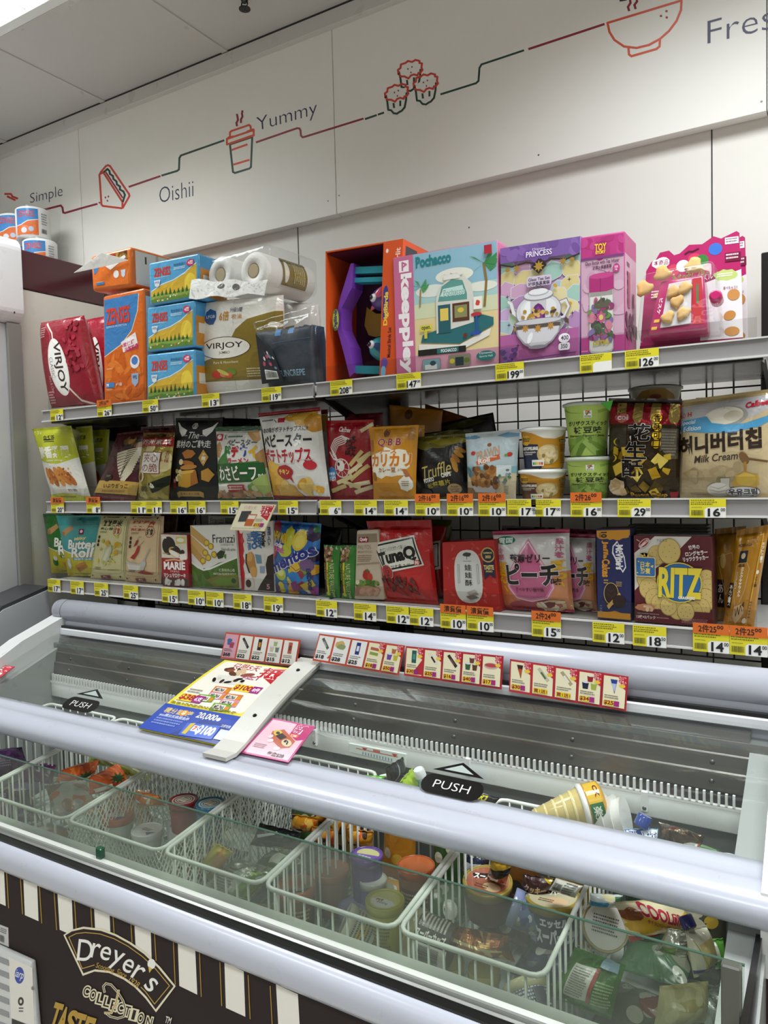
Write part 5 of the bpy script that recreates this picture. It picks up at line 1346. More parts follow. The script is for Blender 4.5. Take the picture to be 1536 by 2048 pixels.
art = [R(0, 0, 100, 100, 'a89a4c'), SC(12, 0, 10, 100, 96, 16, 8, ['c9bd7a', '8e8036', 'd8cf9a', 'b5a85c'], 8), R(0, 0, 100, 8, '6a4a20'), E(60, 4, 14, 3, '3a2410'), P('a01c28', 0, 8, 100, 8, 100, 20, 0, 20), T('四洲紫菜', 10, 10, 96, 17, 'f0e6dc', .03), FP(20, 18, 90, 19.4, 1, 'e8c8b0'), R(18, 28, 80, 60, '8e1c28'), R(20, 29, 78, 59, 'eceae2'), T('夾心', 26, 31, 74, 43, '8e1c28', .0), T('の脆', 24, 45, 74, 57, '8e1c28', .0), V('杏仁味', 88, 26, 96, 44, '9a3a20', .02), E(20, 64, 15, 8.5, 'ded2a0'), E(20, 64, 8, 6, '8a4a1c', 20), P('1c2418', 50, 74, 76, 68, 100, 62, 100, 76, 80, 84, 58, 88), SC(12, 54, 74, 66, 80, 2, 1.4, ['e8e6d8'], 6), T('香脆', 20, 78, 44, 86, '4a4420', .02)]
bag('snack_bag', 'gold seaweed snack bag with red band and white square label', (287, 864, 350, 864, 337, 998, 275, 996), YF, Z2, .026, 'a89a4c', art, 'foil', st=.05, sb=.04, seed=44)
bag('snack_bag', 'red snack bag whose top shows behind the gold seaweed bag', (282, 850, 352, 846, 350, 985, 290, 988), YF + .10, Z2, .02, '741a1c', [R(0, 0, 100, 6, '4a1012'), R(60, 10, 80, 14, 'a8564a')], st=.05, sb=.04, seed=45)
wing = []
for sx in (-1, 1):
    for k in range(7):
        wing.append(L('e4e4e2', 2.0, 50 + sx * (42 - k * 1.2), 6 + k * 1.6, 50 + sx * (34 - k * 1.4), 11 + k * 1.8, 50 + sx * (17 + k * .3), 15.5 + k * .6))
art = [R(0, 0, 100, 100, '141414')] + wing + [LC('e4e4e2', 1, 46, 7, 52, 7, 55, 10, 52, 13, 46, 13, 43, 10), T('湖', 46, 7.6, 52, 12.4, 'e4e4e2', .02), T('The', 40, 17, 62, 25, 'ececea', .0, 0, .25), FP(24, 21, 38, 23, 1, 'c9c9c6'), FP(64, 21, 78, 23, 1, 'c9c9c6'), T('素材のご馳走', 12, 27, 86, 36, 'ececea', .02), P('b8732c', 30, 42, 42, 38, 54, 39, 60, 43, 52, 48, 38, 49), P('c9983c', 74, 38, 84, 47, 76, 58, 66, 48), V('チーズ', 72, 42, 79, 55, 'f2ead0', .01), E(44, 54, 14, 2.8, 'b06a24', 6), E(46, 59, 18, 3, 'c2843a', -4), P('c9962e', 26, 64, 60, 62, 64, 78, 42, 84, 22, 82), P('a86a22', 52, 62, 62, 63, 66, 78, 50, 82), P('e0b24a', 26, 64, 60, 62, 54, 66, 30, 68), P('c49034', 72, 64, 84, 60, 94, 68, 84, 77, 72, 74), SC(10, 18, 52, 30, 74, 4, 3, ['cdbf86', 'e0d6a8', 'a8984c'], 3), R(10, 72, 17, 84, '7c1620'), V('極', 11, 73, 16, 78, 'e8d0d0'), P('bf9a50', 18, 90, 24, 88, 68, 88, 74, 90, 72, 96, 66, 94, 26, 94, 20, 96), T('甘辛いチーズ味', 26, 89.4, 66, 92.6, '3a2a14', .01)]
bag('snack_bag', 'black snack bag with white wings and cheese block picture', (352, 833, 446, 836, 440, 1001, 341, 1001), YF + .03, Z2, .024, '141414', art, 'soft', st=.04, sb=.03, seed=47, wr=.6)
bag('snack_bag', 'brown square snack bag lying across the tops behind the black cheese bag', (360, 822, 448, 824, 452, 984, 362, 986), YF + .12, Z2, .02, '4a2a16', [P('6a3a1a', 4, 8, 50, 2, 96, 10, 50, 30)], st=.04, sb=.03, seed=48)
DK1 = 'black bags standing behind the middle shelf snacks'
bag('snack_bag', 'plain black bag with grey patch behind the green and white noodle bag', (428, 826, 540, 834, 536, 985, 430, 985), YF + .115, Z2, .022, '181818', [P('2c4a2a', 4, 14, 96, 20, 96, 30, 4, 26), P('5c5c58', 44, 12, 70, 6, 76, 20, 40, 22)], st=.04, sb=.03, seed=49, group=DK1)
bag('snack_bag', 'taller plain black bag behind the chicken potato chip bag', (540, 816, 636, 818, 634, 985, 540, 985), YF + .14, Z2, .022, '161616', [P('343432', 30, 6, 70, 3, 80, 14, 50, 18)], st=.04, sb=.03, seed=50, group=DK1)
art = [R(0, 0, 100, 100, 'dcdcd6'), P('c0945a', 0, 26, 14, 20, 22, 30, 14, 42, 2, 40), P('c79a60', 74, 8, 96, 6, 98, 18, 90, 24), P('b88a50', 86, 40, 100, 30, 100, 56, 92, 58), R(0, 0, 100, 6, '1f4a24'), T('WASABEEF', 4, 1.5, 34, 4.5, 'b0b890', .01), T('WASABEEF', 50, 1.5, 84, 4.5, 'b0b890', .01), R(4, 10, 20, 19, 'b01c2a'), E(12, 14, 5, 3, 'ececea'), L('3a3a3a', 1, 24, 11, 29, 17), L('3a3a3a', 1, 29, 11, 24, 17), FP(34, 13, 68, 17, 1, '2f7a5a'), O('ベビースター', 34, 18, 92, 26, '18181a', 'f4f4f0', .06, .14), T('ド', 30, 27, 43, 41, '2f7a3a', .1), T('デ', 46, 27, 60, 41, 'b01c2a', .1), T('カ', 63, 27, 77, 41, '2440a0', .1), T('イ', 79, 27, 92, 41, 'e0b020', .1), T('ラーメン', 38, 43, 76, 50, 'b8203a', .05),
       P('3f7a34', 10, 46, 32, 34, 40, 50, 92, 47, 98, 60, 96, 74, 6, 76, 4, 56), P('205a28', 4, 50, 98, 49, 98, 74, 6, 75), O('わさビーフ', 12, 53, 86, 72, 'f2f0e8', '3a1a14', .03, .13), T('味', 88, 64, 97, 72, 'f2f0e8', .03), P('f0efe8', 6, 78, 30, 76, 34, 80, 62, 80, 58, 90, 20, 92, 8, 88), R(28, 78, 60, 88, 'b01c2a'), FP(31, 79.5, 57, 86, 2, 'f2e6e0'), BL(78, 84, 12, 9, '6a9a3a', 3), E(78, 83, 6, 4, 'c8cf9a'), SC(26, 4, 88, 96, 97, 7, 3, ['a87c4c', 'c49a68', '8a6038'], 7), P('9ab060', 76, 74, 98, 64, 100, 88, 88, 92), R(0, 96, 100, 100, '1f4a24')]
bag('snack_bag', 'green and white noodle snack bag with dark green label', (432, 854, 521, 852, 548, 1001, 438, 1002), YF, Z2, .03, 'dcdcd6', art, st=.06, sb=.05, seed=51, seal=('1f4a24', '1f4a24'))
CHIP = ['d8a030', 'e0b048', 'c88c24', 'e8c468']
art = [R(0, 0, 100, 100, 'e4e3df'), BL(72, 8, 26, 7, 'd8a030', 4), BL(80, 12, 20, 8, 'e0b048', 5), BL(92, 16, 14, 10, 'c88c24', 6), FP(6, 9, 28, 12, 1, '3a4a40'), L('2a2a2a', .8, 30, 10, 34, 13), R(36, 8.5, 46, 13.5, 'b01c2a'), T('あの味がポテトチップスに!?', 8, 18.5, 84, 24.5, '1c1c1e', .03), L('1c1c1e', .9, 4, 19, 7, 23), O('ベビースター', 6, 27, 88, 41, '16161a', 'f6f6f2', .07, .16), O('ポテトチップス', 4, 43, 86, 59, 'b01c2c', 'f4f0ee', .07, .16), L('b8b6b2', .7, 4, 61, 60, 60, 62, 56, 88, 56),
       SC(16, 0, 62, 26, 98, 12, 8, CHIP, 5), SC(10, 20, 86, 56, 98, 10, 6, CHIP, 6), BL(40, 69, 14, 8, 'a81c28', 6, 20, .1), P('a81c28', 44, 74, 52, 82, 50, 74), T('チキン', 29, 66, 48, 71.5, 'f0d060', .04), E(82, 62, 9, 5, 'c02030'), SC(8, 60, 74, 92, 90, 8, 4, ['e8c468', 'd8a030'], 9), R(0, 96, 100, 100, '7a1420')]
bag('snack_bag', 'big white potato chip bag with red seal and red lettering', (517, 828, 641, 815, 662, 1004, 549, 1000), YF, Z2, .034, 'e4e3df', art, st=.045, sb=.04, seed=52, seal=('8e1624', '6e1420'), group='white potato chip bags')
bag('snack_bag', 'second white potato chip bag peeking out behind the big one', (545, 826, 655, 818, 668, 995, 560, 995), YF + .095, Z2, .026, 'dcdad4', [P('d8a030', 60, 6, 100, 6, 100, 26, 76, 20)], st=.05, sb=.04, seed=53, seal=('8e1624', '6e1420'), group='white potato chip bags')

# ---------------------------------------------------------------- middle shelf, right bay
PRW = [E(38, 48, 1, 1, 'e8e0dc')]
art = [R(0, 0, 100, 100, '9c1420'), T('Calbee', 33, 9, 58, 15, 'f2ecea', .03, 6, .2)] + [L('f0e8e4', 2.2 - .15 * k, 58, 24, 40 + k * 2, 20 + k * 2.4, 24 + k * 2.6, 24 + k * 2, 15 + k * 3, 34 + k * 2, 22 + k * 3, 44 + k * 1.6, 30 + k * 3, 48 + k) for k in range(5)] + [L('f0e8e4', 3, 12, 40, 22, 48, 32, 50), E(42, 60, 17, 12, 'e4d8d2'), E(42, 60, 15, 10.6, 'a01824'), E(40, 57, 9, 7, 'e8e0da'), ('G', [L('f2eae6', .8, 42 + 7 * math.cos(a), 60 + 5 * math.sin(a), 42 + 15 * math.cos(a), 60 + 11 * math.sin(a)) for a in (0.2, .9, 1.6, 2.3, 3.0, 5.6, 5.0)]), E(36, 55, 3, 2.4, '1a1212'),
       V('かっぱ', 52, 24, 62, 44, '14100e', .06), V('えびせん', 62, 20, 72, 46, '14100e', .06), E(16, 66, 12, 8, '2f7ab8'), T('非油炸', 6, 68, 26, 76, 'e2edf4', .05), R(4, 64, 26, 70, '4a90c8'), T('脆蝦條', 5, 65, 25, 69, 'f2f6fa', .03)] + [L(c, 7, x0, y0, x1, y1) for c, x0, y0, x1, y1 in (('d8c894', 80, 14, 98, 6), ('cdb878', 62, 56, 82, 40), ('d8c894', 70, 62, 92, 44), ('e0d4a8', 58, 66, 80, 56), ('cdb878', 60, 74, 92, 58), ('d8c894', 30, 78, 62, 70), ('e0d4a8', 54, 82, 92, 78), ('cdb878', 12, 88, 44, 82), ('d8c894', 40, 76, 74, 84), ('e0d4a8', 64, 90, 96, 84), ('d4c48a', 76, 52, 96, 42))]
bag('snack_bag', 'red shrimp stick snack bag with white prawn drawing', (652, 844, 748, 842, 752, 1008, 661, 1009), YF + .028, Z2, .028, '9c1420', art, st=.05, sb=.04, seed=55)
bag('snack_bag', 'dark red snack bag behind the red shrimp stick bag', (690, 826, 766, 822, 768, 985, 690, 988), YF + .11, Z2, .022, '7c1420', [T('Cal', 60, 14, 90, 22, 'd8c8c4', .03, 6, .2)], st=.05, sb=.04, seed=56)
def qbb(front):
    g = [R(0, 0, 100, 100, 'c98a1c'), E(40, 9, 7, 6, '6a3c14'), R(84, 2, 96, 20, 'b07a34'), BL(48, 50, 46, 20, 'e9e4d2', 4, 22, .18), O('Q·B·B', 24, 17, 72, 28, '8e1c2c', 'f4ece0', .05, .10)]
    if front:
        g += [T('チーズ', 28, 30, 66, 37, 'd07c1c', .07), O('カリカリ', 6, 38, 92, 54, 'cf7818', 'f2e6cc', .08, .16), T('カレー豆', 24, 56, 64, 62, '9a5a18', .05), T('入り', 68, 57, 76, 61, '9a5a18', .02), RR(2, 18, 12, 34, 'a8623a', 2), P('b0683c', 76, 58, 84, 58, 96, 72, 88, 74), E(12, 68, 5, 6, '8a5a1c'), BL(82, 78, 14, 10, 'e9e6da', 5), FP(74, 74, 90, 82, 3, '8a6a3a')]
    return g
QG = 'orange cheese snack bags'
bag('snack_bag', 'front orange cheese snack bag with dark red initials', (738, 858, 838, 853, 832, 1011, 748, 1010), YF, Z2, .024, 'c98a1c', qbb(True), st=.04, sb=.03, seed=57, group=QG)
bag('snack_bag', 'orange cheese snack bag close behind the front one, only its top edge showing', (752, 850, 850, 848, 846, 990, 756, 990), YF + .06, Z2, .02, 'b87c1a', qbb(False), st=.04, sb=.03, seed=58, group=QG)
bag('snack_bag', 'orange cheese snack bag standing high at the back with initials visible', (779, 807, 885, 818, 880, 975, 775, 975), YF + .125, Z2 + .016, .02, 'a86e18', [E(40, 9, 7, 6, '5a3414'), O('Q·B·B', 22, 22, 76, 38, '8e1c2c', 'e0d4c0', .05, .10)], st=.04, sb=.03, seed=59, group=QG)
bag('snack_bag', 'tilted orange cheese snack bag at the back beside the black bags', (850, 796, 934, 830, 940, 980, 850, 980), YF + .19, Z2, .018, '7c4412', [O('Q·B', 30, 22, 60, 36, '7e1c2c', 'c0a890', .05, .10)], st=.04, sb=.03, seed=60, group=QG)
art = [R(0, 0, 100, 100, '121214'), BL(40, 12, 46, 9, '6a6420', 3, 30, .25), BL(70, 10, 34, 6, '8a8028', 5, 30, .3), R(0, 0, 100, 6, '57531c'), SC(50, 0, 26, 100, 98, 8, 5, ['17171a', '1d1c1c', '0e0e10'], 4), E(46, 33, 4, 3, '3a3834'), ('G', [E(88 + 4 * math.cos(k), 24 + k * 6.5, 9, 3.4, c, 30 + 10 * k) for k, c in enumerate(('b07a24', 'c08a2c', 'a86e20', 'b87e28', 'c48e34'))]), T('Truffle', 26, 44, 80, 64, 'c9b468', .0, -10, .3), T('POTATO', 28, 66, 48, 72, 'f0eee8', .05, -10), T('CHIPS', 62, 58, 78, 64, 'f0eee8', .05, -10), T('松露薯片', 34, 71, 76, 79, 'b8a83c', .06, -10), E(81, 83, 12, 8, 'b89a6c'), T('Real', 76, 78.5, 87, 81, '4a3a20', .01), T('Summer', 73, 82, 89, 84.6, '4a3a20', .01), T('Truffle', 75, 85.6, 88, 88, '4a3a20', .01), BL(60, 97, 30, 3, '6a6420', 8, 24, .3), E(28, 88, 12, 6, '201f1e')]
bag('snack_bag', 'black and gold truffle potato chip bag with script lettering', (822, 878, 932, 870, 936, 1009, 831, 1009), YF + .028, Z2, .028, '121214', art, st=.05, sb=.04, seed=61, group='black truffle chip bags')
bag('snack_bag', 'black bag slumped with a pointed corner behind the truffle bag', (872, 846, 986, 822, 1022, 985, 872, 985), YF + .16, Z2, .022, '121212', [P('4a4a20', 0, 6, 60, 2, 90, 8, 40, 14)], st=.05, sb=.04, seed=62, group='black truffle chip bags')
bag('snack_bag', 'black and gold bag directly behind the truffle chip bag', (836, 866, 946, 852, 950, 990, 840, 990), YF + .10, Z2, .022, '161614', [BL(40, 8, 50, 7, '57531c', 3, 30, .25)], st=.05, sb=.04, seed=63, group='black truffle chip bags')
art = [R(0, 0, 100, 100, 'b9c3c6'), P('5a8cb0', 0, 5, 20, 4, 32, 8, 20, 10, 0, 9), P('6a96b4', 60, 7, 80, 3, 100, 6, 100, 10, 80, 11), R(0, 12, 100, 52, 'b4c4ca'), P('7ab0bc', 0, 50, 100, 52, 100, 64, 0, 62), P('cabfa0', 0, 62, 40, 66, 70, 60, 100, 62, 100, 100, 0, 100), P('8a6a44', 0, 82, 30, 84, 60, 86, 70, 95, 40, 100, 0, 100), T('PRAWN', 26, 26, 70, 38, 'b89a80', .05, -12), P('c8603a', 24, 44, 70, 34, 72, 41, 28, 49), T('Roll', 30, 39, 52, 46, 'e8dcd0', .04, -10), FP(52, 37, 66, 40, 1, 'f2e2d0'), E(50, 20, 4, 2.6, '8a4a20'), E(18, 31, 5, 3, 'b8342c'), E(88, 35, 5, 3, 'b8342c'), E(82, 36, 3, 2, '6a9a3a'), P('ccc8cc', 12, 77, 66, 79, 62, 90, 20, 89), SC(44, 16, 52, 70, 80, 6, 4, ['7a4a1c', '94602a', 'a8743a', '5e3814', 'b88a50'], 3), SC(8, 4, 54, 16, 64, 4, 3, ['5a7a8a', '3f6a70'], 4), R(66, 50, 92, 66, 'c9d4d4'), SC(8, 70, 54, 90, 78, 3, 2.4, ['6a7a86', '8a9aa0', '4a7a50'], 5), FP(80, 80, 88, 92, 6, '6a6050')]
bag('snack_pouch', 'silvery blue pouch with prawn roll bowl picture', (931, 870, 1040, 861, 1032, 1009, 936, 1007), YF, Z2, .02, 'b9c3c6', art, st=.05, sb=.02, seed=64, cat='snack pouch', wr=.7)

# instant mash cups
def mash(front, dark):
    return [R(0, 0, 100, 100, 'c48a1c'), P('e2e0d8', 4, 0, 100, 0, 100, 2, 88, 16, 70, 24, 50, 22, 30, 8), P(dark, 0, 34, 40, 38, 46, 100, 0, 100), R(0, 80, 46, 100, dark if front else '6a3c1c'), E(14, 16, 7, 4, 'b83028'), BL(14, 26, 14, 14, 'd8a828', 4, 16, .1), T('5', 6, 20, 11, 30, '2a1c10', .04), T('MINUTEN', 12, 20, 26, 25, '4a2c12', .02), T('TERRINE', 12, 26, 25, 30, '4a2c12', .02), T('KARTOFFELBREI', 4, 44, 40, 52, 'f4f0e6', .05), T('mit Röstzwiebeln', 6, 55, 36, 60, 'e6e0d0', .02), FP(8, 62, 30, 67, 1, 'e6e0d0'), E(58, 64, 20, 26, 'c9ac74'), E(56, 56, 15, 15, 'dcc896'), E(60, 72, 17, 14, 'd4bc84'), SC(16, 42, 46, 74, 86, 4, 4, ['e6d6ac', 'b89a58', '8a7a3a'], 3), R(28, 78, 50, 94, 'efeee8'), ('G', [R(30 + k * 3.8, 84, 33 + k * 3.8, 91, c) for k, c in enumerate(('2f8a4a', '8ab83a', 'e0c030', 'd8802a', 'b8302a'))]), R(78, 26, 100, 32, '3a2416'), T('Kartoffel', 80, 27, 98, 31, 'e8d8b0', .01), FP(80, 38, 98, 60, 5, '6a4410'), E(84, 46, 3, 3, '8a5a14'), E(84, 54, 3, 3, '8a5a14'), FP(80, 66, 98, 90, 5, '7a5014', 3)]
zc2 = at(1090, 938, y=1.584).z
cup('instant_cup', 'lower yellow potato mash cup, brown panel, under another of its kind', 1037, 1134, 938, 1048, 1130, YF + .002, Z2, zc2, 'c48a1c', mash(False, '5a3018'), group='yellow mash cups')
zc3 = at(1090, 852, y=1.584).z
cup('instant_cup', 'upper yellow potato mash cup, dark blue panel, stacked on another mash cup', 1041, 1133, 852, 1050, 1130, YF + .002, zc2 + .001, zc3, 'c48a1c', mash(True, '1c2644'), group='yellow mash cups')
# edamame cups
beans = ('G', [('L', c, 11, [(x0, y0), ((x0 + x1) / 2 - 3, (y0 + y1) / 2 - 2), (x1, y1)], False) for c, x0, y0, x1, y1 in (('6a8a30', 4, 88, 40, 66), ('84a648', 16, 98, 48, 70), ('5a7a28', 30, 98, 56, 68), ('94b458', 46, 72, 70, 96), ('6a8a30', 56, 70, 90, 92), ('84a648', 62, 66, 96, 82), ('5a7a28', 70, 96, 92, 98), ('7c9c40', 2, 74, 24, 72))])
def edam():
    return [R(0, 0, 100, 100, 'a9c45c'), P('7aa040', 0, 4, 20, 14, 46, 18, 20, 16, 0, 10), P('86ac48', 66, 12, 96, 4, 98, 8, 68, 18), R(44, 12, 57, 26, 'f2f2ee'), T('7', 47, 13, 54, 21, 'c8452a', .06), R(46, 16, 55, 18, '2f8a4a'), T('ELEVEN', 45.5, 22, 55.5, 25, '1a6a3a', .02), T('ガリザクスティック', 12, 32, 88, 41, '16160f', .03), T('枝豆味', 24, 43, 76, 56, '16160f', .05), T('Edamame-Flavored Sticks', 12, 58.5, 84, 62.5, '2a2c14', .025), T('40 | 175', 28, 66, 52, 71, '2a2c14', .02), FP(54, 67, 66, 70, 1, '4a5024'), beans, R(92, 30, 100, 70, 'd8dcc8')]
ze2 = at(1180, 913, y=1.584).z
cup('snack_cup', 'lower light green soybean stick cup, turned slightly, under its twin', 1130, 1229, 913, 1144, 1221, YF + .002, Z2, ze2, 'a9c45c', edam(), group='light green stick cups', rimcol='b4bcae')
ze3 = at(1175, 801, y=1.584).z
cup('snack_cup', 'upper light green soybean stick cup stacked on its twin', 1126, 1224, 801, 1134, 1208, YF + .002, ze2 + .001, ze3, 'a9c45c', edam(), group='light green stick cups', rimcol='b4bcae')
mb = MB(); a_ = at(1202, 806, y=YF - .004); mb.add([a_, at(1226, 800, y=YF + .0), at(1220, 822, y=YF - .002), a_ + Vector((0, .001, -.001)), at(1226, 801, y=YF + .001), at(1220, 823, y=YF)], [(0, 2, 1), (3, 4, 5), (0, 1, 4, 3), (1, 2, 5, 4), (2, 0, 3, 5)], M('4aa83a', 'bag')); mb.build('pull_tab', parent=bpy.data.objects['snack_cup.001'])
zm = at(1310, 768, y=YF + .10).z
h_ = .095
cup('instant_cup', 'mash cup at the top of a stack behind the peanut candy bag', 1256, 1366, 768, 1272, 1350, YF + .10, zm - h_, zm, '8a6414', [R(0, 0, 100, 100, 'b8b2a4'), BL(50, 40, 34, 40, '9a7018', 4, 20, .08), R(22, 60, 78, 100, '3a2216'), E(50, 22, 9, 6, '7a2a20'), T('5', 34, 40, 41, 62, '241810', .04), T('MINUTEN', 44, 42, 68, 50, '4a3018', .02), T('TERRINE', 44, 54, 66, 60, '4a3018', .02)], group='yellow mash cups', rimcol='a8a69e')
cup('instant_cup', 'mash cup under the top one behind the peanut candy bag', 1258, 1364, 850, 1272, 1350, YF + .10, Z2, zm - h_ - .001, '8a6414', [R(0, 0, 100, 100, '9a7018')], group='yellow mash cups', rimcol='a8a69e')
# peanut candy bag
fo = []
rg = random.Random(8)
for k in range(34):
    x, y = 12 + 76 * rg.random(), 52 + 42 * rg.random(); s = 5 + 7 * rg.random(); a = rg.random() * 3
    fo.append(P(rg.choice(['8a6c10', 'b8941c', '5e4708', 'd8b83c', 'c9a428', '3f2f06', 'efd868']), x + s * math.cos(a), y + .8 * s * math.sin(a), x + s * math.cos(a + 1.3), y + .8 * s * math.sin(a + 1.3), x + s * math.cos(a + 2.9), y + .8 * s * math.sin(a + 2.9), x + .7 * s * math.cos(a + 4.4), y + .6 * s * math.sin(a + 4.4)))
art = [R(0, 0, 100, 100, '3a2c18'), R(0, 6, 100, 26, '8e1624')] + [P('a08a4a', 14 + 24 * k, 3, 26 + 24 * k, 3, 27 + 24 * k, 20, 24 + 24 * k, 25, 17 + 24 * k, 25, 13 + 24 * k, 20) for k in range(4)] + [R(0, 0, 100, 5, '201408'), BL(22, 20, 11, 4, 'c0606a', 3), T('coi', 15, 17, 30, 22, 'f0d8d8', .03), R(4, 30, 30, 52, '4a4236'), R(76, 30, 98, 60, '6a6456'), FP(78, 32, 96, 58, 9, '9a948a')] + fo + [('G', [E(71, 20 + k * 8.5, 6, 4.6, 'e0b820') for k in range(4)]), V('香酥可口', 66.5, 16, 75.5, 50, '2a1408', .04), ('G', [O(c, 28 + dx, 27 + k * 17, 56 + dx, 43 + k * 17, '14100c', 'f0ece4', .09, .2) for k, (c, dx) in enumerate((('花', 6), ('生', 2), ('酥', -2)))]), V('(脆)', 13, 40, 19, 64, 'd8c030', .0), BL(18, 88, 11, 9, 'd8c0a0', 4), E(17, 85, 6, 5, 'c9a878'), E(26, 92, 5, 4, 'c9a878'), O('Peanut Crisp', 36, 92, 84, 98, 'c9a020', '5a1410', .03, .09), R(88, 92, 98, 99, '8e1624')]
bag('candy_bag', 'clear peanut candy bag showing gold wrapped sweets, red striped top', (1218, 800, 1364, 802, 1360, 1011, 1214, 1008), YF, Z2, .032, '4a3818', art, 'foil', st=.05, sb=.04, seed=66, cat='candy bag', seal=('201408', None))
# honey butter chips
art = [R(0, 0, 100, 100, 'c8b48c'), R(0, 0, 100, 7, 'a89468'), P('b4b2b4', 0, 7, 100, 5, 100, 14, 80, 24, 40, 30, 0, 26), E(50, 22, 23, 10, '9a9892'), E(48, 21, 20, 8.6, 'e2dccc'), E(44, 19, 12, 5, 'efe9dc'), E(58, 22, 10, 5, 'd0c8b4'), T('60', 0, 14, 6, 19, 'b8453a', .0), T('H', 9, 14, 13, 18, 'b8453a', .05), P('4a9ac8', 0, 22, 30, 20, 36, 27, 52, 30, 70, 30, 90, 25, 100, 20, 100, 26, 84, 34, 56, 38, 30, 36, 0, 32), T('Special', 1, 22, 18, 27, 'e8f0f6', .01, 0, .2), T('Edition', 4, 28, 24, 32.5, 'e8f0f6', .01, 0, .2), T('Calbee', 70, 10, 92, 15, 'b01c34', .06, -6, .15), T('허니버터칩', 0, 37, 86, 55, '2a1c16', .04, -3), T('Milk Cream', 18, 57, 64, 64, '3a2a20', .015, -3, .2), P('b09a70', 4, 75, 16, 70, 30, 74, 46, 68, 60, 72, 70, 78, 40, 82, 4, 82), SC(14, 6, 70, 66, 82, 5, 3, ['b8a47c', 'a8946c', '9c8860'], 3), R(14, 72, 22, 77, 'b8a47c'), P('9c8860', 13, 72, 18, 69, 23, 72),
       L('6a4a24', 2.2, 92, 66, 74, 63), E(70, 62, 7, 3.6, '7a5428', 60), L('b07a1c', 2.4, 71, 66, 71, 80), BL(72, 84, 13, 9, 'c9a030', 4), E(72, 82, 10, 6, 'd8b440'), P('d8d4cc', 46, 80, 56, 80, 55, 90, 47, 90), LC('8a7a60', .5, 46, 80, 56, 80, 55, 90, 47, 90), E(44, 91, 12, 7, 'e2ddd4'), E(44, 88, 8, 4, 'efebe4'), L('b8b0a0', .7, 34, 91, 44, 93, 54, 91), L('b8b0a0', .7, 36, 88, 44, 90, 52, 87), E(68, 93.5, 17, 5.4, '7a6a70'), E(68, 93.5, 16.4, 5, 'd8dade'), T('우유크림', 54, 90.4, 82, 95.4, '241c2a', .05), T('MILK CREAM', 60, 96, 78, 97.4, '3a3a5a', .01)]
bag('snack_bag', 'large beige honey chip bag with blue ribbon at the right end', (1362, 806, 1556, 781, 1553, 1013, 1356, 1011), YF, Z2, .042, 'c8b48c', art, st=.05, sb=.03, seed=67, wr=.7)
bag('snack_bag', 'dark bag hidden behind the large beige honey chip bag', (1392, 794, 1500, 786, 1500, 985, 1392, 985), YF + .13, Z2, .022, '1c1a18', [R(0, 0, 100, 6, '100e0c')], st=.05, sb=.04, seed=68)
# ---------------------------------------------------------------- bottom shelf, left bay
def roll_art(c1, c2, c3, sticker):
    return [R(0, 0, 100, 100, c1), R(0, 0, 100, 16, c2), E(55, 6, 2, 1.3, '1c2a1c'), P('c3b62a', 0, 56, 30, 62, 60, 64, 100, 60, 100, 100, 0, 100), L('e6e6d8', 1.6, 0, 55, 30, 61, 60, 63, 100, 59), P('b88c58', 12, 26, 38, 16, 44, 22, 20, 34), E(16, 30, 5, 4, '9a7040'), R(58, 22, 69, 31, '7a1c44'), E(63.5, 26, 3, 2.4, 'e8d8e0'), T('Milky', 48, 35, 76, 41, 'e2d890', .03, -5, .2), O('Butter', 28, 40, 98, 54, 'f0efe8', c3, .06, .13, 0, .2), O('Roll', 36, 53, 92, 68, 'f0efe8', c3, .06, .13, 0, .2), R(40, 69, 92, 73, '4a9aa8' if not sticker else '2f7a2a'), T('酥脆牛油卷', 44, 69.6, 88, 72.6, 'f2f2e8', .02), P('b8813c', 40, 82, 70, 75, 74, 82, 46, 92), P('a8702c', 44, 86, 72, 79, 76, 84, 50, 93), E(22, 80, 7, 7, '2f6a2a' if sticker else 'dfe4ea'), E(24, 74, 6, 4, 'd8d4c4'), FP(30, 95, 80, 97, 1, '6a6418')]
bag('biscuit_pouch', 'dark green butter roll pouch at the far left of the bottom shelf', (86, 1022, 168, 1022, 188, 1160, 104, 1159), YF + .055, Z3, .02, '1f6a1e', roll_art('1f6a1e', '1a5a1a', '1a4a1a', True), st=.05, sb=.02, seed=71, cat='biscuit pouch', group='butter roll pouches')
bag('biscuit_pouch', 'teal butter roll pouch in front of the dark green one', (113, 1034, 205, 1025, 196, 1162, 137, 1161), YF + .026, Z3, .02, '3f9a98', roll_art('3f9a98', '2f8a88', '2a6a70', False), st=.05, sb=.02, seed=72, cat='biscuit pouch', group='butter roll pouches')
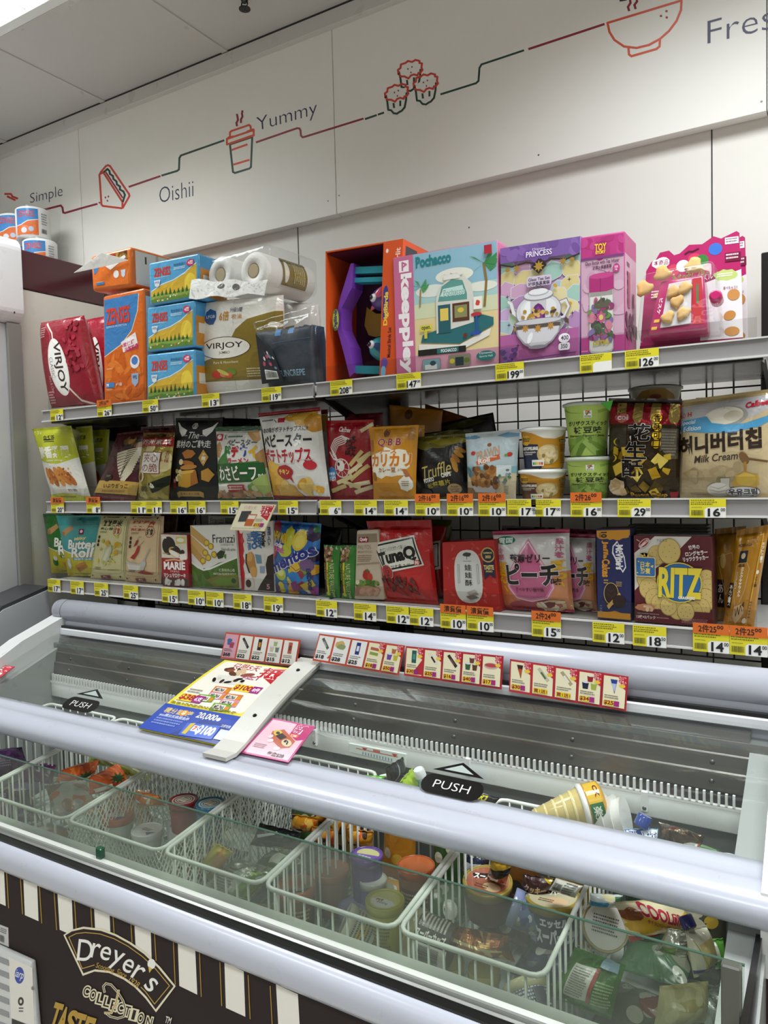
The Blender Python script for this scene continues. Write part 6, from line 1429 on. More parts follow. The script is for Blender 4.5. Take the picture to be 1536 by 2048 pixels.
def puff(c, main, colr, chili):
    g = [R(0, 0, 100, 100, c), LC('5a5030', .5, 12, 2, 88, 2, 96, 8, 96, 86, 88, 90, 12, 90, 4, 86, 4, 8), LC('5a5030', .5, 8, 6, 92, 6, 92, 84, 8, 84), FP(28, 2.5, 70, 4.5, 1, '5a5030'), E(16, 3, 2, 1.4, '1c1810'), E(86, 3, 2, 1.4, '1c1810'), T(main, 20, 7, 84, 16, colr, .08, 0, .15), T('夾心卷' if not chili else '麻辣脆片', 18, 18, 62, 22, '2a2016' if not chili else 'a8402a', .03), LC(colr if chili else 'a83a28', .9, *[v for k in range(14) for v in (74 + 11 * math.cos(k * .4488), 23 + 8 * math.sin(k * .4488))]), T('好食', 66, 18, 82, 28, 'a83a28' if not chili else '1c1810', .04), FP(20, 24, 46, 27, 2, '7a5a3a'), E(21, 33, 4, 2.6, '14120c'), E(21, 39, 4, 2.6, '14120c'), E(21, 45, 4, 2.6, '14120c'), FP(18, 80, 40, 84, 2, '3a3020'), FP(60, 83, 88, 85, 1, '6a5a3a'), P('7c2430', 36, 93, 64, 92, 64, 97, 36, 98), T('零食', 44, 93.4, 56, 96.6, 'e8d8d0', .03), P('2a2016', 8, 94, 10, 92, 12, 94, 10, 96), P('2a2016', 88, 94, 90, 92, 92, 94, 90, 96)]
    if not chili: g += [P('b8b89a', 40, 72, 50, 50, 66, 44, 70, 52, 62, 68, 50, 78), P('d0cfb0', 44, 70, 54, 52, 64, 48, 60, 60, 50, 74), SC(16, 28, 24, 90, 82, 4, 2.4, ['c9c04a', 'b8b03a', 'a8b070'], 5), E(80, 44, 6, 4, 'c89a20'), E(54, 42, 6, 4, 'c89a20'), E(80, 56, 5, 4, 'c89a20')]
    else: g += [P('8e2a1c', 34, 46, 42, 36, 48, 34, 44, 42), L('5a5a2a', .8, 46, 34, 50, 30, 54, 31), P('a02a1c', 26, 62, 40, 54, 48, 43, 54, 44, 50, 54, 38, 64), L('5a5a2a', .8, 52, 44, 64, 36), P('b8b4ac', 10, 66, 30, 70, 56, 70, 66, 62, 70, 70, 62, 80, 20, 80), P('d0ccc2', 14, 72, 56, 73, 54, 80, 20, 80), L('a8a49c', 3, 64, 66, 78, 48), P('8e2018', 46, 84, 60, 80, 80, 83, 88, 86, 66, 86)]
    return g
bag('snack_bag', 'cream yellow bag with corn picture and black title', (203, 1023, 261, 1023, 252, 1168, 182, 1164), YF + .01, Z3, .022, 'd2cc98', puff('d2cc98', '粒粒粟米', '1c1810', False), 'soft', st=.02, sb=.02, seed=73, wr=.5, square=.4, pinch=.0)
bag('snack_bag', 'cream beige bag with red chili picture and red title', (259, 1023, 328, 1026, 323, 1172, 252, 1168), YF, Z3, .022, 'd2b890', puff('d2b890', '辣辣芝麻', 'a83020', True), 'soft', st=.02, sb=.02, seed=74, wr=.5, square=.4, pinch=.0)
BRG = 'brown bags behind the cake box'
bag('snack_bag', 'brown bag standing behind the cream bags and cake box', (322, 1026, 356, 1027, 356, 1150, 322, 1150), YF + .10, Z3, .018, '5a3420', [SC(10, 10, 10, 90, 90, 12, 6, ['6a4028', '4a2818'], 3)], st=.03, sb=.03, seed=75, group=BRG)
bag('snack_bag', 'darker brown bag behind the marshmallow cake box', (352, 1028, 392, 1028, 392, 1150, 352, 1150), YF + .13, Z3, .018, '3c2216', [SC(10, 10, 10, 90, 90, 12, 6, ['4a2a1c', '2c180e'], 4)], st=.03, sb=.03, seed=76, group=BRG)
art = [R(0, 0, 100, 46, 'dcd4c4'), R(0, 46, 100, 100, '9c1824'), R(0, 86, 100, 100, '4a3a34'), E(30, 22, 26, 18, '241814'), E(54, 32, 24, 11, '2c1c14', 20), E(50, 34, 22, 9, 'c9a468', 20), E(50, 37, 20, 5, 'efe8da', 20), P('2a1a14', 34, 28, 60, 24, 74, 32, 70, 36, 50, 32), P('cabf6a', 58, 4, 96, 2, 96, 16, 60, 18), E(76, 10, 14, 4, 'efe9d8'), E(82, 34, 8, 5, '2a2220'), P('efe6dc', 70, 38, 96, 36, 98, 48, 72, 50), R(4, 4, 22, 8, 'efe9e0'), FP(6, 36, 30, 40, 1, 'b8963a'), P('d8a878', 14, 50, 50, 47, 86, 50, 84, 53, 50, 50, 16, 53), T('MARIE', 10, 54, 90, 68, 'f4ece8', .05), T('で包まれた', 32, 70, 68, 74, 'f0d0cc', .02), T('マシュマロケーキ', 8, 76, 92, 84, 'f4ece8', .04), SC(9, 8, 90, 94, 97, 11, 4, ['dad6d2', 'e6e2de', 'c4bfba'], 6)]
carton('cake_box', 'small red and white marshmallow cake box', (321, 1068, 374, 1070, 378, 1176, 325, 1174), YF, Z3, .10, '9c1824', art, topcol='b8b0a4', sidecol='8a1420', cat='box')
art = [R(0, 0, 100, 100, 'dedcd4'), P('4a6a1e', 0, 62, 26, 74, 60, 60, 100, 52, 100, 100, 0, 100), SC(24, 4, 72, 98, 98, 10, 5, ['54762a', '40601a', '5e8030'], 3), L('e6e6e0', 3, 0, 60, 14, 68, 26, 72, 40, 70, 70, 60, 100, 51), ('G', [L(c, 12, 0, y0, 34 + dx, y1) for c, y0, y1, dx in (('c49a54', 6, 28, 0), ('d0a860', 22, 44, -4), ('c09650', 36, 58, -8))]), ('G', [E(x, y, 6.4, 5.6, 'b07c38') for x, y in ((36, 28), (32, 44), (26, 57), (45, 34), (51, 47), (38, 52))]), ('G', [E(x, y, 4.4, 3.8, 'd2c23a') for x, y in ((36, 28), (32, 44), (26, 57), (45, 34), (51, 47), (38, 52))]), P('23361a', 56, 46, 66, 40, 76, 42, 70, 52, 60, 54), P('5a8030', 70, 48, 78, 46, 76, 54), T('Franzzi', 50, 15, 98, 28, '26241e', .0), T('法蘭茲手卷', 66, 29, 96, 33, 'a8a69e', .0), T('Filled rolls series', 68, 36, 98, 41, '5a584e', .0), T('抹茶味夾心卷', 60, 69, 94, 74, 'd0d6b4', .02), T('MATCHA FLAVOR ROLLS', 48, 76, 96, 79.5, 'd8dcc4', .02), P('7a7430', 30, 88, 60, 80, 100, 78, 100, 96, 50, 98), P('6a8a30', 44, 90, 64, 83, 96, 82, 94, 94, 56, 96), E(90, 88, 5, 4, '2f4a1a')]
carton('biscuit_box', 'white and green rolled wafer box with matcha picture', (380, 1052, 470, 1050, 480, 1183, 385, 1179), YF + .012, Z3, .055, 'dedcd4', art, topcol='c9c7bf', cat='box', group='rolled wafer boxes')
carton('biscuit_box', 'second rolled wafer box standing taller behind the white and green one', (416, 1026, 470, 1026, 470, 1160, 416, 1160), YF + .075, Z3, .05, '8a8880', [R(0, 0, 100, 100, 'a09e94'), T('Franzzi', 8, 2, 60, 10, '26241e', .0), R(64, 2, 100, 10, '4a4c40')], cat='box', group='rolled wafer boxes')
art = [R(0, 0, 100, 100, 'dcd8d2'), P('b8202a', 0, 0, 14, 0, 15, 8, 20, 12, 18, 18, 22, 26, 18, 30, 20, 40, 16, 48, 20, 56, 15, 64, 18, 76, 14, 100, 0, 100), E(15, 10, 5, 4, 'e6e2dc'), E(16, 24, 4, 5, 'c8404a'), P('2a1a14', 100, 46, 84, 50, 78, 62, 80, 76, 62, 90, 52, 100, 100, 100), R(26, 1, 34, 10, 'a82030'), T('HAPPY', 54, 8, 68, 38, '2f6aa8', .08, 90), T('HIPPO', 42, 8, 56, 38, '2f6aa8', .08, 90), T('河馬', 30, 14, 40, 40, '3f78b0', .06, 90), T('Kinder', 70, 14, 80, 36, '1c1a1c', .06, 90), T('開心', 86, 8, 94, 34, '3f5a80', .05, 90), P('c08a44', 28, 46, 40, 42, 48, 48, 50, 60, 54, 72, 50, 80, 40, 80, 34, 70, 26, 60), BL(34, 50, 9, 7, 'd4a45c', 3), BL(44, 72, 10, 8, 'd0a058', 4), L('3a2014', 4, 26, 46, 24, 58, 30, 70, 36, 80), P('6a90a8', 50, 46, 66, 48, 68, 60, 54, 60), P('8aa0b8', 62, 64, 76, 64, 74, 74, 62, 74), P('e6e2dc', 18, 76, 34, 74, 40, 82, 24, 86), BL(32, 90, 12, 9, 'dcd4c8', 5), E(28, 90, 8, 6, '3a2018'), V('cacao', 73, 46, 79, 62, 'efe4d8', .0), T('5', 80, 90, 88, 97, 'c89aa0', .03), FP(4, 52, 8, 90, 12, 'e8b0b0')]
carton('biscuit_box', 'red and white chocolate biscuit box standing on end under the price card', (470, 1050, 546, 1042, 550, 1188, 479, 1184), YF + .02, Z3, .06, 'dcd8d2', art, topcol='b8b4ae', cat='box')
FR = ['c8b82a', 'd8c83a', '8a2a3a', '4a2a5a', '2a6ab0', '3a8ac8', '6a9a2a', 'd8a020', '8a3a8a']
art = [R(0, 0, 100, 100, '1f5aa0'), SC(20, 0, 0, 100, 30, 12, 8, ['2a6ab4', '184a8c', '3a80c4'], 2), BL(10, 10, 12, 9, 'a02438', 3), BL(44, 22, 10, 16, 'c4c438', 4), E(66, 24, 14, 15, 'd8be3a', 20), E(66, 26, 10, 9, 'e2d25c', 10), BL(88, 16, 12, 10, '2a1c3c', 5), E(84, 10, 6, 5, '4a3a6a'), E(94, 8, 5, 5, '2f7a3a'), BL(6, 42, 9, 10, 'a82a3a', 6), BL(94, 46, 9, 8, '2a1c3c', 7), BL(36, 40, 18, 8, 'b8c038', 8), BL(62, 54, 18, 10, 'c8b832', 9), SC(30, 2, 60, 98, 96, 10, 7, FR, 5), P('2a7ac0', 40, 72, 62, 64, 72, 80, 54, 88), P('8a2a7a', 46, 84, 60, 80, 64, 92, 48, 96), E(24, 72, 14, 9, 'b8c038'), E(24, 70, 9, 5, 'd8dc8a'), E(60, 60, 12, 8, 'd8b030'), LC('1a2a4a', 1, 48, 58, 56, 52, 68, 54, 72, 62, 62, 66), BL(82, 58, 12, 9, '6a4a7a', 5), P('c8b02a', 66, 86, 90, 78, 96, 86, 74, 96),
       T('NEW MIX', 4, 16, 42, 27, 'e4c030', .07, 8, .15), T('Soda', 6, 28, 32, 35, 'f0e0f0', .05, 8, .1), T('kick', 14, 35, 36, 42, 'd060a8', .05, 8, .1), O('mentos', -2, 44, 98, 58, '1c2a80', 'f2f2f4', .08, .20, -22), V('mentos', 82, 62, 89, 92, '1c2a60', .04), R(76, 93, 84, 98, 'e8e4ec'), R(85, 93, 93, 98, 'b83a7a')]
bag('candy_bag', 'blue fruit candy bag with large slanted lettering', (547, 1040, 643, 1047, 638, 1189, 551, 1184), YF, Z3, .028, '1f5aa0', art, st=.03, sb=.03, seed=81, cat='candy bag')
BKB = 'black bags deep on the bottom shelf'
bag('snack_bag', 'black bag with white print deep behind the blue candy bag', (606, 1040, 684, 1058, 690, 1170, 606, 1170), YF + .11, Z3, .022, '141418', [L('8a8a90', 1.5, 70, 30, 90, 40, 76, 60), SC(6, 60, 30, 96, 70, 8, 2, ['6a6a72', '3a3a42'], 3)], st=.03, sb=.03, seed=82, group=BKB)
for k, (q, lb) in enumerate((((648, 1088, 682, 1090, 680, 1191, 652, 1189), 'left one of two green granola bars standing on end'), ((681, 1090, 714, 1090, 712, 1196, 684, 1194), 'right one of two green granola bars standing on end'))):
    bag('granola_bar', lb, q, YF + .004, Z3, .012, '2f7a28', [R(0, 0, 100, 100, '2f7a28'), R(0, 4, 60, 30, '3a2618'), SC(46, 0, 4, 58, 30, 8, 3, ['8a6440', 'b08a60', '5a3a24', 'd0b890'], k + 2), R(0, 30, 22, 90, '3a2016'), R(24, 32, 40, 88, 'c8c020'), T('CRUNCHY', 27, 46, 38, 76, '3a3010', .03, 90), T('OATS & DARK', 6, 34, 15, 66, 'd8c090', .02, 90), T('NATURE VALLEY', 46, 34, 74, 92, 'c9c98a', .0, 90), E(30, 92, 14, 4, 'b8c030'), R(58, 90, 72, 99, '8aa070')], st=.03, sb=.03, seed=83 + k, cat='snack bar', group='green granola bars', nu=14, nv=26)

# ---------------------------------------------------------------- bottom shelf, right bay
art = [R(0, 0, 100, 100, 'c4b49e'), R(0, 0, 100, 14, '8a7a62'), RR(6, 5, 56, 14, '8a1c2c', 3), T('Quely', 12, 6, 50, 12.4, 'f2e6e2', .05), T('PALITOS', 4, 18, 66, 25, '6a5a48', -.01), T('BREADSTICKS', 4, 27, 72, 31, '6a5a48', -.01), FP(4, 34, 70, 46, 4, '8a7458'), P('9a8c70', 0, 48, 100, 46, 100, 48, 0, 50), BL(44, 66, 15, 9, 'a8241c', 4), BL(58, 70, 10, 7, 'b83a24', 6), P('4a6a24', 40, 60, 48, 56, 56, 60, 48, 62), SC(26, 6, 76, 90, 84, 8, 3, ['4a6a24', '6a8a34', '3a5a1c'], 5), E(8, 78, 8, 4, 'cfc4a8'), BL(40, 92, 44, 8, 'a8806a', 3), SC(14, 4, 86, 90, 98, 12, 3, ['b89078', '98705c'], 3)]
carton('snack_box', 'beige breadstick packet with tomato picture, beside the granola bars', (713, 1060, 756, 1058, 768, 1198, 708, 1197), YF + .01, Z3, .035, 'c4b49e', art, bevel=.004, fin='soft', cat='snack packet')
wl = []
rg = random.Random(3)
for k in range(26):
    x, y = rg.random() * 100, 8 + rg.random() * 90; a = rg.random() * 3.1; l_ = 8 + 10 * rg.random()
    wl.append(L(rg.choice(['d04038', 'b02420']), .6, x, y, x + l_ * math.cos(a), y + l_ * math.sin(a)))
art = [R(0, 0, 100, 100, 'b81c1c')] + wl + [R(0, 0, 100, 10, 'a81616'), P('dcdcd0', 5, 28, 76, 18, 88, 53, 20, 64), LC('14110e', 2.2, 9, 31, 74, 21, 84, 51, 22, 60), T('食べてじっくり!どぜりって楽しい', 18, 31, 64, 36, '2a2420', .01, -8), T('TunaQ', 15, 35, 77, 51, '14110e', .07, -11), T('ツナキュー', 36, 51.5, 68, 56, '14110e', .02, -9), R(74, 47, 82, 53, 'b01c1c'), T('鮪', 75, 47.6, 81, 52.4, 'f0dcd4', .04), E(27, 62, 11, 9, 'dcd4c8'), E(27, 62, 10.4, 8.5, '140f0e'), E(27, 62, 10, 8.2, 'b01c1c'), V('ピリ辛', 24, 56, 31, 68, '14110e', .03), SC(22, 16, 70, 72, 82, 5, 3, ['6a1c18', '7c2a20', '581410'], 4), LC('14110e', .9, 40, 68, 46, 66, 60, 76, 76, 88, 66, 86, 50, 78), LC('14110e', .9, 14, 72, 24, 70, 40, 78, 56, 90, 44, 88, 26, 80), L('14110e', .9, 42, 66, 40, 63)]
bag('snack_bag', 'bright red tuna snack bag with white label, leaning', (734, 1042, 863, 1039, 877, 1208, 766, 1200), YF, Z3, .026, 'b81c1c', art, st=.10, sb=.03, seed=85, seal=('b01818', None), group='tuna snack bags')
bag('snack_bag', 'red tuna snack bag behind the leaning one, part of its label showing', (800, 1046, 892, 1050, 886, 1185, 800, 1185), YF + .075, Z3, .022, '9c1a18', [P('cfcfc2', 30, 28, 92, 20, 96, 60, 40, 66), LC('14110e', 2.2, 34, 32, 89, 24, 92, 56, 42, 61), T('Q', 52, 34, 78, 50, '14110e', .07)], st=.08, sb=.03, seed=86, group='tuna snack bags')
bag('snack_bag', 'olive green bag deep behind the tuna snack bags', (826, 1032, 904, 1034, 904, 1165, 826, 1165), YF + .15, Z3, .02, '6a6a1e', [SC(10, 0, 50, 100, 90, 12, 5, ['5a7a1c', '7c7c2a'], 3)], st=.03, sb=.03, seed=87)
flow = ('G', [E(x, y, 4.4, 1.6, c, a) for x, y, c, a in ((r_.uniform(2, 98), r_.uniform(4, 96), r_.choice(['b83a32', 'c04840', 'ac2c28']), r_.uniform(0, 180)) for r_ in [random.Random(9)] for _ in range(60))])
oval = [v for k in range(28) for v in (48 + 26 * (1 if math.cos(k * .2244) > 0 else -1) * abs(math.cos(k * .2244)) ** .8, 52 + (-1 if math.sin(k * .2244) < 0 else 1) * 40 * abs(math.sin(k * .2244)) ** .62)]
art = [R(0, 0, 100, 100, 'a8201c'), flow, P('d8cfc4', *oval), P('c9cbc6', *[48 + (v - 48) * .96 if i % 2 == 0 else 52 + (v - 52) * .97 for i, v in enumerate(oval)]), BL(48, 19, 8, 3.4, '3a3a38', 4), L('3a3a38', 1, 48, 20, 47, 26), FP(40, 28.5, 56, 30, 1, '5a5a56'), T('娃', 42, 34, 55, 43, '26262a', .02), T('娃', 42, 45.5, 55, 54.5, '26262a', .02), T('酥', 42, 57, 55, 66, '26262a', .02), LC('6a6a66', .5, 29, 34, 32, 34, 32, 62, 29, 62), LC('6a6a66', .5, 65, 34, 68, 34, 68, 62, 65, 62), P('8a8078', 46, 78, 60, 74, 66, 78, 52, 82), P('a8a098', 44, 76, 58, 71, 64, 74, 50, 79), P('6a6058', 42, 82, 56, 79, 66, 83, 50, 87), FP(36, 88, 60, 91, 2, '8a8a84'), P('1c1c3c', 78, 28, 98, 28, 98, 54, 88, 48, 78, 56), E(88, 20, 13, 11, 'b89a48'), E(88, 20, 10.6, 9, '1c1c3c'), T('SUPERIOR', 80, 16, 96, 18.4, 'd8c070', .03), T('TASTE', 79, 35, 97, 41, 'd8c070', .05), T('2023', 83, 21, 93, 24.6, 'd8c070', .04), T('AWARD', 82, 42.4, 94, 45, 'd8c070', .02)]
carton('biscuit_box', 'red floral crisp biscuit box with grey oval label and medal ribbon', (884, 1084, 988, 1079, 1001, 1221, 887, 1211), YF - .002, Z3, .075, 'a8201c', art, topcol='9c1c1a', top=[T('娃娃酥', 28, 30, 64, 70, 'e8d0c8', .03)], cat='box')
def peach():
    return [R(0, 0, 100, 100, 'd4d0ce'), P('c9507c', 0, 0, 100, 0, 100, 5, 0, 5), BL(12, 84, 30, 34, 'cf7a4a', 3, 24, .06), BL(92, 84, 34, 34, 'cf8a60', 4, 24, .06), BL(50, 96, 34, 12, 'a8404a', 5), P('d88aa8', 50, 10, 60, 24, 80, 54, 82, 70, 72, 84, 50, 88, 28, 84, 18, 70, 20, 54, 40, 24), P('c06088', 50, 16, 58, 28, 76, 56, 77, 70, 68, 81, 50, 84, 32, 81, 23, 70, 24, 56, 42, 28), L('f0e0e8', .8, 50, 14, 60, 28, 78, 54, 80, 70, 70, 83, 50, 87, 30, 83, 20, 70, 22, 54, 40, 28, 50, 14), E(19, 12, 13, 5, '1f7a58'), T('雪国', 10, 9, 28, 15, 'e6f0ea', .05), V('食感', 8, 21, 17, 36, 'b85a7a', .02), O('ぷるん!', 6, 40, 18, 44, 'd8a820', 'f2ead8', .06, .12), V('ぷるん', 5, 38, 19, 66, 'd8a820', .08), L('d8a820', 2, 14, 69, 18, 75), V('果汁を', 84, 11, 94, 34, 'b85a7a', .04), V('ぎゅっ', 80, 36, 95, 60, 'd8a820', .08), L('d8a820', 2, 90, 63, 92, 68), T('蒟蒻ゼリー', 26, 29, 78, 39, '26161c', .05), O('ピーチ', 20, 41, 86, 66, '14100f', 'f2e6ea', .07, .16), T('味', 78, 58, 90, 66, '1c1412', .04), T('食べやすい個包装', 30, 69.5, 68, 74.5, '5a2434', .03), BL(74, 92, 20, 7, 'c9b088', 3), BL(74, 91, 12, 4, '6a1c24', 5), SC(6, 60, 86, 92, 96, 6, 2, ['d8c8a8', 'b05a4a', 'e2d8c4'], 5)]
bag('jelly_bag', 'pink and white peach jelly bag standing in front of its twin', (985, 1064, 1139, 1059, 1149, 1230, 1000, 1223), YF, Z3, .032, 'd4d0ce', peach(), st=.05, sb=.03, seed=88, cat='jelly bag', seal=('b83a64', '9a2440'), group='peach jelly bags')
bag('jelly_bag', 'peach jelly bag overlapped by the front one, beside the dark blue box', (1098, 1070, 1191, 1072, 1195, 1236, 1098, 1226), YF + .055, Z3, .024, 'ccc8c6', peach(), st=.05, sb=.03, seed=89, cat='jelly bag', seal=('a83058', '8a2038'), group='peach jelly bags')
bag('jelly_bag', 'third pale jelly bag deep beside the dark blue cake box', (1120, 1052, 1204, 1056, 1204, 1200, 1120, 1195), YF + .12, Z3, .02, 'a8a09c', [R(0, 0, 100, 6, '8a2448'), E(60, 70, 30, 20, 'a8643c')], st=.05, sb=.03, seed=90, cat='jelly bag', group='peach jelly bags')
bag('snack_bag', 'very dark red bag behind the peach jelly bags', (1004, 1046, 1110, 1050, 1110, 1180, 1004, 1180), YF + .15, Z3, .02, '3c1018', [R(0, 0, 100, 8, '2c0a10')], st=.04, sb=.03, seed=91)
art = [R(0, 0, 100, 100, '1c2458'), BL(50, 2, 60, 9, 'c98a24', 3, 40, .12), BL(50, 101, 60, 9, 'c98a24', 4, 40, .12), R(0, 0, 100, 6, 'c98a24'), T('10', 14, 2, 30, 8, '241810', .06, 90), T('CAKES', 8, 2.6, 13, 8, '241810', .01, 90), P('f0ecec', 62, 12, 84, 30, 88, 42, 78, 48, 68, 42, 46, 26, 48, 18), P('1c2c78', 63, 14, 81, 31, 85, 41, 78, 45.6, 68, 40, 50, 25, 51, 18.6), T('McVitie’s', 58, 17, 78, 44, 'f4f2f2', .06, 90), O('Jaffa', 16, 12, 34, 32, 'd8952c', '2a1440', .07, .14, 90), O('Cakes', 16, 33, 38, 53, 'd8952c', '2a1440', .07, .14, 90), E(42, 73, 24, 14, '0f0c14'), LC('c9a468', 2.0, *[v for k in range(20) for v in (42 + 22 * math.cos(k * .314), 72 + 12.4 * math.sin(k * .314))]), E(42, 72, 19, 10.8, '2a1812'), L('4a3020', 1.4, 28, 66, 40, 70, 54, 66), L('4a3020', 1.4, 30, 72, 44, 76, 56, 71), P('c9a050', 28, 86, 68, 70, 72, 74, 56, 80, 34, 90), E(66, 80, 20, 7, '2a1610', -20), FP(20, 56, 34, 62, 2, 'c9a050'), FP(58, 58, 76, 64, 3, 'c9a050'), R(0, 93, 100, 100, 'c98a24'), T('122g', 6, 86, 14, 96, '8a8aa0', .02, 90)]
carton('cake_box', 'tall dark blue orange cake box between the jelly bag and the cracker box', (1192, 1058, 1261, 1056, 1263, 1244, 1195, 1238), YF - .002, Z3, .055, '1c2458', art, topcol='c98a24', cat='box')
dots = lambda cx, cy, r, k: ('G', [E(cx + r * .55 * math.cos(a + k), cy + r * .48 * math.sin(a + k), .6, .5, '8a6a34') for a in (0, .9, 1.8, 2.7, 3.6, 4.5, 5.4)] + [E(cx, cy, .6, .5, '8a6a34')])
def crk(cx, cy, r, k): return ('G', [E(cx, cy, r, r * .98, 'a8863c'), E(cx, cy - .3, r * .94, r * .92, 'd2b870'), dots(cx, cy, r, k)][0:2] + list(dots(cx, cy, r, k)[1]))
ck = [crk(30, 22, 12, 1), crk(94, 48, 12, .2), crk(96, 58, 12, .5), crk(16, 50, 13, 2), crk(19, 61, 13, 3), crk(27, 73, 13, 1.4), crk(92, 70, 13, 2.2), crk(86, 80, 12, .7), crk(76, 84, 12, .2), crk(66, 86, 12, 2.8), crk(56, 86, 12, 1.1), crk(44, 82, 12, .4), crk(34, 78, 12, .9), crk(47, 17, 15, .3)]
art = [R(0, 0, 100, 100, 'd8d4cc'), P('5c1420', 0, 0, 28, 0, 0, 20), P('5c1420', 76, 0, 100, 0, 100, 86, 100, 100, 0, 100, 0, 64, 30, 36, 52, 22)] + ck + [R(0, 84, 100, 100, '5c1420'), crk(56, 84, 11, .6), crk(45, 80, 11, .4), crk(67, 85, 11, .3), E(14, 8, 9, 4, 'd8d4cc', -42), E(14, 8, 8, 3.4, '9c1c28', -42), T('NABISCO', 7, 7, 21, 9.6, 'f0e8e6', .04, -42), L('d8d4cc', .8, 4, 4, 8, 6), T('ナビスコ', 31, 2.6, 44, 6, '2a2428', .0), T('世界の', 72, 9, 86, 14, 'f0e6e4', .04, -8), T('ロングセラー', 68, 15.5, 96, 20.5, 'f0e6e4', .04, -8), T('リッツクラッカー', 65, 21.5, 97, 26.5, 'f0e6e4', .04, -8),
       P('d8b83c', 8, 20, 12, 26, 14, 19, 17, 25, 19, 20, 22, 26), RR(2, 24, 29, 47, 'd8c89a', 2), RR(3, 25, 28, 46, '2f6aa8', 2), T('日本', 9, 29.5, 22, 36, 'e8d060', .04), T('熱賣', 9, 37, 22, 43.5, 'e8d060', .04), SC(8, 4, 27, 27, 45, 1, .8, ['e8d060'], 3),
       E(59.5, 52, 29, 23, 'd8c030'), E(59.5, 52, 27.6, 21.8, '1f5a94'), E(59.5, 52, 26, 20.4, '24629c'), O('RITZ', 33, 37, 88, 68, 'e2cc38', '14365c', .07, .13, 0, .08), T('CRACKERS', 58, 67.5, 79, 70.5, 'f0eee8', .04), BL(15, 83, 13, 4.6, 'c0805a', 4), SC(5, 6, 80, 24, 86, 3, 2, ['d8b08a', 'e0c0a0'], 2), T('13枚×3パック', 3, 92, 28, 96, 'e8d8d4', .05), FP(4, 89.5, 34, 91, 1, 'c0a0a0'), FP(62, 92, 96, 98, 4, 'a88088'), FP(30, 93, 46, 95, 1, 'b89090')]
carton('cracker_box', 'maroon cracker box with round blue emblem and crackers', (1267, 1071, 1423, 1073, 1427, 1258, 1269, 1245), YF - .002, Z3, .055, '5c1420', art, topcol='bdb8b0', cat='box', group='cracker boxes')
for k in range(3):
    c_ = ((1262 - 3 * k, 1062 - 4 * k, 1415, 1064 - 4 * k, 1415, 1235, 1262, 1225))
    carton('cracker_box', ('cracker box', 'cracker box', 'cracker box')[k] + (' first', ' second', ' third')[k] + ' in the row behind the front maroon cracker box, white top edge showing', c_, YF + .062 + .062 * k, Z3, .055, '6a6660', [R(0, 0, 100, 100, '8a867e')], topcol='8a867e', cat='box', group='cracker boxes')
def cara():
    return [R(0, 0, 100, 100, 'b07a14'), R(0, 0, 100, 8, '9a6a12'), R(22, 22, 48, 34, '1c1a24'), E(35, 27, 7, 3, 'cfc0a0'), T('MORINAGA', 14, 15, 56, 18, '4a3010', .02), T('森永', 24, 35, 46, 38, '3a2410', .03), LC('e4d8b8', .8, 18, 36, 28, 34, 50, 34, 60, 40, 56, 60, 44, 74, 30, 78, 20, 60), V('ミルクキャラメル', 34, 38, 43, 68, 'f0e6cc', .04), V('大玉チョコ', 22, 42, 28, 60, 'e0d0a8', .01), R(6, 54, 18, 80, '2a1c20'), V('あんソース', 8, 56, 16, 78, 'e8e0d0', .02), P('c9a878', 30, 78, 56, 74, 62, 84, 40, 96, 28, 88), L('3a2414', 2, 34, 80, 40, 88, 42, 78, 48, 86, 50, 76, 56, 82), P('4a2a14', 52, 76, 60, 72, 60, 78), E(66, 92, 8, 3, 'd8c8b0'), L('d8a83c', 3, 86, 8, 74, 96), V('ホットケーキ', 86, 16, 92, 36, 'f0ead8', .02), E(84, 44, 4, 2, 'e8e0cc'), V('クッキー', 80, 48, 86, 58, '3a2410', .02), FP(74, 72, 82, 90, 6, '5a3a10')]
bag('caramel_bag', 'golden caramel snack bag tilting at the right end of the bottom shelf', (1474, 1062, 1540, 1050, 1507, 1262, 1446, 1256), YF, Z3, .022, 'b07a14', cara(), st=.06, sb=.03, seed=92, cat='snack bag', group='golden caramel bags', nu=16)
bag('caramel_bag', 'golden caramel bag leaning behind the tilting one, beside the cracker box', (1429, 1056, 1492, 1050, 1486, 1238, 1432, 1236), YF + .052, Z3, .02, '96660f', [R(0, 0, 100, 8, '7a5410'), E(30, 34, 10, 8, 'b89a5a'), R(8, 54, 34, 84, '2a1c20'), V('あん', 12, 58, 30, 80, 'd8d0c0', .02), LC('d8c898', .8, 10, 30, 60, 26, 70, 50, 40, 70)], st=.06, sb=.03, seed=93, cat='snack bag', group='golden caramel bags', nu=16)
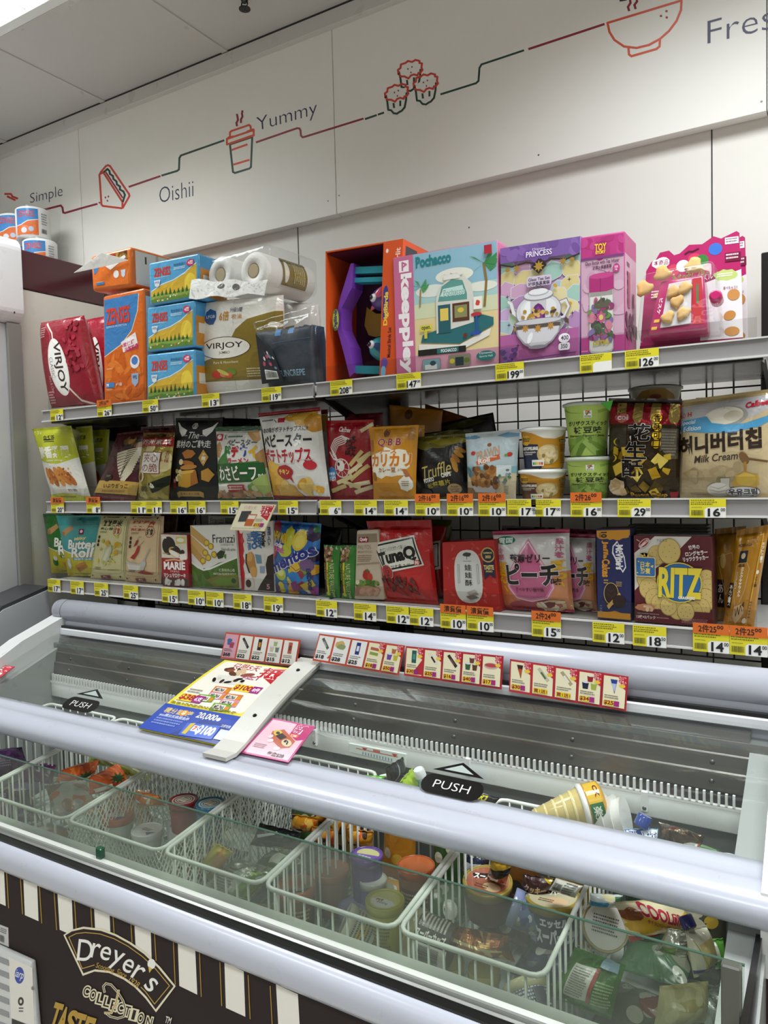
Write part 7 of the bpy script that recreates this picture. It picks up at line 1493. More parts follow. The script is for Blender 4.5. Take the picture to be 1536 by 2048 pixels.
# ---------------------------------------------------------------- price tags on the rails
def tag_art(price, cents):
    return [R(0, 0, 100, 100, 'e0d52c'), FP(4, 6, 80, 36, 3, '6a6414', len(price) + 3), P('eeeeea', 42, 56, 50, 46, 100, 44, 100, 100, 42, 100), FP(6, 44, 36, 50, 1, '5a5a3a'), BC(5, 60, 38, 88, '3a3a20'), T(price, 86 - (17 if len(price) < 3 else 14) * len(price), 52, 84, 92, '15151a', .03), T(cents, 86, 50, 98, 66, '15151a', .02)]
TW, TH = .064, .041
def price_tag(px, shelf, price, what, promo=None, cents='00'):
    z = SZ[shelf]
    y = YS - .0075
    zc = (z - .014) if shelf < 2 else (z - .018)
    x = at(px, {0: 800, 1: 1015, 2: 1210 + (px - 100) * .085}[shelf], y=y).x
    h = TH if shelf == 2 else .036
    mb = MB()
    mb.hexa([(x - TW / 2, y, zc - h / 2), (x + TW / 2, y, zc - h / 2), (x + TW / 2, y + .0008, zc - h / 2), (x - TW / 2, y + .0008, zc - h / 2), (x - TW / 2, y, zc + h / 2), (x + TW / 2, y, zc + h / 2), (x + TW / 2, y + .0008, zc + h / 2), (x - TW / 2, y + .0008, zc + h / 2)], M('e0d52c', 'card'))
    paint(mb, Quad((x - TW / 2, y, zc + h / 2), (x + TW / 2, y, zc + h / 2), (x + TW / 2, y, zc - h / 2), (x - TW / 2, y, zc - h / 2)), tag_art(price, cents if price else ''), 'card', eps=.00005)
    o = mb.build('price_tag', label=('yellow price tag reading %s under %s' % (price, what)) if price else 'washed out yellow price tag under ' + what, cat='price tag', group='yellow price tags')
    if promo:
        mb = MB(); z0, z1 = zc + h / 2 - .006, zc + h / 2 + .014; y2 = y - .0012
        a = [(x - TW / 2, y2, z1), (x + TW / 2, y2, z1), (x + TW / 2, y2, z0), (x - TW / 2, y2, z0)]
        mb.box(x - TW / 2, x + TW / 2, y2, y2 + .0006, z0, z1, M('d86a20', 'card'))
        paint(mb, Quad(*a), [T(promo, 8, 14, 92, 86, '2a1408', .04)] if len(promo) > 6 else [T(promo, 16, 14, 84, 86, '2a1408', .04)], 'card', eps=.00005)
        mb.build('promo_strip', parent=o)
for a in ((112, 0, '12', 'the leaning maroon tissue pack'), (208, 0, '26', 'the tall orange tissue pack', '2件36⁰⁰'), (300, 0, '50', 'the stacked blue tissue packs'), (421, 0, '13', 'the upright kitchen roll pack'), (543, 0, '119', 'the navy folded bag'),
          (683, 0, '208', 'the orange bird toy box'), (818, 0, '147', 'the beach toy box'), (1020, 0, '199', 'the lilac tea set box'), (1192, 0, '', 'the pink bottle box'), (1284, 0, '126', 'the toy blister packs'),
          (115, 1, '20', 'the yellow-green wings pouch', '清貨價'), (187, 1, '8', 'the dark red stick bag', '清貨價'), (277, 1, '11', 'the left half of the gold seaweed bag'), (308, 1, '11', 'the right half of the gold seaweed bag'), (357, 1, '16', 'the left half of the black cheese bag'), (394, 1, '16', 'the right half of the black cheese bag'), (459, 1, '15', 'the green and white noodle bag'), (576, 1, '15', 'the big white chip bag'),
          (661, 1, '6', 'the red shrimp stick bag'), (731, 1, '14', 'the gap between shrimp and cheese bags'), (792, 1, '14', 'the front orange cheese bag'), (855, 1, '10', 'the truffle bag, beside the cheese bag', '2件16⁰⁰'), (920, 1, '10', 'the right side of the truffle bag', '2件16⁰⁰'), (984, 1, '10', 'the silvery prawn pouch', '2件16⁰⁰'), (1043, 1, '17', 'the left side of the mash cups'), (1092, 1, '17', 'the right side of the mash cups'), (1172, 1, '16', 'the green bean stick cups', '2件26⁰⁰'), (1268, 1, '29', 'the peanut candy bag'), (1415, 1, '16', 'the large beige honey chip bag'),
          (110, 2, '17', 'the dark green butter roll pouch'), (156, 2, '17', 'the teal butter roll pouch'), (204, 2, '25', 'the cream corn bag'), (263, 2, '25', 'the cream chili bag'), (341, 2, '15', 'the marshmallow cake box'), (394, 2, '10', 'the left half of the rolled wafer box'), (431, 2, '10', 'the right half of the rolled wafer box'), (486, 2, '18', 'the red and white biscuit box'), (548, 2, '19', 'the blue fruit candy bag'),
          (654, 2, '12', 'the green granola bars'), (731, 2, '14', 'the beige breadstick packet'), (797, 2, '12', 'the left of the leaning tuna bag'), (843, 2, '12', 'the right of the leaning tuna bag'), (907, 2, '10', 'the left half of the red floral box', '清貨價'), (961, 2, '10', 'the right half of the red floral box', '清貨價'), (1093, 2, '15', 'the peach jelly bags', '2件24⁰⁰'), (1217, 2, '12', 'the dark blue cake box'), (1299, 2, '18', 'the maroon cracker box', None, '50'), (1422, 2, '14', 'the right edge of the cracker box', '2件25⁰⁰'), (1497, 2, '14', 'the golden caramel bags', '2件25⁰⁰')):
    price_tag(*a)

# ---------------------------------------------------------------- promotion cards
def card_at(name, q, label, col, art, y0, y1, group=None, cat='promotion card', fin='gloss'):
    c = [at(q[0], q[1], y=y0), at(q[2], q[3], y=y0), at(q[4], q[5], y=y1), at(q[6], q[7], y=y1)]
    mb = MB(); n = (c[1] - c[0]).cross(c[0] - c[3]).normalized()
    d = -n * .0012
    mb.hexa([c[3], c[2], c[2] + d, c[3] + d, c[0], c[1], c[1] + d, c[0] + d], M(col, fin))
    paint(mb, Quad(*c), art, fin, eps=.00005)
    return mb.build(name, label=label, cat=cat, group=group)
def panels(specs, border):
    g = [R(0, 0, 100, 100, border)]
    n = len(specs)
    for k, (bg, price, deal, icon) in enumerate(specs):
        a, b = 100 * k / n + 1.2, 100 * (k + 1) / n - 1.2
        w = b - a
        X = lambda t: a + w * t / 100
        g.append(R(a, 6, b, 93, bg))
        for e in icon:
            if e[0] == 'E': g.append(E(X(e[2]), e[3], e[4] * w / 100, e[5], e[1], e[6]))
            elif e[0] == 'P': g.append(('P', e[1], [(X(u), v) for u, v in e[2]]))
        if deal:
            g.append(P('c0283a', X(64), 4, X(104), 4, X(104), 42, X(84), 34))
            g.append(T('抵', X(66), 4, X(100), 24, 'f4ece8', .14)); g.append(T('抵', X(66), 4, X(100), 24, 'c0283a', .03)); g.append(BL(X(84), 30, 15 * w / 100, 5, 'e0c040', k, 14, .1))
        g.append(FP(X(8), 60, X(80), 72, 2, '6a6660', k + 2))
        if deal:
            g.append(R(X(6), 75, X(52), 90, 'e0c82c')); g.append(R(X(52), 75, X(76), 90, '9a2a7a') if '買' not in price else R(X(52), 75, X(76), 90, 'e0c82c'))
            g.append(T(price, X(8), 76.5, X(50 if '買' not in price else 74), 88.5, '8a1c28', .04))
        else: g.append(T(price, X(6), 75, X(62), 89, '2a2a2c', .04))
    return g
tubic = lambda c: [E(38, 28, 20, 6, c), P(c, 20, 28, 56, 28, 52, 46, 24, 46), E(60, 40, 20, 6, 'b04a6a'), P('a03a5a', 42, 40, 78, 40, 74, 56, 46, 56)]
barc = lambda c, d: [P(c, 20, 18, 34, 12, 84, 46, 72, 54), P(d, 36, 28, 44, 24, 68, 42, 60, 46)]
barv = lambda c, d: [P(c, 34, 12, 62, 12, 62, 54, 34, 54), P(d, 40, 24, 56, 24, 56, 42, 40, 42)]
cone = lambda c, d: [P(c, 30, 14, 62, 14, 52, 56), P(d, 34, 26, 58, 26, 52, 50)]
tubs3 = lambda a, b, c: [P(a, 36, 14, 66, 14, 62, 32, 40, 32), P(b, 14, 34, 46, 34, 42, 54, 18, 54), P(c, 54, 34, 84, 34, 80, 54, 58, 54), E(51, 14, 15, 3, 'e0d8c8'), E(30, 34, 16, 3, 'd8d0e0'), E(69, 34, 15, 3, 'd8d8b0')]
PCG = 'ice cream promotion card strips on the freezer tube'
CR = 'e4dcbc'
card_at('promotion_card', (452, 1264, 601, 1280, 592, 1334, 441, 1317), 'promotion card strip above the large yellow and blue poster', 'c8503c', panels([('d8a0b4', '$68', False, tubic('3a6a9a')), ('e6e4de', '$22', False, barc('2a2a2c', '6a6a6c')), ('e6e4de', '$22', False, barv('1a1a1c', 'c8862a')), ('e6e4de', '$15', False, tubs3('9ab07a', 'c0c0a8', '6a7a7a')), ('e6e4de', '$12', False, barv('b05a4a', '7a3a2c'))], 'c8503c'), 1.470, 1.462, PCG)
card_at('promotion_card', (639, 1267, 810, 1291, 797, 1351, 625, 1321), 'promotion card strip just right of the lid divider, starting with 18 dollars', 'c0503e', panels([('e6e4e2', '$18', False, barc('5a5c58', '9a9c98')), ('e6e4e2', '$28', False, [BL(40, 30, 32, 14, 'c9a86a', 3), BL(52, 36, 28, 10, '8a9a6a', 4)]), ('e6e4e2', '$25', False, barv('2a3a78', 'd8d8e8')), (CR, '$18', True, [P('b0604a', 16, 20, 70, 22, 70, 32, 16, 30), P('8a9a4a', 16, 36, 70, 38, 70, 48, 16, 46)]), (CR, '$50', True, tubs3('b06a3a', '6a4a9a', 'b8b03a'))], 'c0503e'), 1.470, 1.458, PCG)
card_at('promotion_card', (812, 1292, 1007, 1312, 1003, 1379, 808, 1351), 'promotion card strip in the middle of the tube with five red deal panels', 'b0303a', panels([(CR, '$30', True, barv('2a5a5a', '4a8a7a')), (CR, '$25', True, barc('d8d4c8', '3a2a24')), (CR, '$16', True, barc('3a2a2c', '6a4a48')), (CR, '$40', True, tubs3('6a3a3a', '3a5a3a', '5a3a2a')), (CR, '$17', True, [E(46, 34, 38, 10, 'c8a0a0', 0), E(46, 32, 34, 6, 'b0484a', 0)])], 'b0303a'), 1.470, 1.458, PCG)
card_at('promotion_card', (1020, 1318, 1257, 1353, 1252, 1423, 1018, 1383), 'promotion card strip furthest right on the tube, starting with a cone', 'b0303a', panels([(CR, '$30', True, cone('3a201c', 'b0502a')), (CR, '買1送1', True, barc('b8b8a0', '5a6a48')), (CR, '買1送1', True, barc('a89a78', 'e0dcd0')), (CR, '$34', True, tubs3('8a2028', '1c2440', '9aa84a')), (CR, '$25', True, cone('24408a', 'b0b8d8'))], 'b0303a'), 1.470, 1.458, PCG)
card_at('promotion_card', (482, 1007, 553, 1009, 529, 1063, 459, 1060), 'cream price card with red tip hanging from the middle shelf rail', 'd8d0b4', [R(0, 0, 100, 100, 'c9b878'), R(1.5, 1.5, 98, 98, 'ddd6bc'), T('只限5天', 14, 8, 50, 22, 'c08a78', .0), P('b8283a', 62, 6, 96, 4, 94, 60, 72, 44), T('抵', 64, 6, 94, 40, 'f0e6e0', .14), T('抵', 64, 6, 94, 40, 'b8283a', .03), P('3a3c40', 12, 28, 40, 26, 42, 66, 14, 68), P('b8602c', 36, 38, 60, 38, 58, 82, 36, 82), R(38, 42, 58, 56, 'ded6c8'), FP(62, 54, 84, 66, 3, '8a8468'), R(62, 70, 80, 84, 'e0c82c'), T('$15', 63, 71.5, 79, 82.5, '8a1c28', .05), R(80, 70, 90, 84, '9a2a7a'), FP(6, 90, 90, 94, 1, 'a09878')], YS - .016, YS - .02)

def at_lid(px, py, h=.004):
    d = ray(px, py)
    lo, hi = .9, 1.62
    for _ in range(40):
        y = (lo + hi) / 2
        if EYE.z + d.z / d.y * y - lidy(y) - h > 0: lo = y
        else: hi = y
    return EYE + d * (y / d.y)
def lid_sheet(name, q, label, art, col, h=.004, nn=8):
    c = [Vector(q[0:2]), Vector(q[2:4]), Vector(q[4:6]), Vector(q[6:8])]
    w3 = [at_lid(*p, h) for p in c]
    pts = []
    for j in range(nn + 1):
        for i in range(nn + 1):
            p = w3[0].lerp(w3[1], i / nn).lerp(w3[3].lerp(w3[2], i / nn), j / nn)
            pts.append(Vector((p.x, p.y, lidy(p.y) + h)))
    sh = Sheet(pts, nn, nn, (w3[1] - w3[0]).length, (w3[3] - w3[0]).length)
    mb = MB(); m = nn + 1; N = len(pts)
    mb.add(pts + [p - Vector((0, 0, .0012)) for p in pts], [(j * m + i, (j + 1) * m + i, (j + 1) * m + i + 1, j * m + i + 1) for j in range(nn) for i in range(nn)] + [(N + j * m + i, N + j * m + i + 1, N + (j + 1) * m + i + 1, N + (j + 1) * m + i) for j in range(nn) for i in range(nn)], M(col, 'gloss'), True)
    paint(mb, sh, art, 'gloss', eps=.00005)
    return mb.build(name, label=label, cat='poster')
pk = lambda u, v, c: ('G', [P(c, u, v, u + 22, v - 1, u + 24, v + 7, u + 2, v + 9), R(u + 3, v + 1, u + 17, v + 7, 'ece4dc'), T('MELONA', u + 4, v + 2, u + 16, v + 6, '1a1a1c', .05), E(u + 20, v + 4, 2.4, 2.4, 'd8862a')])
art = [R(0, 0, 100, 100, 'e0d23c'), RR(4, 2, 96, 66, 'e6e2d6', 4), T('只限5天', 22, 3, 62, 12, 'a82a38', .04), P('b8202e', 66, 6, 98, 2, 98, 28, 80, 20), T('抵', 68, 4, 98, 20, 'f4ece8', .14), T('抵', 68, 4, 98, 20, 'b8202e', .04), SC(10, 16, 13, 58, 20, 7, 2.4, ['8a4a3a', 'b0846a', '5a3a2a', 'c9b090'], 4), P('d8d4cc', 20, 24, 60, 22, 62, 34, 22, 36), SC(10, 22, 25, 60, 34, 4, 2, ['1c1614', '3a2a20', 'c9c4bc'], 5), R(56, 33, 86, 42, 'e0cc2c'), T('$100', 58, 34, 80, 41, 'a82a38', .05), R(80, 33, 92, 42, '9a2a7a'), T('8件', 82, 35, 91, 40, 'f0e8f0', .05), T('9選1', 52, 20, 74, 25, 'b0487a', .03),
       pk(34, 40, 'c8702a'), pk(36, 48, 'c88a98'), pk(56, 47, 'c8702a'), pk(58, 54, 'c88a98'), pk(26, 53, '6a9a2a'), pk(54, 60, '6a9a2a'), FP(8, 48, 26, 54, 2, '8a8678'), R(6, 55, 32, 64, 'e0cc2c'), T('$38', 8, 56, 26, 63, 'a82a38', .06), R(26, 55, 38, 64, '9a2a7a'), T('6支', 28, 57, 37, 62, 'f0e8f0', .05), FP(4, 66, 92, 69, 2, '6a6420'),
       R(0, 70, 100, 100, '2848a8'), P('1c3888', 40, 100, 60, 80, 90, 80, 100, 92, 100, 100), T('積分當$使', 8, 74, 44, 80, 'd8c070', .04), E(33, 77, 5, 3.4, 'd88a2a'), T('$', 31, 75, 35, 79, 'f0e4c0', .05), O('20,000', 50, 73, 74, 80, 'e8e8ec', '14245a', .04, .12), E(77, 77, 2.4, 2, 'e8e8ec'), FP(8, 83, 44, 94, 4, '8a9cd8'), T('yuu積分兌換現金券', 8, 81, 46, 84.5, 'dce2f4', .02), P('3a62c8', 48, 86, 86, 83, 88, 97, 50, 99), R(58, 87, 64, 93, 'e8e4dc'), T('7', 59.5, 88, 63, 92, 'c8452a', .06), T('$100', 65, 86, 84, 95, 'f0f0f4', .07), P('c9b030', 52, 86, 57, 85, 57, 97, 52, 97), T('立即兌換', 86, 81, 97, 84, 'dce2f4', .02), R(89, 86, 99, 96, 'ccd0dc')]
lid_sheet('lid_poster', (450, 1320, 583, 1337, 440, 1492, 277, 1457), 'large white, yellow and blue ice cream offer poster lying on the left freezer lid', art, 'e0d23c')
art = [R(0, 0, 100, 100, 'b83a7c'), R(4, 4, 96, 96, 'e0b4c0'), P('b01c64', 60, 2, 98, 2, 98, 40, 84, 46, 62, 34), T('新', 64, 4, 88, 28, 'f0e8ec', .14), T('新', 64, 4, 88, 28, 'b01c64', .03), RR(64, 31, 82, 39, 'd8602c', 2), T('口味', 67, 32, 79, 38, 'f4e8e0', .03), P('b0583c', 24, 34, 44, 24, 84, 48, 82, 66, 66, 72, 30, 52), E(38, 36, 11, 7, 'c9b048', 20), E(38, 36, 5, 3.4, '3a2a20', 20), P('2a1614', 46, 34, 62, 42, 54, 52, 38, 44), E(70, 56, 12, 8, 'c9bd98', 20), SC(5, 62, 50, 78, 62, 3, 2, ['2a1c18'], 4), E(36, 58, 6, 5, 'd8c8cc'), E(60, 74, 7, 5, 'd8c8cc'), E(30, 48, 5, 5, 'd8c8cc'), FP(12, 70, 38, 82, 3, '9a7a84'), T('每盒$28', 50, 84, 84, 94, '2a1c22', .05)]
lid_sheet('pink_card', (546, 1436, 631, 1453, 577, 1525, 481, 1505), 'small pink price card lying at the lower left of the right freezer lid', art, 'b83a7c')
art = [R(0, 0, 100, 100, 'c0283a'), R(3, 6, 94, 94, 'e8e2d8'), P('c0283a', 60, 6, 98, 6, 98, 70, 70, 60), T('抵', 62, 10, 96, 60, 'f4ece8', .14), T('抵', 62, 10, 96, 60, 'b8202e', .03), R(10, 56, 50, 86, 'e0cc2c')]
lid_sheet('red_card', (-60, 1322, 30, 1333, 2, 1354, -84, 1340), 'red edged offer card at the far left end of the left freezer lid', art, 'c0283a')
# ---------------------------------------------------------------- frozen goods
def depth_of(p): return (CAM.transposed() @ (Vector(p) - EYE)).z * -1
def tub(px, py, zt, wpx, h, lidc, bodyc, label, lidart=(), sideart=(), axis=(0, 0, 1), group=None, taper=.86, cat='ice cream tub', floor=.664, fin='card', name='ice_cream_tub', lidfin='gloss'):
    C_ = at(px, py, z=zt)
    r = wpx / 2 * depth_of(C_) / FPX
    a = Vector(axis).normalized()
    B = C_ - a * h
    low = B.z - r * taper * math.sqrt(max(0, 1 - a.z * a.z))
    if low < floor: C_ = C_ + Vector((0, 0, floor - low)); B = C_ - a * h
    mb = MB(); mb.lathe([(r * taper * .93, 0), (r * taper, .002), (r * .965, h - .012)], B, a, M(bodyc, fin), 36)
    if sideart: paint(mb, Drum(B, a, r * taper, r * .965, h - .012, facing(B)), list(sideart), fin, base=.0004)
    o = mb.build(name, label=label, cat=cat, group=group)
    mb = MB(); mb.lathe([(r * .97, h - .016), (r * 1.0, h - .016), (r * 1.0, h - .003), (r * .985, h), (r * .93, h), (r * .92, h - .002)], B, a, M(lidc, lidfin), 40)
    ex = (Vector((1, 0, 0)) - a * a.x).normalized(); ey = a.cross(ex)
    tc_ = B + a * (h - .0018)
    rr = r * .92
    if lidart: paint(mb, Quad(tc_ - ex * rr + ey * rr, tc_ + ex * rr + ey * rr, tc_ + ex * rr - ey * rr, tc_ - ex * rr - ey * rr, n=a), list(lidart), lidfin, eps=.00005)
    mb.build('lid', parent=o)
    return o
def fbag(q, zs, T_, col, art, label, seed, fin='bag', name='frozen_bag', cat='frozen bag', group=None, **kw):
    if len(zs) == 2: zs = (zs[0], zs[0], zs[1], zs[1])
    c = [at(q[2 * k], q[2 * k + 1], z=zs[k]) for k in range(4)]
    lo = min(p.z for p in c) - T_ * .6
    if lo < .652:
        for p in c: p.z += .652 - lo
    kw.setdefault('st', .05); kw.setdefault('sb', .05)
    return bag(name, label, c, 0, None, T_, col, art, fin, seed=seed, group=group, cat=cat, nu=18, nv=22, **kw)

# farthest left basket: purple bags
fbag((-40, 1502, 44, 1494, 60, 1540, -30, 1560), (.86, .80), .03, '4a2a58', [R(0, 0, 100, 100, '4a2a58'), SC(20, 0, 0, 100, 100, 16, 6, ['5c3468', '3a2048', '6a3a70'], 3), FP(10, 60, 70, 80, 3, 'b09ac0')], 'dark purple frozen bag standing at the far left of the freezer', 101, group='purple frozen bags')
fbag((52, 1522, 112, 1530, 104, 1568, 40, 1566), (.83, .79), .02, '6a2a68', [R(0, 0, 100, 100, '6a2a68'), SC(14, 0, 0, 100, 100, 16, 6, ['7c3a78', '582058'], 4)], 'brighter purple frozen bag next to the dark purple one', 102, group='purple frozen bags')
fbag((-60, 1590, 60, 1580, 80, 1640, -50, 1660), (.76, .72), .03, '4c3a54', [R(0, 0, 100, 100, '4c3a54'), SC(14, 0, 0, 100, 100, 16, 8, ['5c4664', '7a5a6a'], 5), FP(10, 30, 60, 60, 4, 'c8c0c8')], 'dull purple frozen bag behind the foggy glass at the far left', 103, group='purple frozen bags')
# second basket: orange bags and beans
ORA = lambda s: [R(0, 0, 100, 100, 'c4541c'), SC(24, 0, 0, 100, 100, 14, 6, ['d8682a', 'b04414', 'e07a34'], s), ST(60, 46, 26, 26, '1f4a20', 9, .5), P('e8e2d8', 4, 70, 40, 60, 44, 80, 10, 92), P('e0b030', 60, 80, 96, 74, 94, 92, 66, 96)]
fbag((124, 1540, 198, 1520, 190, 1548, 108, 1566), (.85, .82), .026, 'c4541c', ORA(1), 'orange frozen bag with green leaf lying left in its basket', 104, group='orange frozen bags')
fbag((176, 1556, 238, 1526, 262, 1572, 180, 1590), (.84, .80), .026, 'c4541c', ORA(2), 'orange frozen bag with a palm mark, right of the first orange one', 105, group='orange frozen bags')
BEAN = lambda s: [R(0, 0, 100, 100, '8a9458')] + [L(c, 5, x, y, x + 30, y + 12) for c, x, y in (('6a7c34', 6, 10), ('a8b070', 30, 20), ('5a6c2c', 50, 10), ('b8bc84', 10, 44), ('78883c', 40, 52), ('c8c89a', 56, 70), ('64742c', 14, 76))] + [FP(50, 30, 90, 50, 3, 'd8d8c0', s)]
fbag((178, 1502, 238, 1510, 236, 1536, 176, 1528), (.84, .82), .018, '8a9458', BEAN(2), 'pale green bean bag lying behind the orange bags', 106, group='pale green bean bags')
fbag((238, 1514, 304, 1532, 300, 1562, 232, 1546), (.84, .82), .018, 'a0a470', BEAN(3), 'second pale green bean bag, next to the mesh basket', 107, group='pale green bean bags')
fbag((90, 1572, 170, 1560, 200, 1620, 110, 1640), (.77, .73), .03, 'a8a49a', [R(0, 0, 100, 100, 'a8a49a'), SC(14, 0, 0, 100, 100, 16, 8, ['b8b4aa', '8a6a52', 'c0602c'], 5)], 'greyish film bag behind the foggy glass under the orange bags', 108, fin='bag')
fbag((206, 1586, 300, 1580, 300, 1640, 196, 1660), (.75, .71), .03, 'b8742c', [R(0, 0, 100, 100, 'b8742c'), SC(14, 0, 0, 100, 100, 16, 8, ['c98a3a', 'a05a1c', 'd8a858'], 6)], 'amber frozen bag lying low behind the foggy glass', 109)
# mesh basket
def ring_lid(c1, c2): return [E(50, 50, 50, 50, c1), E(50, 50, 42, 42, 'e4ded2'), E(50, 50, 38, 38, c2), E(50, 50, 31, 31, 'ddd6c8'), E(50, 50, 27, 27, '2a2628'), E(50, 50, 24, 24, 'd8d0b8'), E(50, 50, 20, 20, c1), R(34, 36, 66, 64, 'e6dfc4'), FP(38, 40, 62, 60, 3, '8a7a4a')]
tub(367, 1598, .842, 58, .07, '8a2a30', '8a2a30', 'tub with red ringed lid in the mesh basket', ring_lid('8a2a30', 'b0484a'), floor=.7, group='ringed lid tubs')
tub(420, 1605, .845, 58, .075, '2a6a88', '2f7a9a', 'tub with blue ringed lid in the mesh basket', ring_lid('2a6a88', '4a9ab0'), floor=.7, group='ringed lid tubs')
fbag((270, 1584, 318, 1592, 330, 1612, 266, 1604), (.83, .80), .016, 'c8742c', [R(0, 0, 100, 100, 'c8742c'), SC(10, 0, 0, 100, 100, 16, 10, ['e0b030', 'd8d4cc', '4a3a8a', 'c0402c'], 6)], 'small orange and yellow packet beside the red ringed tub', 110)
for k, (x, y, lc, bc, lb) in enumerate(((236, 1628, 'c0583a', 'c8cac6', 'white cup with orange printed lid, in the mesh basket behind foggy glass'), (294, 1658, 'd8d4d4', 'c4c8c4', 'white cup with silver foil lid at the front corner of the mesh basket'), (196, 1606, 'c8a06a', 'b8bab6', 'white cup with tan lid at the left of the mesh basket'))):
    tub(x, y, .79 - .01 * k, 62, .05, lc, bc, lb, [E(50, 50, 50, 50, lc), P('e6e2dc', 10, 60, 60, 30, 80, 50, 30, 80), P('4a4a8a', 60, 66, 90, 50, 80, 80), FP(30, 40, 70, 60, 3, '6a3a3a', k)], floor=.72 if k == 0 else .70, group='white foil lidded cups', taper=.8)
fbag((330, 1640, 392, 1634, 400, 1680, 336, 1690), (.73, .70), .02, 'c8c4c8', [R(0, 0, 100, 100, 'b8b4b8'), P('6a6a90', 10, 40, 60, 20, 90, 60, 40, 80)], 'pale film packet low in the mesh basket', 111)
# third right-side basket cell: wrapped items
fbag((432, 1686, 466, 1704, 430, 1756, 392, 1738), (.82, .72), .02, 'b8a81c', [R(0, 0, 100, 100, 'b8a81c'), P('c8862a', 40, 0, 100, 20, 100, 70, 60, 40), P('8a9a28', 0, 50, 40, 90, 0, 100), R(34, 56, 78, 74, '2a2058'), T('Bou', 38, 58, 74, 72, 'e8e0e0', .05)], 'yellow wedge packet with purple name, in the basket by the mesh one', 112)
fbag((470, 1716, 560, 1740, 500, 1800, 398, 1776), (.78, .71), .028, 'c4cabc', [R(0, 0, 100, 100, 'c4cabc'), R(10, 16, 60, 90, 'dcdcd4'), FP(14, 20, 56, 86, 9, '5a605a'), P('7a9a3a', 66, 10, 96, 20, 96, 96, 70, 90), SC(10, 0, 0, 100, 30, 12, 6, ['dfe4da', 'b8c0b0'], 4)], 'clear wrapped white pack with printed text, beside the yellow wedge', 113, fin='foil')
fbag((520, 1646, 604, 1666, 590, 1700, 500, 1690), (.82, .77), .022, '14161a', [R(0, 0, 100, 100, '14161a'), P('d0d4d4', 10, 40, 50, 10, 56, 16, 16, 50), BL(62, 36, 14, 14, '2a2c30', 3), P('8a2a2a', 76, 70, 90, 64, 92, 76, 80, 82)], 'black glossy packet at the back of the clear pack basket', 114)
fbag((486, 1800, 560, 1812, 548, 1868, 470, 1850), (.70, .68), .018, 'b8b0a0', [R(0, 0, 100, 100, '9aa078'), P('8a5038', 20, 20, 70, 30, 60, 80, 16, 70), L('e2e2da', 2, 30, 20, 60, 90)], 'clear packet with brown filling low at the basket front', 115)
fbag((560, 1700, 600, 1722, 560, 1760, 524, 1740), (.73, .70), .02, '5a7a3a', [R(0, 0, 100, 100, '5a7a3a'), P('d8dccc', 10, 20, 60, 10, 70, 60, 20, 70)], 'small green packet under the black glossy packet', 116)
# tub basket
DOT = [E(50, 50, 50, 50, 'b0aa38'), E(50, 50, 42, 42, 'c8c470'), P('dcd8d0', 12, 60, 30, 46, 70, 48, 88, 60, 76, 80, 50, 90, 24, 80), T('dotting', 34, 60, 66, 72, '3a3a4a', .01), SC(4, 24, 52, 46, 58, 6, 3, ['b06a2a', '8a4a1c'], 3)]
tub(593, 1768, .768, 78, .088, 'b85c2c', '6a4a38', 'ice cream tub with orange lid at the front left, brown sides', [E(50, 50, 50, 50, 'b85c2c'), E(50, 50, 44, 44, '8a7a5a'), P('b85a30', 6, 40, 70, 10, 60, 60, 20, 80), P('4a2418', 40, 90, 92, 44, 94, 66, 60, 94), FP(50, 62, 82, 74, 2, 'd8c8b0')], [R(0, 40, 100, 100, '5a4a3a'), FP(20, 30, 80, 90, 6, 'b8a888')], group='round ice cream tubs')
tub(662, 1736, .765, 74, .088, 'a8583a', '7a4a3a', 'ice cream tub with dull orange lid blurred behind fogged glass', [E(50, 50, 46, 46, '9a5a44')], group='round ice cream tubs')
tub(733, 1708, .80, 66, .088, '6a4a98', '5a3a88', 'ice cream tub with purple lid, near the front bar', [E(50, 50, 50, 50, '6a4a98'), E(50, 40, 40, 30, 'c8c48a'), P('7a5aa8', 8, 56, 90, 40, 80, 80, 40, 92), T('紫薯雪糕', 26, 58, 74, 74, 'e4dcf0', .02)], group='round ice cream tubs')
tub(746, 1756, .76, 56, .07, 'd4d2c8', '7a5aa8', 'tub with frosty white lid between purple and yellow tubs', [E(50, 50, 48, 48, 'dcdad2')], group='round ice cream tubs')
tub(770, 1798, .762, 80, .09, 'b0aa38', 'b8b04a', 'ice cream tub with yellow green lid at the front', DOT, [FP(10, 30, 60, 90, 7, '4a4a2a')], group='round ice cream tubs')
tub(712, 1812, .715, 74, .05, '8a80b8', '6a4a98', 'lilac tub lying low beside the yellow green lid tub', [E(50, 50, 46, 46, '9a90c4')], group='round ice cream tubs')
tub(690, 1838, .725, 66, .06, 'e0dcc8', 'd8d4c0', 'cream printed tub on its side in front of lilac tub', [E(50, 50, 50, 50, 'd8d4c4')], [R(0, 30, 60, 70, 'd8c030'), FP(10, 10, 90, 90, 6, '4a4a4a')], axis=(-.8, -.4, .45), group='round ice cream tubs')
tub(832, 1728, .80, 76, .088, 'b0562c', '5a3424', 'tub with bright orange lid by the basket corner, brown sides', [E(50, 50, 50, 50, 'b8602f')], [R(0, 0, 100, 30, '7a4a34'), FP(10, 40, 80, 80, 4, 'b8a080')], group='round ice cream tubs')
SNK = lambda s: [R(0, 0, 100, 100, 'c8861c'), SC(14, 0, 0, 100, 100, 16, 10, ['d8a030', 'b06a14', 'e0b848', '3a2a1c', 'c8501c'], s), P('1a1612', 10, 60, 50, 50, 60, 70, 16, 80)]
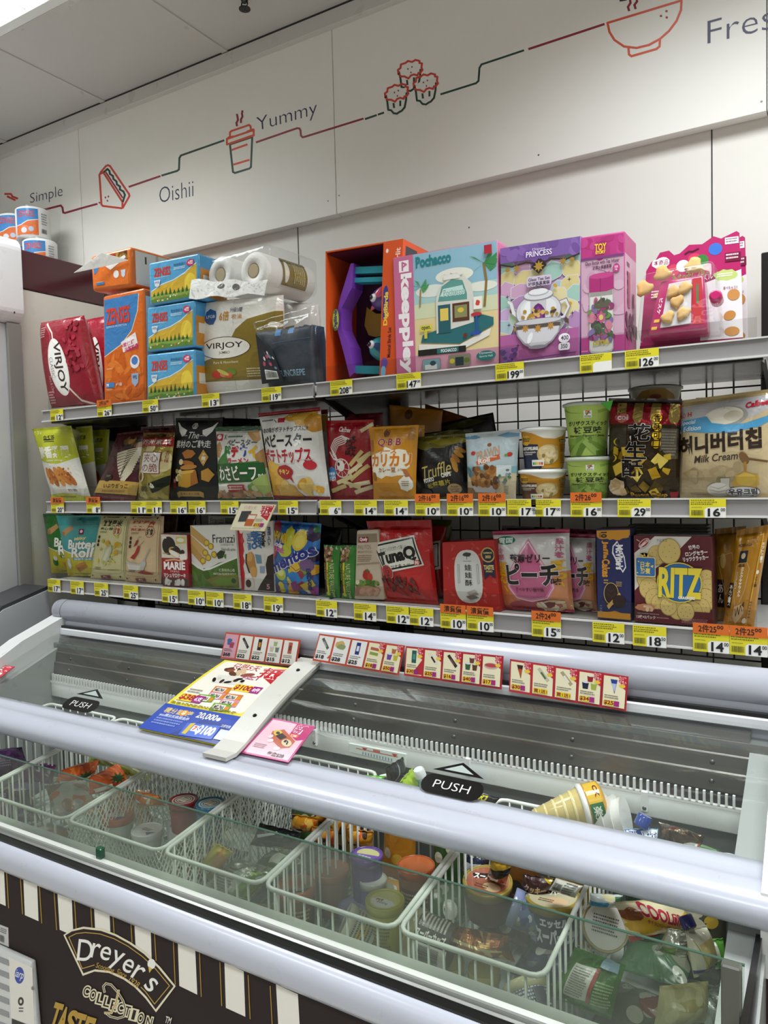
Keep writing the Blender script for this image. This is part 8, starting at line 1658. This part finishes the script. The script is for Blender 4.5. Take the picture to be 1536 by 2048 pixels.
for k, (x, y) in enumerate(((636, 1626), (690, 1650), (650, 1668), (610, 1644), (720, 1672))):
    fbag((x - 26, y - 16, x + 28, y - 8, x + 24, y + 22, x - 30, y + 14), (.80, .76), .018, 'c8861c', SNK(k), ('golden candy bar wrapper at the back of the tub basket', 'golden wrapper leaning against the white wires', 'golden wrapper near the black packet', 'golden wrapper touching the mesh side basket rim', 'golden wrapper closest to the purple lid tub')[k], 120 + k, group='golden wrappers', st=.1, sb=.1)
# gold lidded tubs basket
ES = [R(0, 0, 100, 100, '20244e'), T('エッセル', 30, 14, 70, 36, 'e8e6ee', .06), T('スーパーカップ', 22, 42, 96, 84, 'e8e6ee', .08), R(2, 10, 20, 90, '8a94b8'), FP(3, 14, 19, 86, 5, '2a2c4a')]
EL = lambda c: [E(50, 50, 50, 50, 'a08a3c'), E(50, 50, 46, 46, c), P('2a1c1c', 10, 40, 60, 18, 70, 30, 20, 54), T('スーパー', 16, 30, 66, 48, 'f0ece4', .07, -12), E(66, 66, 20, 14, 'd8b890'), FP(30, 66, 60, 80, 2, '5a3a2a')]
tub(975, 1760, .80, 100, .07, 'a08a3c', '6a3a2c', 'tub with gold rim and reddish brown printed lid near the bar', EL('a0604a'), axis=(.05, -.12, 1), group='gold rimmed tubs', floor=.7)
tub(1105, 1790, .795, 112, .075, 'a08a3c', '20244e', 'gold rimmed tub with dark blue side and white lettering', EL('c0b898'), ES, axis=(-.05, .05, 1), group='gold rimmed tubs', floor=.68)
tub(1022, 1812, .77, 74, .07, '8a94b8', '5a6a9a', 'blue speckled tub lying between the two gold rimmed tubs', [E(50, 50, 48, 48, '8a94b0')], [SC(30, 0, 0, 100, 100, 6, 10, ['c8ccd8', '2a3a78', '8a8a50'], 3)], axis=(-.9, -.2, .3), group='gold rimmed tubs')
tub(822, 1862, .775, 96, .075, '9a9468', '3a3630', 'tub on its side with black and white printed wall at the basket front', [E(50, 50, 46, 46, '8a8660')], [R(0, 0, 40, 100, 'c8c6c0'), BC(4, 20, 36, 80), T('スーパーカップ', 46, 10, 60, 90, 'd8d4c8', .06, 90), FP(64, 10, 96, 90, 8, 'a8a498')], axis=(-.95, -.1, .15), group='gold rimmed tubs')
tub(1050, 1968, .735, 92, .08, 'c8c098', '6a6c78', 'tub on its side with grey text wall at the right basket corner', [E(50, 50, 46, 46, 'c8b860')], [FP(6, 6, 94, 94, 12, 'c4c6cc'), R(60, 10, 80, 60, '3a3c4a')], axis=(-.5, .55, .5), group='gold rimmed tubs')
fbag((872, 1844, 1016, 1872, 1030, 1924, 868, 1890), (.79, .75), .026, '9a5a2c', [R(0, 0, 100, 100, '9a5a2c'), SC(20, 4, 6, 96, 90, 18, 9, ['b0743c', '7c4420', 'd0a060', 'e0c48a'], 5), P('c8a8a0', 4, 26, 22, 20, 26, 40, 8, 48), L('e8d0a0', 3, 24, 30, 90, 50)], 'brown glossy dessert pack lying across the front basket', 130, fin='foil')
for k, x in enumerate((896, 968)):
    tub(x, 1922 + k * 14, .715, 66, .045, 'c0b040', 'b8b8a8', ('yellow lidded cup under the brown dessert pack, nearer the printed tub', 'yellow lidded cup under the brown dessert pack, nearer the corner tub')[k], [E(50, 50, 48, 48, 'c8bc50')], group='yellow lidded cups')
fbag((1112, 1756, 1166, 1772, 1150, 1796, 1098, 1780), (.845, .825), .014, 'c8c4b8', [R(0, 0, 100, 100, 'c8c8bc'), BC(8, 30, 44, 84), FP(50, 10, 90, 90, 5, '6a6a60')], 'white barcode pack standing behind the dark blue tub', 131)
fbag((1046, 1748, 1110, 1758, 1104, 1790, 1040, 1786), (.82, .78), .018, '3a1c1a', [R(0, 0, 100, 100, '3a1c1a'), T('クッキー', 10, 30, 80, 60, 'c8a880', .05), P('c8b030', 60, 0, 96, 0, 90, 20)], 'dark brown packet at the back of the gold tub basket', 132)
fbag((984, 1720, 1024, 1730, 1012, 1768, 974, 1754), (.85, .80), .014, 'c8a02c', [R(0, 0, 100, 100, 'b89020'), P('1a1414', 0, 30, 100, 10, 100, 40, 0, 70), P('c03a2c', 40, 60, 100, 40, 100, 80, 40, 96), P('e8e4dc', 0, 74, 60, 50, 60, 66, 10, 96)], 'yellow, black and red wrapper upright behind the reddish lid tub', 133)
fbag((930, 1700, 980, 1716, 974, 1754, 920, 1740), (.82, .77), .02, '1c2440', [R(0, 0, 100, 100, '1c2440'), P('c8ccd4', 20, 30, 80, 20, 70, 50, 24, 60)], 'dark navy packet behind the wires beside the orange lid tub', 134)
# loose goods at the right end
def coolish(c1, c2, c3):
    return [R(0, 0, 100, 100, c1), P(c2, 0, 60, 40, 70, 100, 50, 100, 100, 0, 100), BL(24, 22, 16, 14, 'b8863a', 3), SC(8, 10, 40, 50, 60, 8, 4, ['5a5a50', 'd8b860'], 4), O('COOLish', 10, 32, 92, 56, c3, 'f0ece8', .08, .16, 0, .12), T('やみつきハニーバター', 14, 60, 76, 68, 'b0303a', .04), T('コクうま', 62, 10, 92, 24, 'b03a3a', .04), L('b03a3a', 1, 62, 26, 92, 26)]
fbag((1228, 1804, 1352, 1796, 1392, 1852, 1260, 1884), (.86, .84, .80, .80), .024, 'd8cca0', [R(0, 0, 100, 100, 'd8cca4'), P('c8a02c', 0, 40, 20, 20, 60, 60, 100, 40, 100, 100, 60, 92, 20, 100), P('b02a2c', 0, 84, 30, 90, 50, 100, 0, 100), BL(12, 30, 14, 16, '8a4a20', 3), BL(10, 60, 10, 14, 'c8a040', 5), P('c8b840', 70, 60, 96, 50, 98, 84, 76, 92), O('COOLish', 24, 22, 78, 56, 'a81c2c', 'ece4dc', .09, .16, 28), T('やみつきハニーバター', 24, 58, 60, 68, 'a83038', .05, 28), T('コクあま', 66, 46, 90, 60, 'a83038', .05, 28)], 'white and yellow ice pouch with big red lettering at the right end', 140, name='ice_pouch', cat='ice pouch', group='drinkable ice pouches')
fbag((1180, 1786, 1246, 1790, 1240, 1816, 1178, 1812), (.85, .83), .016, 'b8c8cc', [R(0, 0, 100, 100, 'c4ccc8'), P('3a8ab0', 0, 50, 60, 40, 50, 90, 0, 90), P('d8d0a0', 30, 0, 80, 10, 60, 50), R(76, 10, 100, 60, '2a5a3a')], 'pale blue and white ice pouch above the red lettered one', 141, name='ice_pouch', cat='ice pouch', group='drinkable ice pouches')
tub(1212, 1852, .80, 96, .075, 'a09468', 'c8c4bc', 'tub tipped on its side with gold rim and white wall beside the red lettered pouch', [E(50, 50, 48, 48, 'd0ccc4'), FP(20, 30, 80, 70, 6, '5a5a58')], [FP(6, 10, 94, 90, 8, '7a7a78')], axis=(.45, -.75, .5), group='gold rimmed tubs')
fbag((1150, 1894, 1252, 1930, 1222, 2040, 1098, 1990), (.80, .73), .034, '3a6a24', [R(0, 0, 100, 100, '3f7428'), SC(14, 0, 0, 100, 100, 16, 10, ['4a8432', '2f5c1c'], 5), P('d4d4c8', 22, 22, 62, 20, 62, 80, 22, 84), FP(26, 26, 58, 78, 12, '6a6a60'), R(62, 20, 68, 80, 'a03a34'), FP(70, 40, 94, 80, 8, 'a8b888'), P('8aa8b8', 66, 4, 92, 6, 92, 20, 66, 18)], 'large green frozen bag with white text panel behind fogged glass', 142)
fbag((1336, 1856, 1388, 1866, 1372, 1916, 1310, 1900), (.83, .79), .02, 'b8bcae', [R(0, 0, 100, 100, 'c0c4b4'), P('7a9a3a', 10, 60, 50, 40, 60, 90, 10, 100), FP(50, 20, 90, 60, 4, '8a8a80')], 'clear packet with green print beside the red lettered pouch', 143, fin='foil')
fbag((1370, 1862, 1412, 1850, 1440, 1932, 1388, 1956), (.84, .78), .022, 'c8c0a4', [R(0, 0, 100, 100, 'c8c4ac'), P('b8a870', 20, 30, 80, 20, 90, 80, 30, 90), R(0, 84, 100, 92, '4a4a8a'), L('8a9a50', 3, 10, 20, 40, 90)], 'cream drinkable ice pouch standing near the right end panel', 144, name='ice_pouch', cat='ice pouch', group='drinkable ice pouches')
o = bpy.data.objects['ice_pouch.002']
mb = MB(); p = at(1380, 1856, z=.845); mb.lathe([(.011, 0), (.011, .016), (.009, .018)], p, (-.4, .3, .6), M('3a3a80', 'gloss'), 18); mb.build('cap', parent=o, org=p)
fbag((1400, 1884, 1446, 1876, 1450, 1930, 1414, 1936), (.82, .77), .02, '5a9a38', [R(0, 0, 100, 100, '5a9a38'), P('d8dcc8', 10, 10, 60, 4, 50, 40, 14, 50)], 'small bright green packet against the right end panel', 145)
fbag((1320, 1972, 1416, 1962, 1420, 2048, 1306, 2060), (.76, .71), .03, 'c8c08a', [R(0, 0, 100, 100, 'c4bc88'), BL(50, 44, 26, 14, 'b0a45c', 3), SC(10, 0, 0, 100, 100, 14, 10, ['d0ca9a', 'b4ac74'], 6)], 'pale yellow frozen bag low at the right end', 146)
fbag((1278, 1998, 1322, 1990, 1330, 2050, 1286, 2060), (.73, .69), .02, '8a3a34', [R(0, 0, 100, 100, '8a4038'), P('c8a8a0', 20, 30, 70, 20, 60, 70)], 'dull red packet between green bag and pale yellow bag', 147)
fbag((1400, 1990, 1450, 1960, 1456, 2040, 1410, 2060), (.75, .71), .024, 'c8ccc8', [R(0, 0, 100, 100, 'c4c8c4'), SC(12, 0, 0, 100, 100, 14, 8, ['d8dcd8', 'a8b0ac'], 4)], 'silver film packet in the lower right corner of the freezer', 148, fin='foil')
# goods seen through the right lid
fbag((690, 1548, 770, 1552, 764, 1572, 694, 1570), (0.902, 0.882), .016, '6ac02c', [R(0, 0, 100, 100, '6ab82c'), P('d8e8b8', 30, 20, 80, 10, 70, 60, 36, 70), T('MELON', 4, 4, 40, 24, '2a3a1c', .04)], 'bright green ice bar wrapper under the right lid', 150, group='wrappers under the right lid', st=.12, sb=.12)
fbag((770, 1536, 806, 1514, 814, 1556, 778, 1572), (0.942, 0.892), .014, '1a1e1e', [R(0, 0, 100, 100, '1a1e1e'), L('9aa8a4', 3, 10, 90, 60, 10)], 'black wrapper corner standing between two green wrappers', 151, group='wrappers under the right lid', st=.12, sb=.12)
fbag((800, 1564, 824, 1536, 852, 1586, 806, 1586), (0.932, 0.882), .016, 'a8c82c', [R(0, 0, 100, 100, 'a8c82c'), P('c87a3c', 30, 70, 90, 60, 96, 100, 30, 100), L('e4ecd0', 2, 60, 30, 90, 90), E(60, 78, 16, 12, 'd8b8a0')], 'yellow green pointed wrapper left of the oval push sticker', 152, group='wrappers under the right lid', st=.12, sb=.12)
o = fbag((838, 1556, 884, 1552, 880, 1592, 836, 1592), (0.917, 0.887), .02, '8ab0c4', [R(0, 0, 100, 100, '8ab0c4'), P('c8a060', 10, 4, 90, 10, 80, 30, 20, 34), P('d8e4e8', 20, 60, 80, 50, 70, 90, 20, 94)], 'light blue ice pouch with white cap under the right lid', 153, name='ice_pouch', cat='ice pouch', group='drinkable ice pouches')
mb = MB(); p = at(842, 1552, z=0.927); mb.lathe([(.012, 0), (.012, .014), (.010, .017)], p, (-.2, -.3, .9), M('e6eaea', 'gloss'), 18); mb.build('cap', parent=o, org=p)
fbag((890, 1560, 960, 1570, 950, 1606, 886, 1600), (0.912, 0.887), .018, '2a4aa8', [R(0, 0, 100, 100, '2a4aa8'), FP(4, 6, 60, 24, 3, 'd8dce8'), P('c8ccd8', 60, 30, 96, 20, 90, 50)], 'blue wrapper beneath the oval push sticker', 154, group='wrappers under the right lid', st=.12, sb=.12)
fbag((950, 1584, 1000, 1596, 984, 1616, 940, 1612), (0.912, 0.892), .014, '181818', [R(0, 0, 100, 100, '181818'), T('GO', 30, 20, 70, 70, 'd8cc2c', .07, 20)], 'black wrapper with yellow letters right of the push sticker', 155, group='wrappers under the right lid', st=.12, sb=.12)
# cone cup and stacked cups
p0 = at(1066, 1636, z=0.920); ax = (at(1168, 1612, z=0.940) - p0).normalized()
e = empty('cone_cup', p0, 'clear lidded ice cream cone cup lying on its side under the right lid', 'ice cream cone')
mb = MB(); mb.lathe([(.010, 0), (.014, .002), (.034, .088)], p0, ax, M('d0bc78', 'gloss'), 28)
for k in range(6): mb.lathe([(.0145 + .0042 * k, .006 + .0165 * k), (.0158 + .0042 * k, .008 + .0165 * k), (.0150 + .0042 * k, .011 + .0165 * k)], p0, ax, M('e0d094', 'gloss'), 28)
mb.build('cone', parent=e)
mb = MB(); mb.lathe([(.036, .088), (.040, .090), (.040, .097), (.036, .098)], p0, ax, M('e8e8e2', 'gloss'), 32); mb.build('rim', parent=e)
mb = MB(); mb.lathe([(.0365, .098), (.038, .099), (.038, .125), (.036, .128), (.030, .131)], p0, ax, M('c8962c', 'gloss'), 32)
dr = Drum(p0 + ax * .1, ax, .0383, .0383, .024, facing(p0), 2.4); paint(mb, dr, [R(0, 0, 50, 100, 'd8b030'), T('CK', 14, 10, 40, 40, '6a1c1c', .05), R(50, 0, 100, 100, '2a6a3a'), T('楽天', 56, 20, 94, 80, 'e0e8d8', .05)], 'gloss', base=.0006); mb.build('lid', parent=e)
p1 = at(1180, 1632, z=0.920)
for k in range(3):
    mb = MB(); mb.lathe([(.026 + .001 * k, 0), (.030, .002), (.036, .03), (.037, .032)], p1 + Vector((.016 * k, .002 * k, .0)), (.85, .05, .25), M('e2e2dc', 'gloss'), 28)
    mb.build('paper_cup', label=('white ribbed cup lying next to the cone cup', 'white ribbed cup in the middle of the nested row beside the cone cup', 'white ribbed cup at the far end of the nested row')[k], cat='cup', group='white ribbed cups')
tub(1202, 1664, 0.897, 60, .06, 'd8e0e0', 'd0d8d8', 'white cup with blue and red printed lid under the right lid', [E(50, 50, 48, 48, 'd8e0e2'), P('3a8ab8', 10, 40, 40, 20, 80, 30, 60, 60), P('c03a3a', 40, 66, 80, 56, 70, 80)], floor=.7, group='white foil lidded cups')
o = fbag((1242, 1658, 1316, 1658, 1316, 1702, 1244, 1692), (0.920, 0.887), .02, '8ac0d8', [R(0, 0, 100, 100, '8ab8d8'), R(0, 0, 60, 22, '2a4a98'), T('LOTTE', 8, 4, 40, 18, 'd8e0f0', .04), BL(34, 40, 30, 20, 'd8d0a8', 4), P('e4ecf2', 52, 6, 98, 2, 98, 28, 56, 32), T('しあわせ', 56, 8, 94, 26, '2a3a78', .04), O('COOLish', 4, 48, 92, 84, '1c3a90', 'e8f0f6', .09, .16)], 'light blue ice pouch with dark blue lettering under the right lid', 160, name='ice_pouch', cat='ice pouch', group='drinkable ice pouches')
mb = MB(); p = at(1282, 1652, z=0.927); mb.lathe([(.013, 0), (.013, .016), (.011, .02)], p, (.3, .3, .8), M('22408c', 'gloss'), 18); mb.build('cap', parent=o, org=p)
fbag((1318, 1644, 1410, 1672, 1400, 1700, 1322, 1690), (0.917, 0.892), .022, '5a4a3a', [R(0, 0, 100, 100, '5a5040'), SC(14, 0, 0, 100, 100, 16, 10, ['6a5a48', '4a3c2c', '8a6a4a'], 5), T('印', 30, 20, 50, 50, '8a2a24', .05)], 'clear brown packet right of the light blue pouch', 161, fin='foil')
fbag((1362, 1678, 1440, 1700, 1438, 1726, 1354, 1708), (0.902, 0.882), .018, '3a6a30', [R(0, 0, 100, 100, '3a6a30'), R(14, 10, 52, 92, 'c8ccc0'), FP(18, 14, 48, 88, 7, '5a605a'), R(52, 10, 56, 92, 'a83a34'), FP(60, 20, 92, 80, 6, '8ab078')], 'green packet with white text panel near the right end under the lid', 162)
tub(1458, 1716, 0.892, 44, .03, 'd8dad4', 'c8cac4', 'small white lidded cup at the right end under the lid', [E(50, 50, 48, 48, 'd4d8d0')], floor=.7, group='white foil lidded cups')
# filling lower in the baskets
FILL = [(-1.95, 1.24, '5a4a68', 'dark violet packet at the bottom of the farthest left basket'), (-1.81, 1.10, '6a5a6a', 'greyish violet packet low in the farthest left basket'), (-1.64, 1.10, '9a6a4a', 'tan packet under the orange bags'), (-1.50, 1.25, 'a07848', 'brownish packet at the bottom of the orange bag basket'), (-1.33, 1.30, '7a8a5a', 'olive packet beneath the ringed lid tubs'), (-1.20, 1.22, '8a6a5a', 'brown packet beneath the foil lidded cups'),
        (-1.05, 1.26, '3a4a34', 'dark green packet beneath the black glossy packet'), (-.945, 1.33, '4a3a2c', 'dark brown packet at the back of the clear pack basket'), (-.80, 1.28, 'b8842c', 'golden packet at the bottom of the tub basket'), (-.675, 1.33, '3a5a3a', 'deep green packet at the back of the tub basket'), (-.525, 1.32, '4a2a2a', 'maroon packet at the bottom of the gold tub basket'), (-.425, 1.24, '2a2c4a', 'navy packet at the bottom of the gold tub basket'),
        (-.27, 1.34, '4a6a4a', 'grey green packet behind the goods at the right end'), (-.27, 1.18, '6a6a5a', 'grey packet under the red lettered pouch'), (-.215, 1.05, '8a8a70', 'khaki packet under the right end goods')]
for k, (x, y, c_, lb) in enumerate(FILL):
    rg = random.Random(k); a = rg.uniform(-.15, .15)
    ex = Vector((math.cos(a), math.sin(a), 0)); ey = Vector((-math.sin(a), math.cos(a), .06))
    C_ = Vector((x, y, .696)); w, h = .056, .058
    bag('frozen_bag', lb, [C_ - ex * w + ey * h, C_ + ex * w + ey * h, C_ + ex * w - ey * h, C_ - ex * w - ey * h], 0, None, .026, c_, [SC(10, 5, 5, 95, 95, 14, 10, [c_, 'c8c8bc', '8a8a7a'], k)], seed=200 + k, cat='frozen bag', group='packets filling the baskets', nu=14, nv=14)
for k, (x, c_, lb) in enumerate(((-1.04, '4a6a34', 'green upright packet at the back of the clear pack basket'), (-.95, '8a7a3a', 'olive upright packet beside the green upright one'), (-.80, 'c8862a', 'golden upright packet at the back of the tub basket'), (-.68, '3a5a2c', 'deep green upright packet at the back of the tub basket'), (-.53, '8a5a2c', 'brown upright packet at the back of the gold tub basket'), (-.42, 'c8a038', 'yellow upright packet at the back of the gold tub basket'), (-.29, '4a6a58', 'grey green upright packet at the back right'), (-.20, '5a5a4a', 'dark grey upright packet nearest the right end wall'))):
    q = [Vector((x - .040, 1.372, .842)), Vector((x + .038, 1.372, .846)), Vector((x + .040, 1.352, .668)), Vector((x - .042, 1.352, .668))]
    bag('frozen_bag', lb, q, 0, None, .022, c_, [SC(12, 5, 5, 95, 95, 14, 8, [c_, 'd8d0b8', 'e0b848', '3a3a34'], k + 3)], seed=230 + k, cat='frozen bag', group='upright packets at the freezer back', nu=14, nv=14)
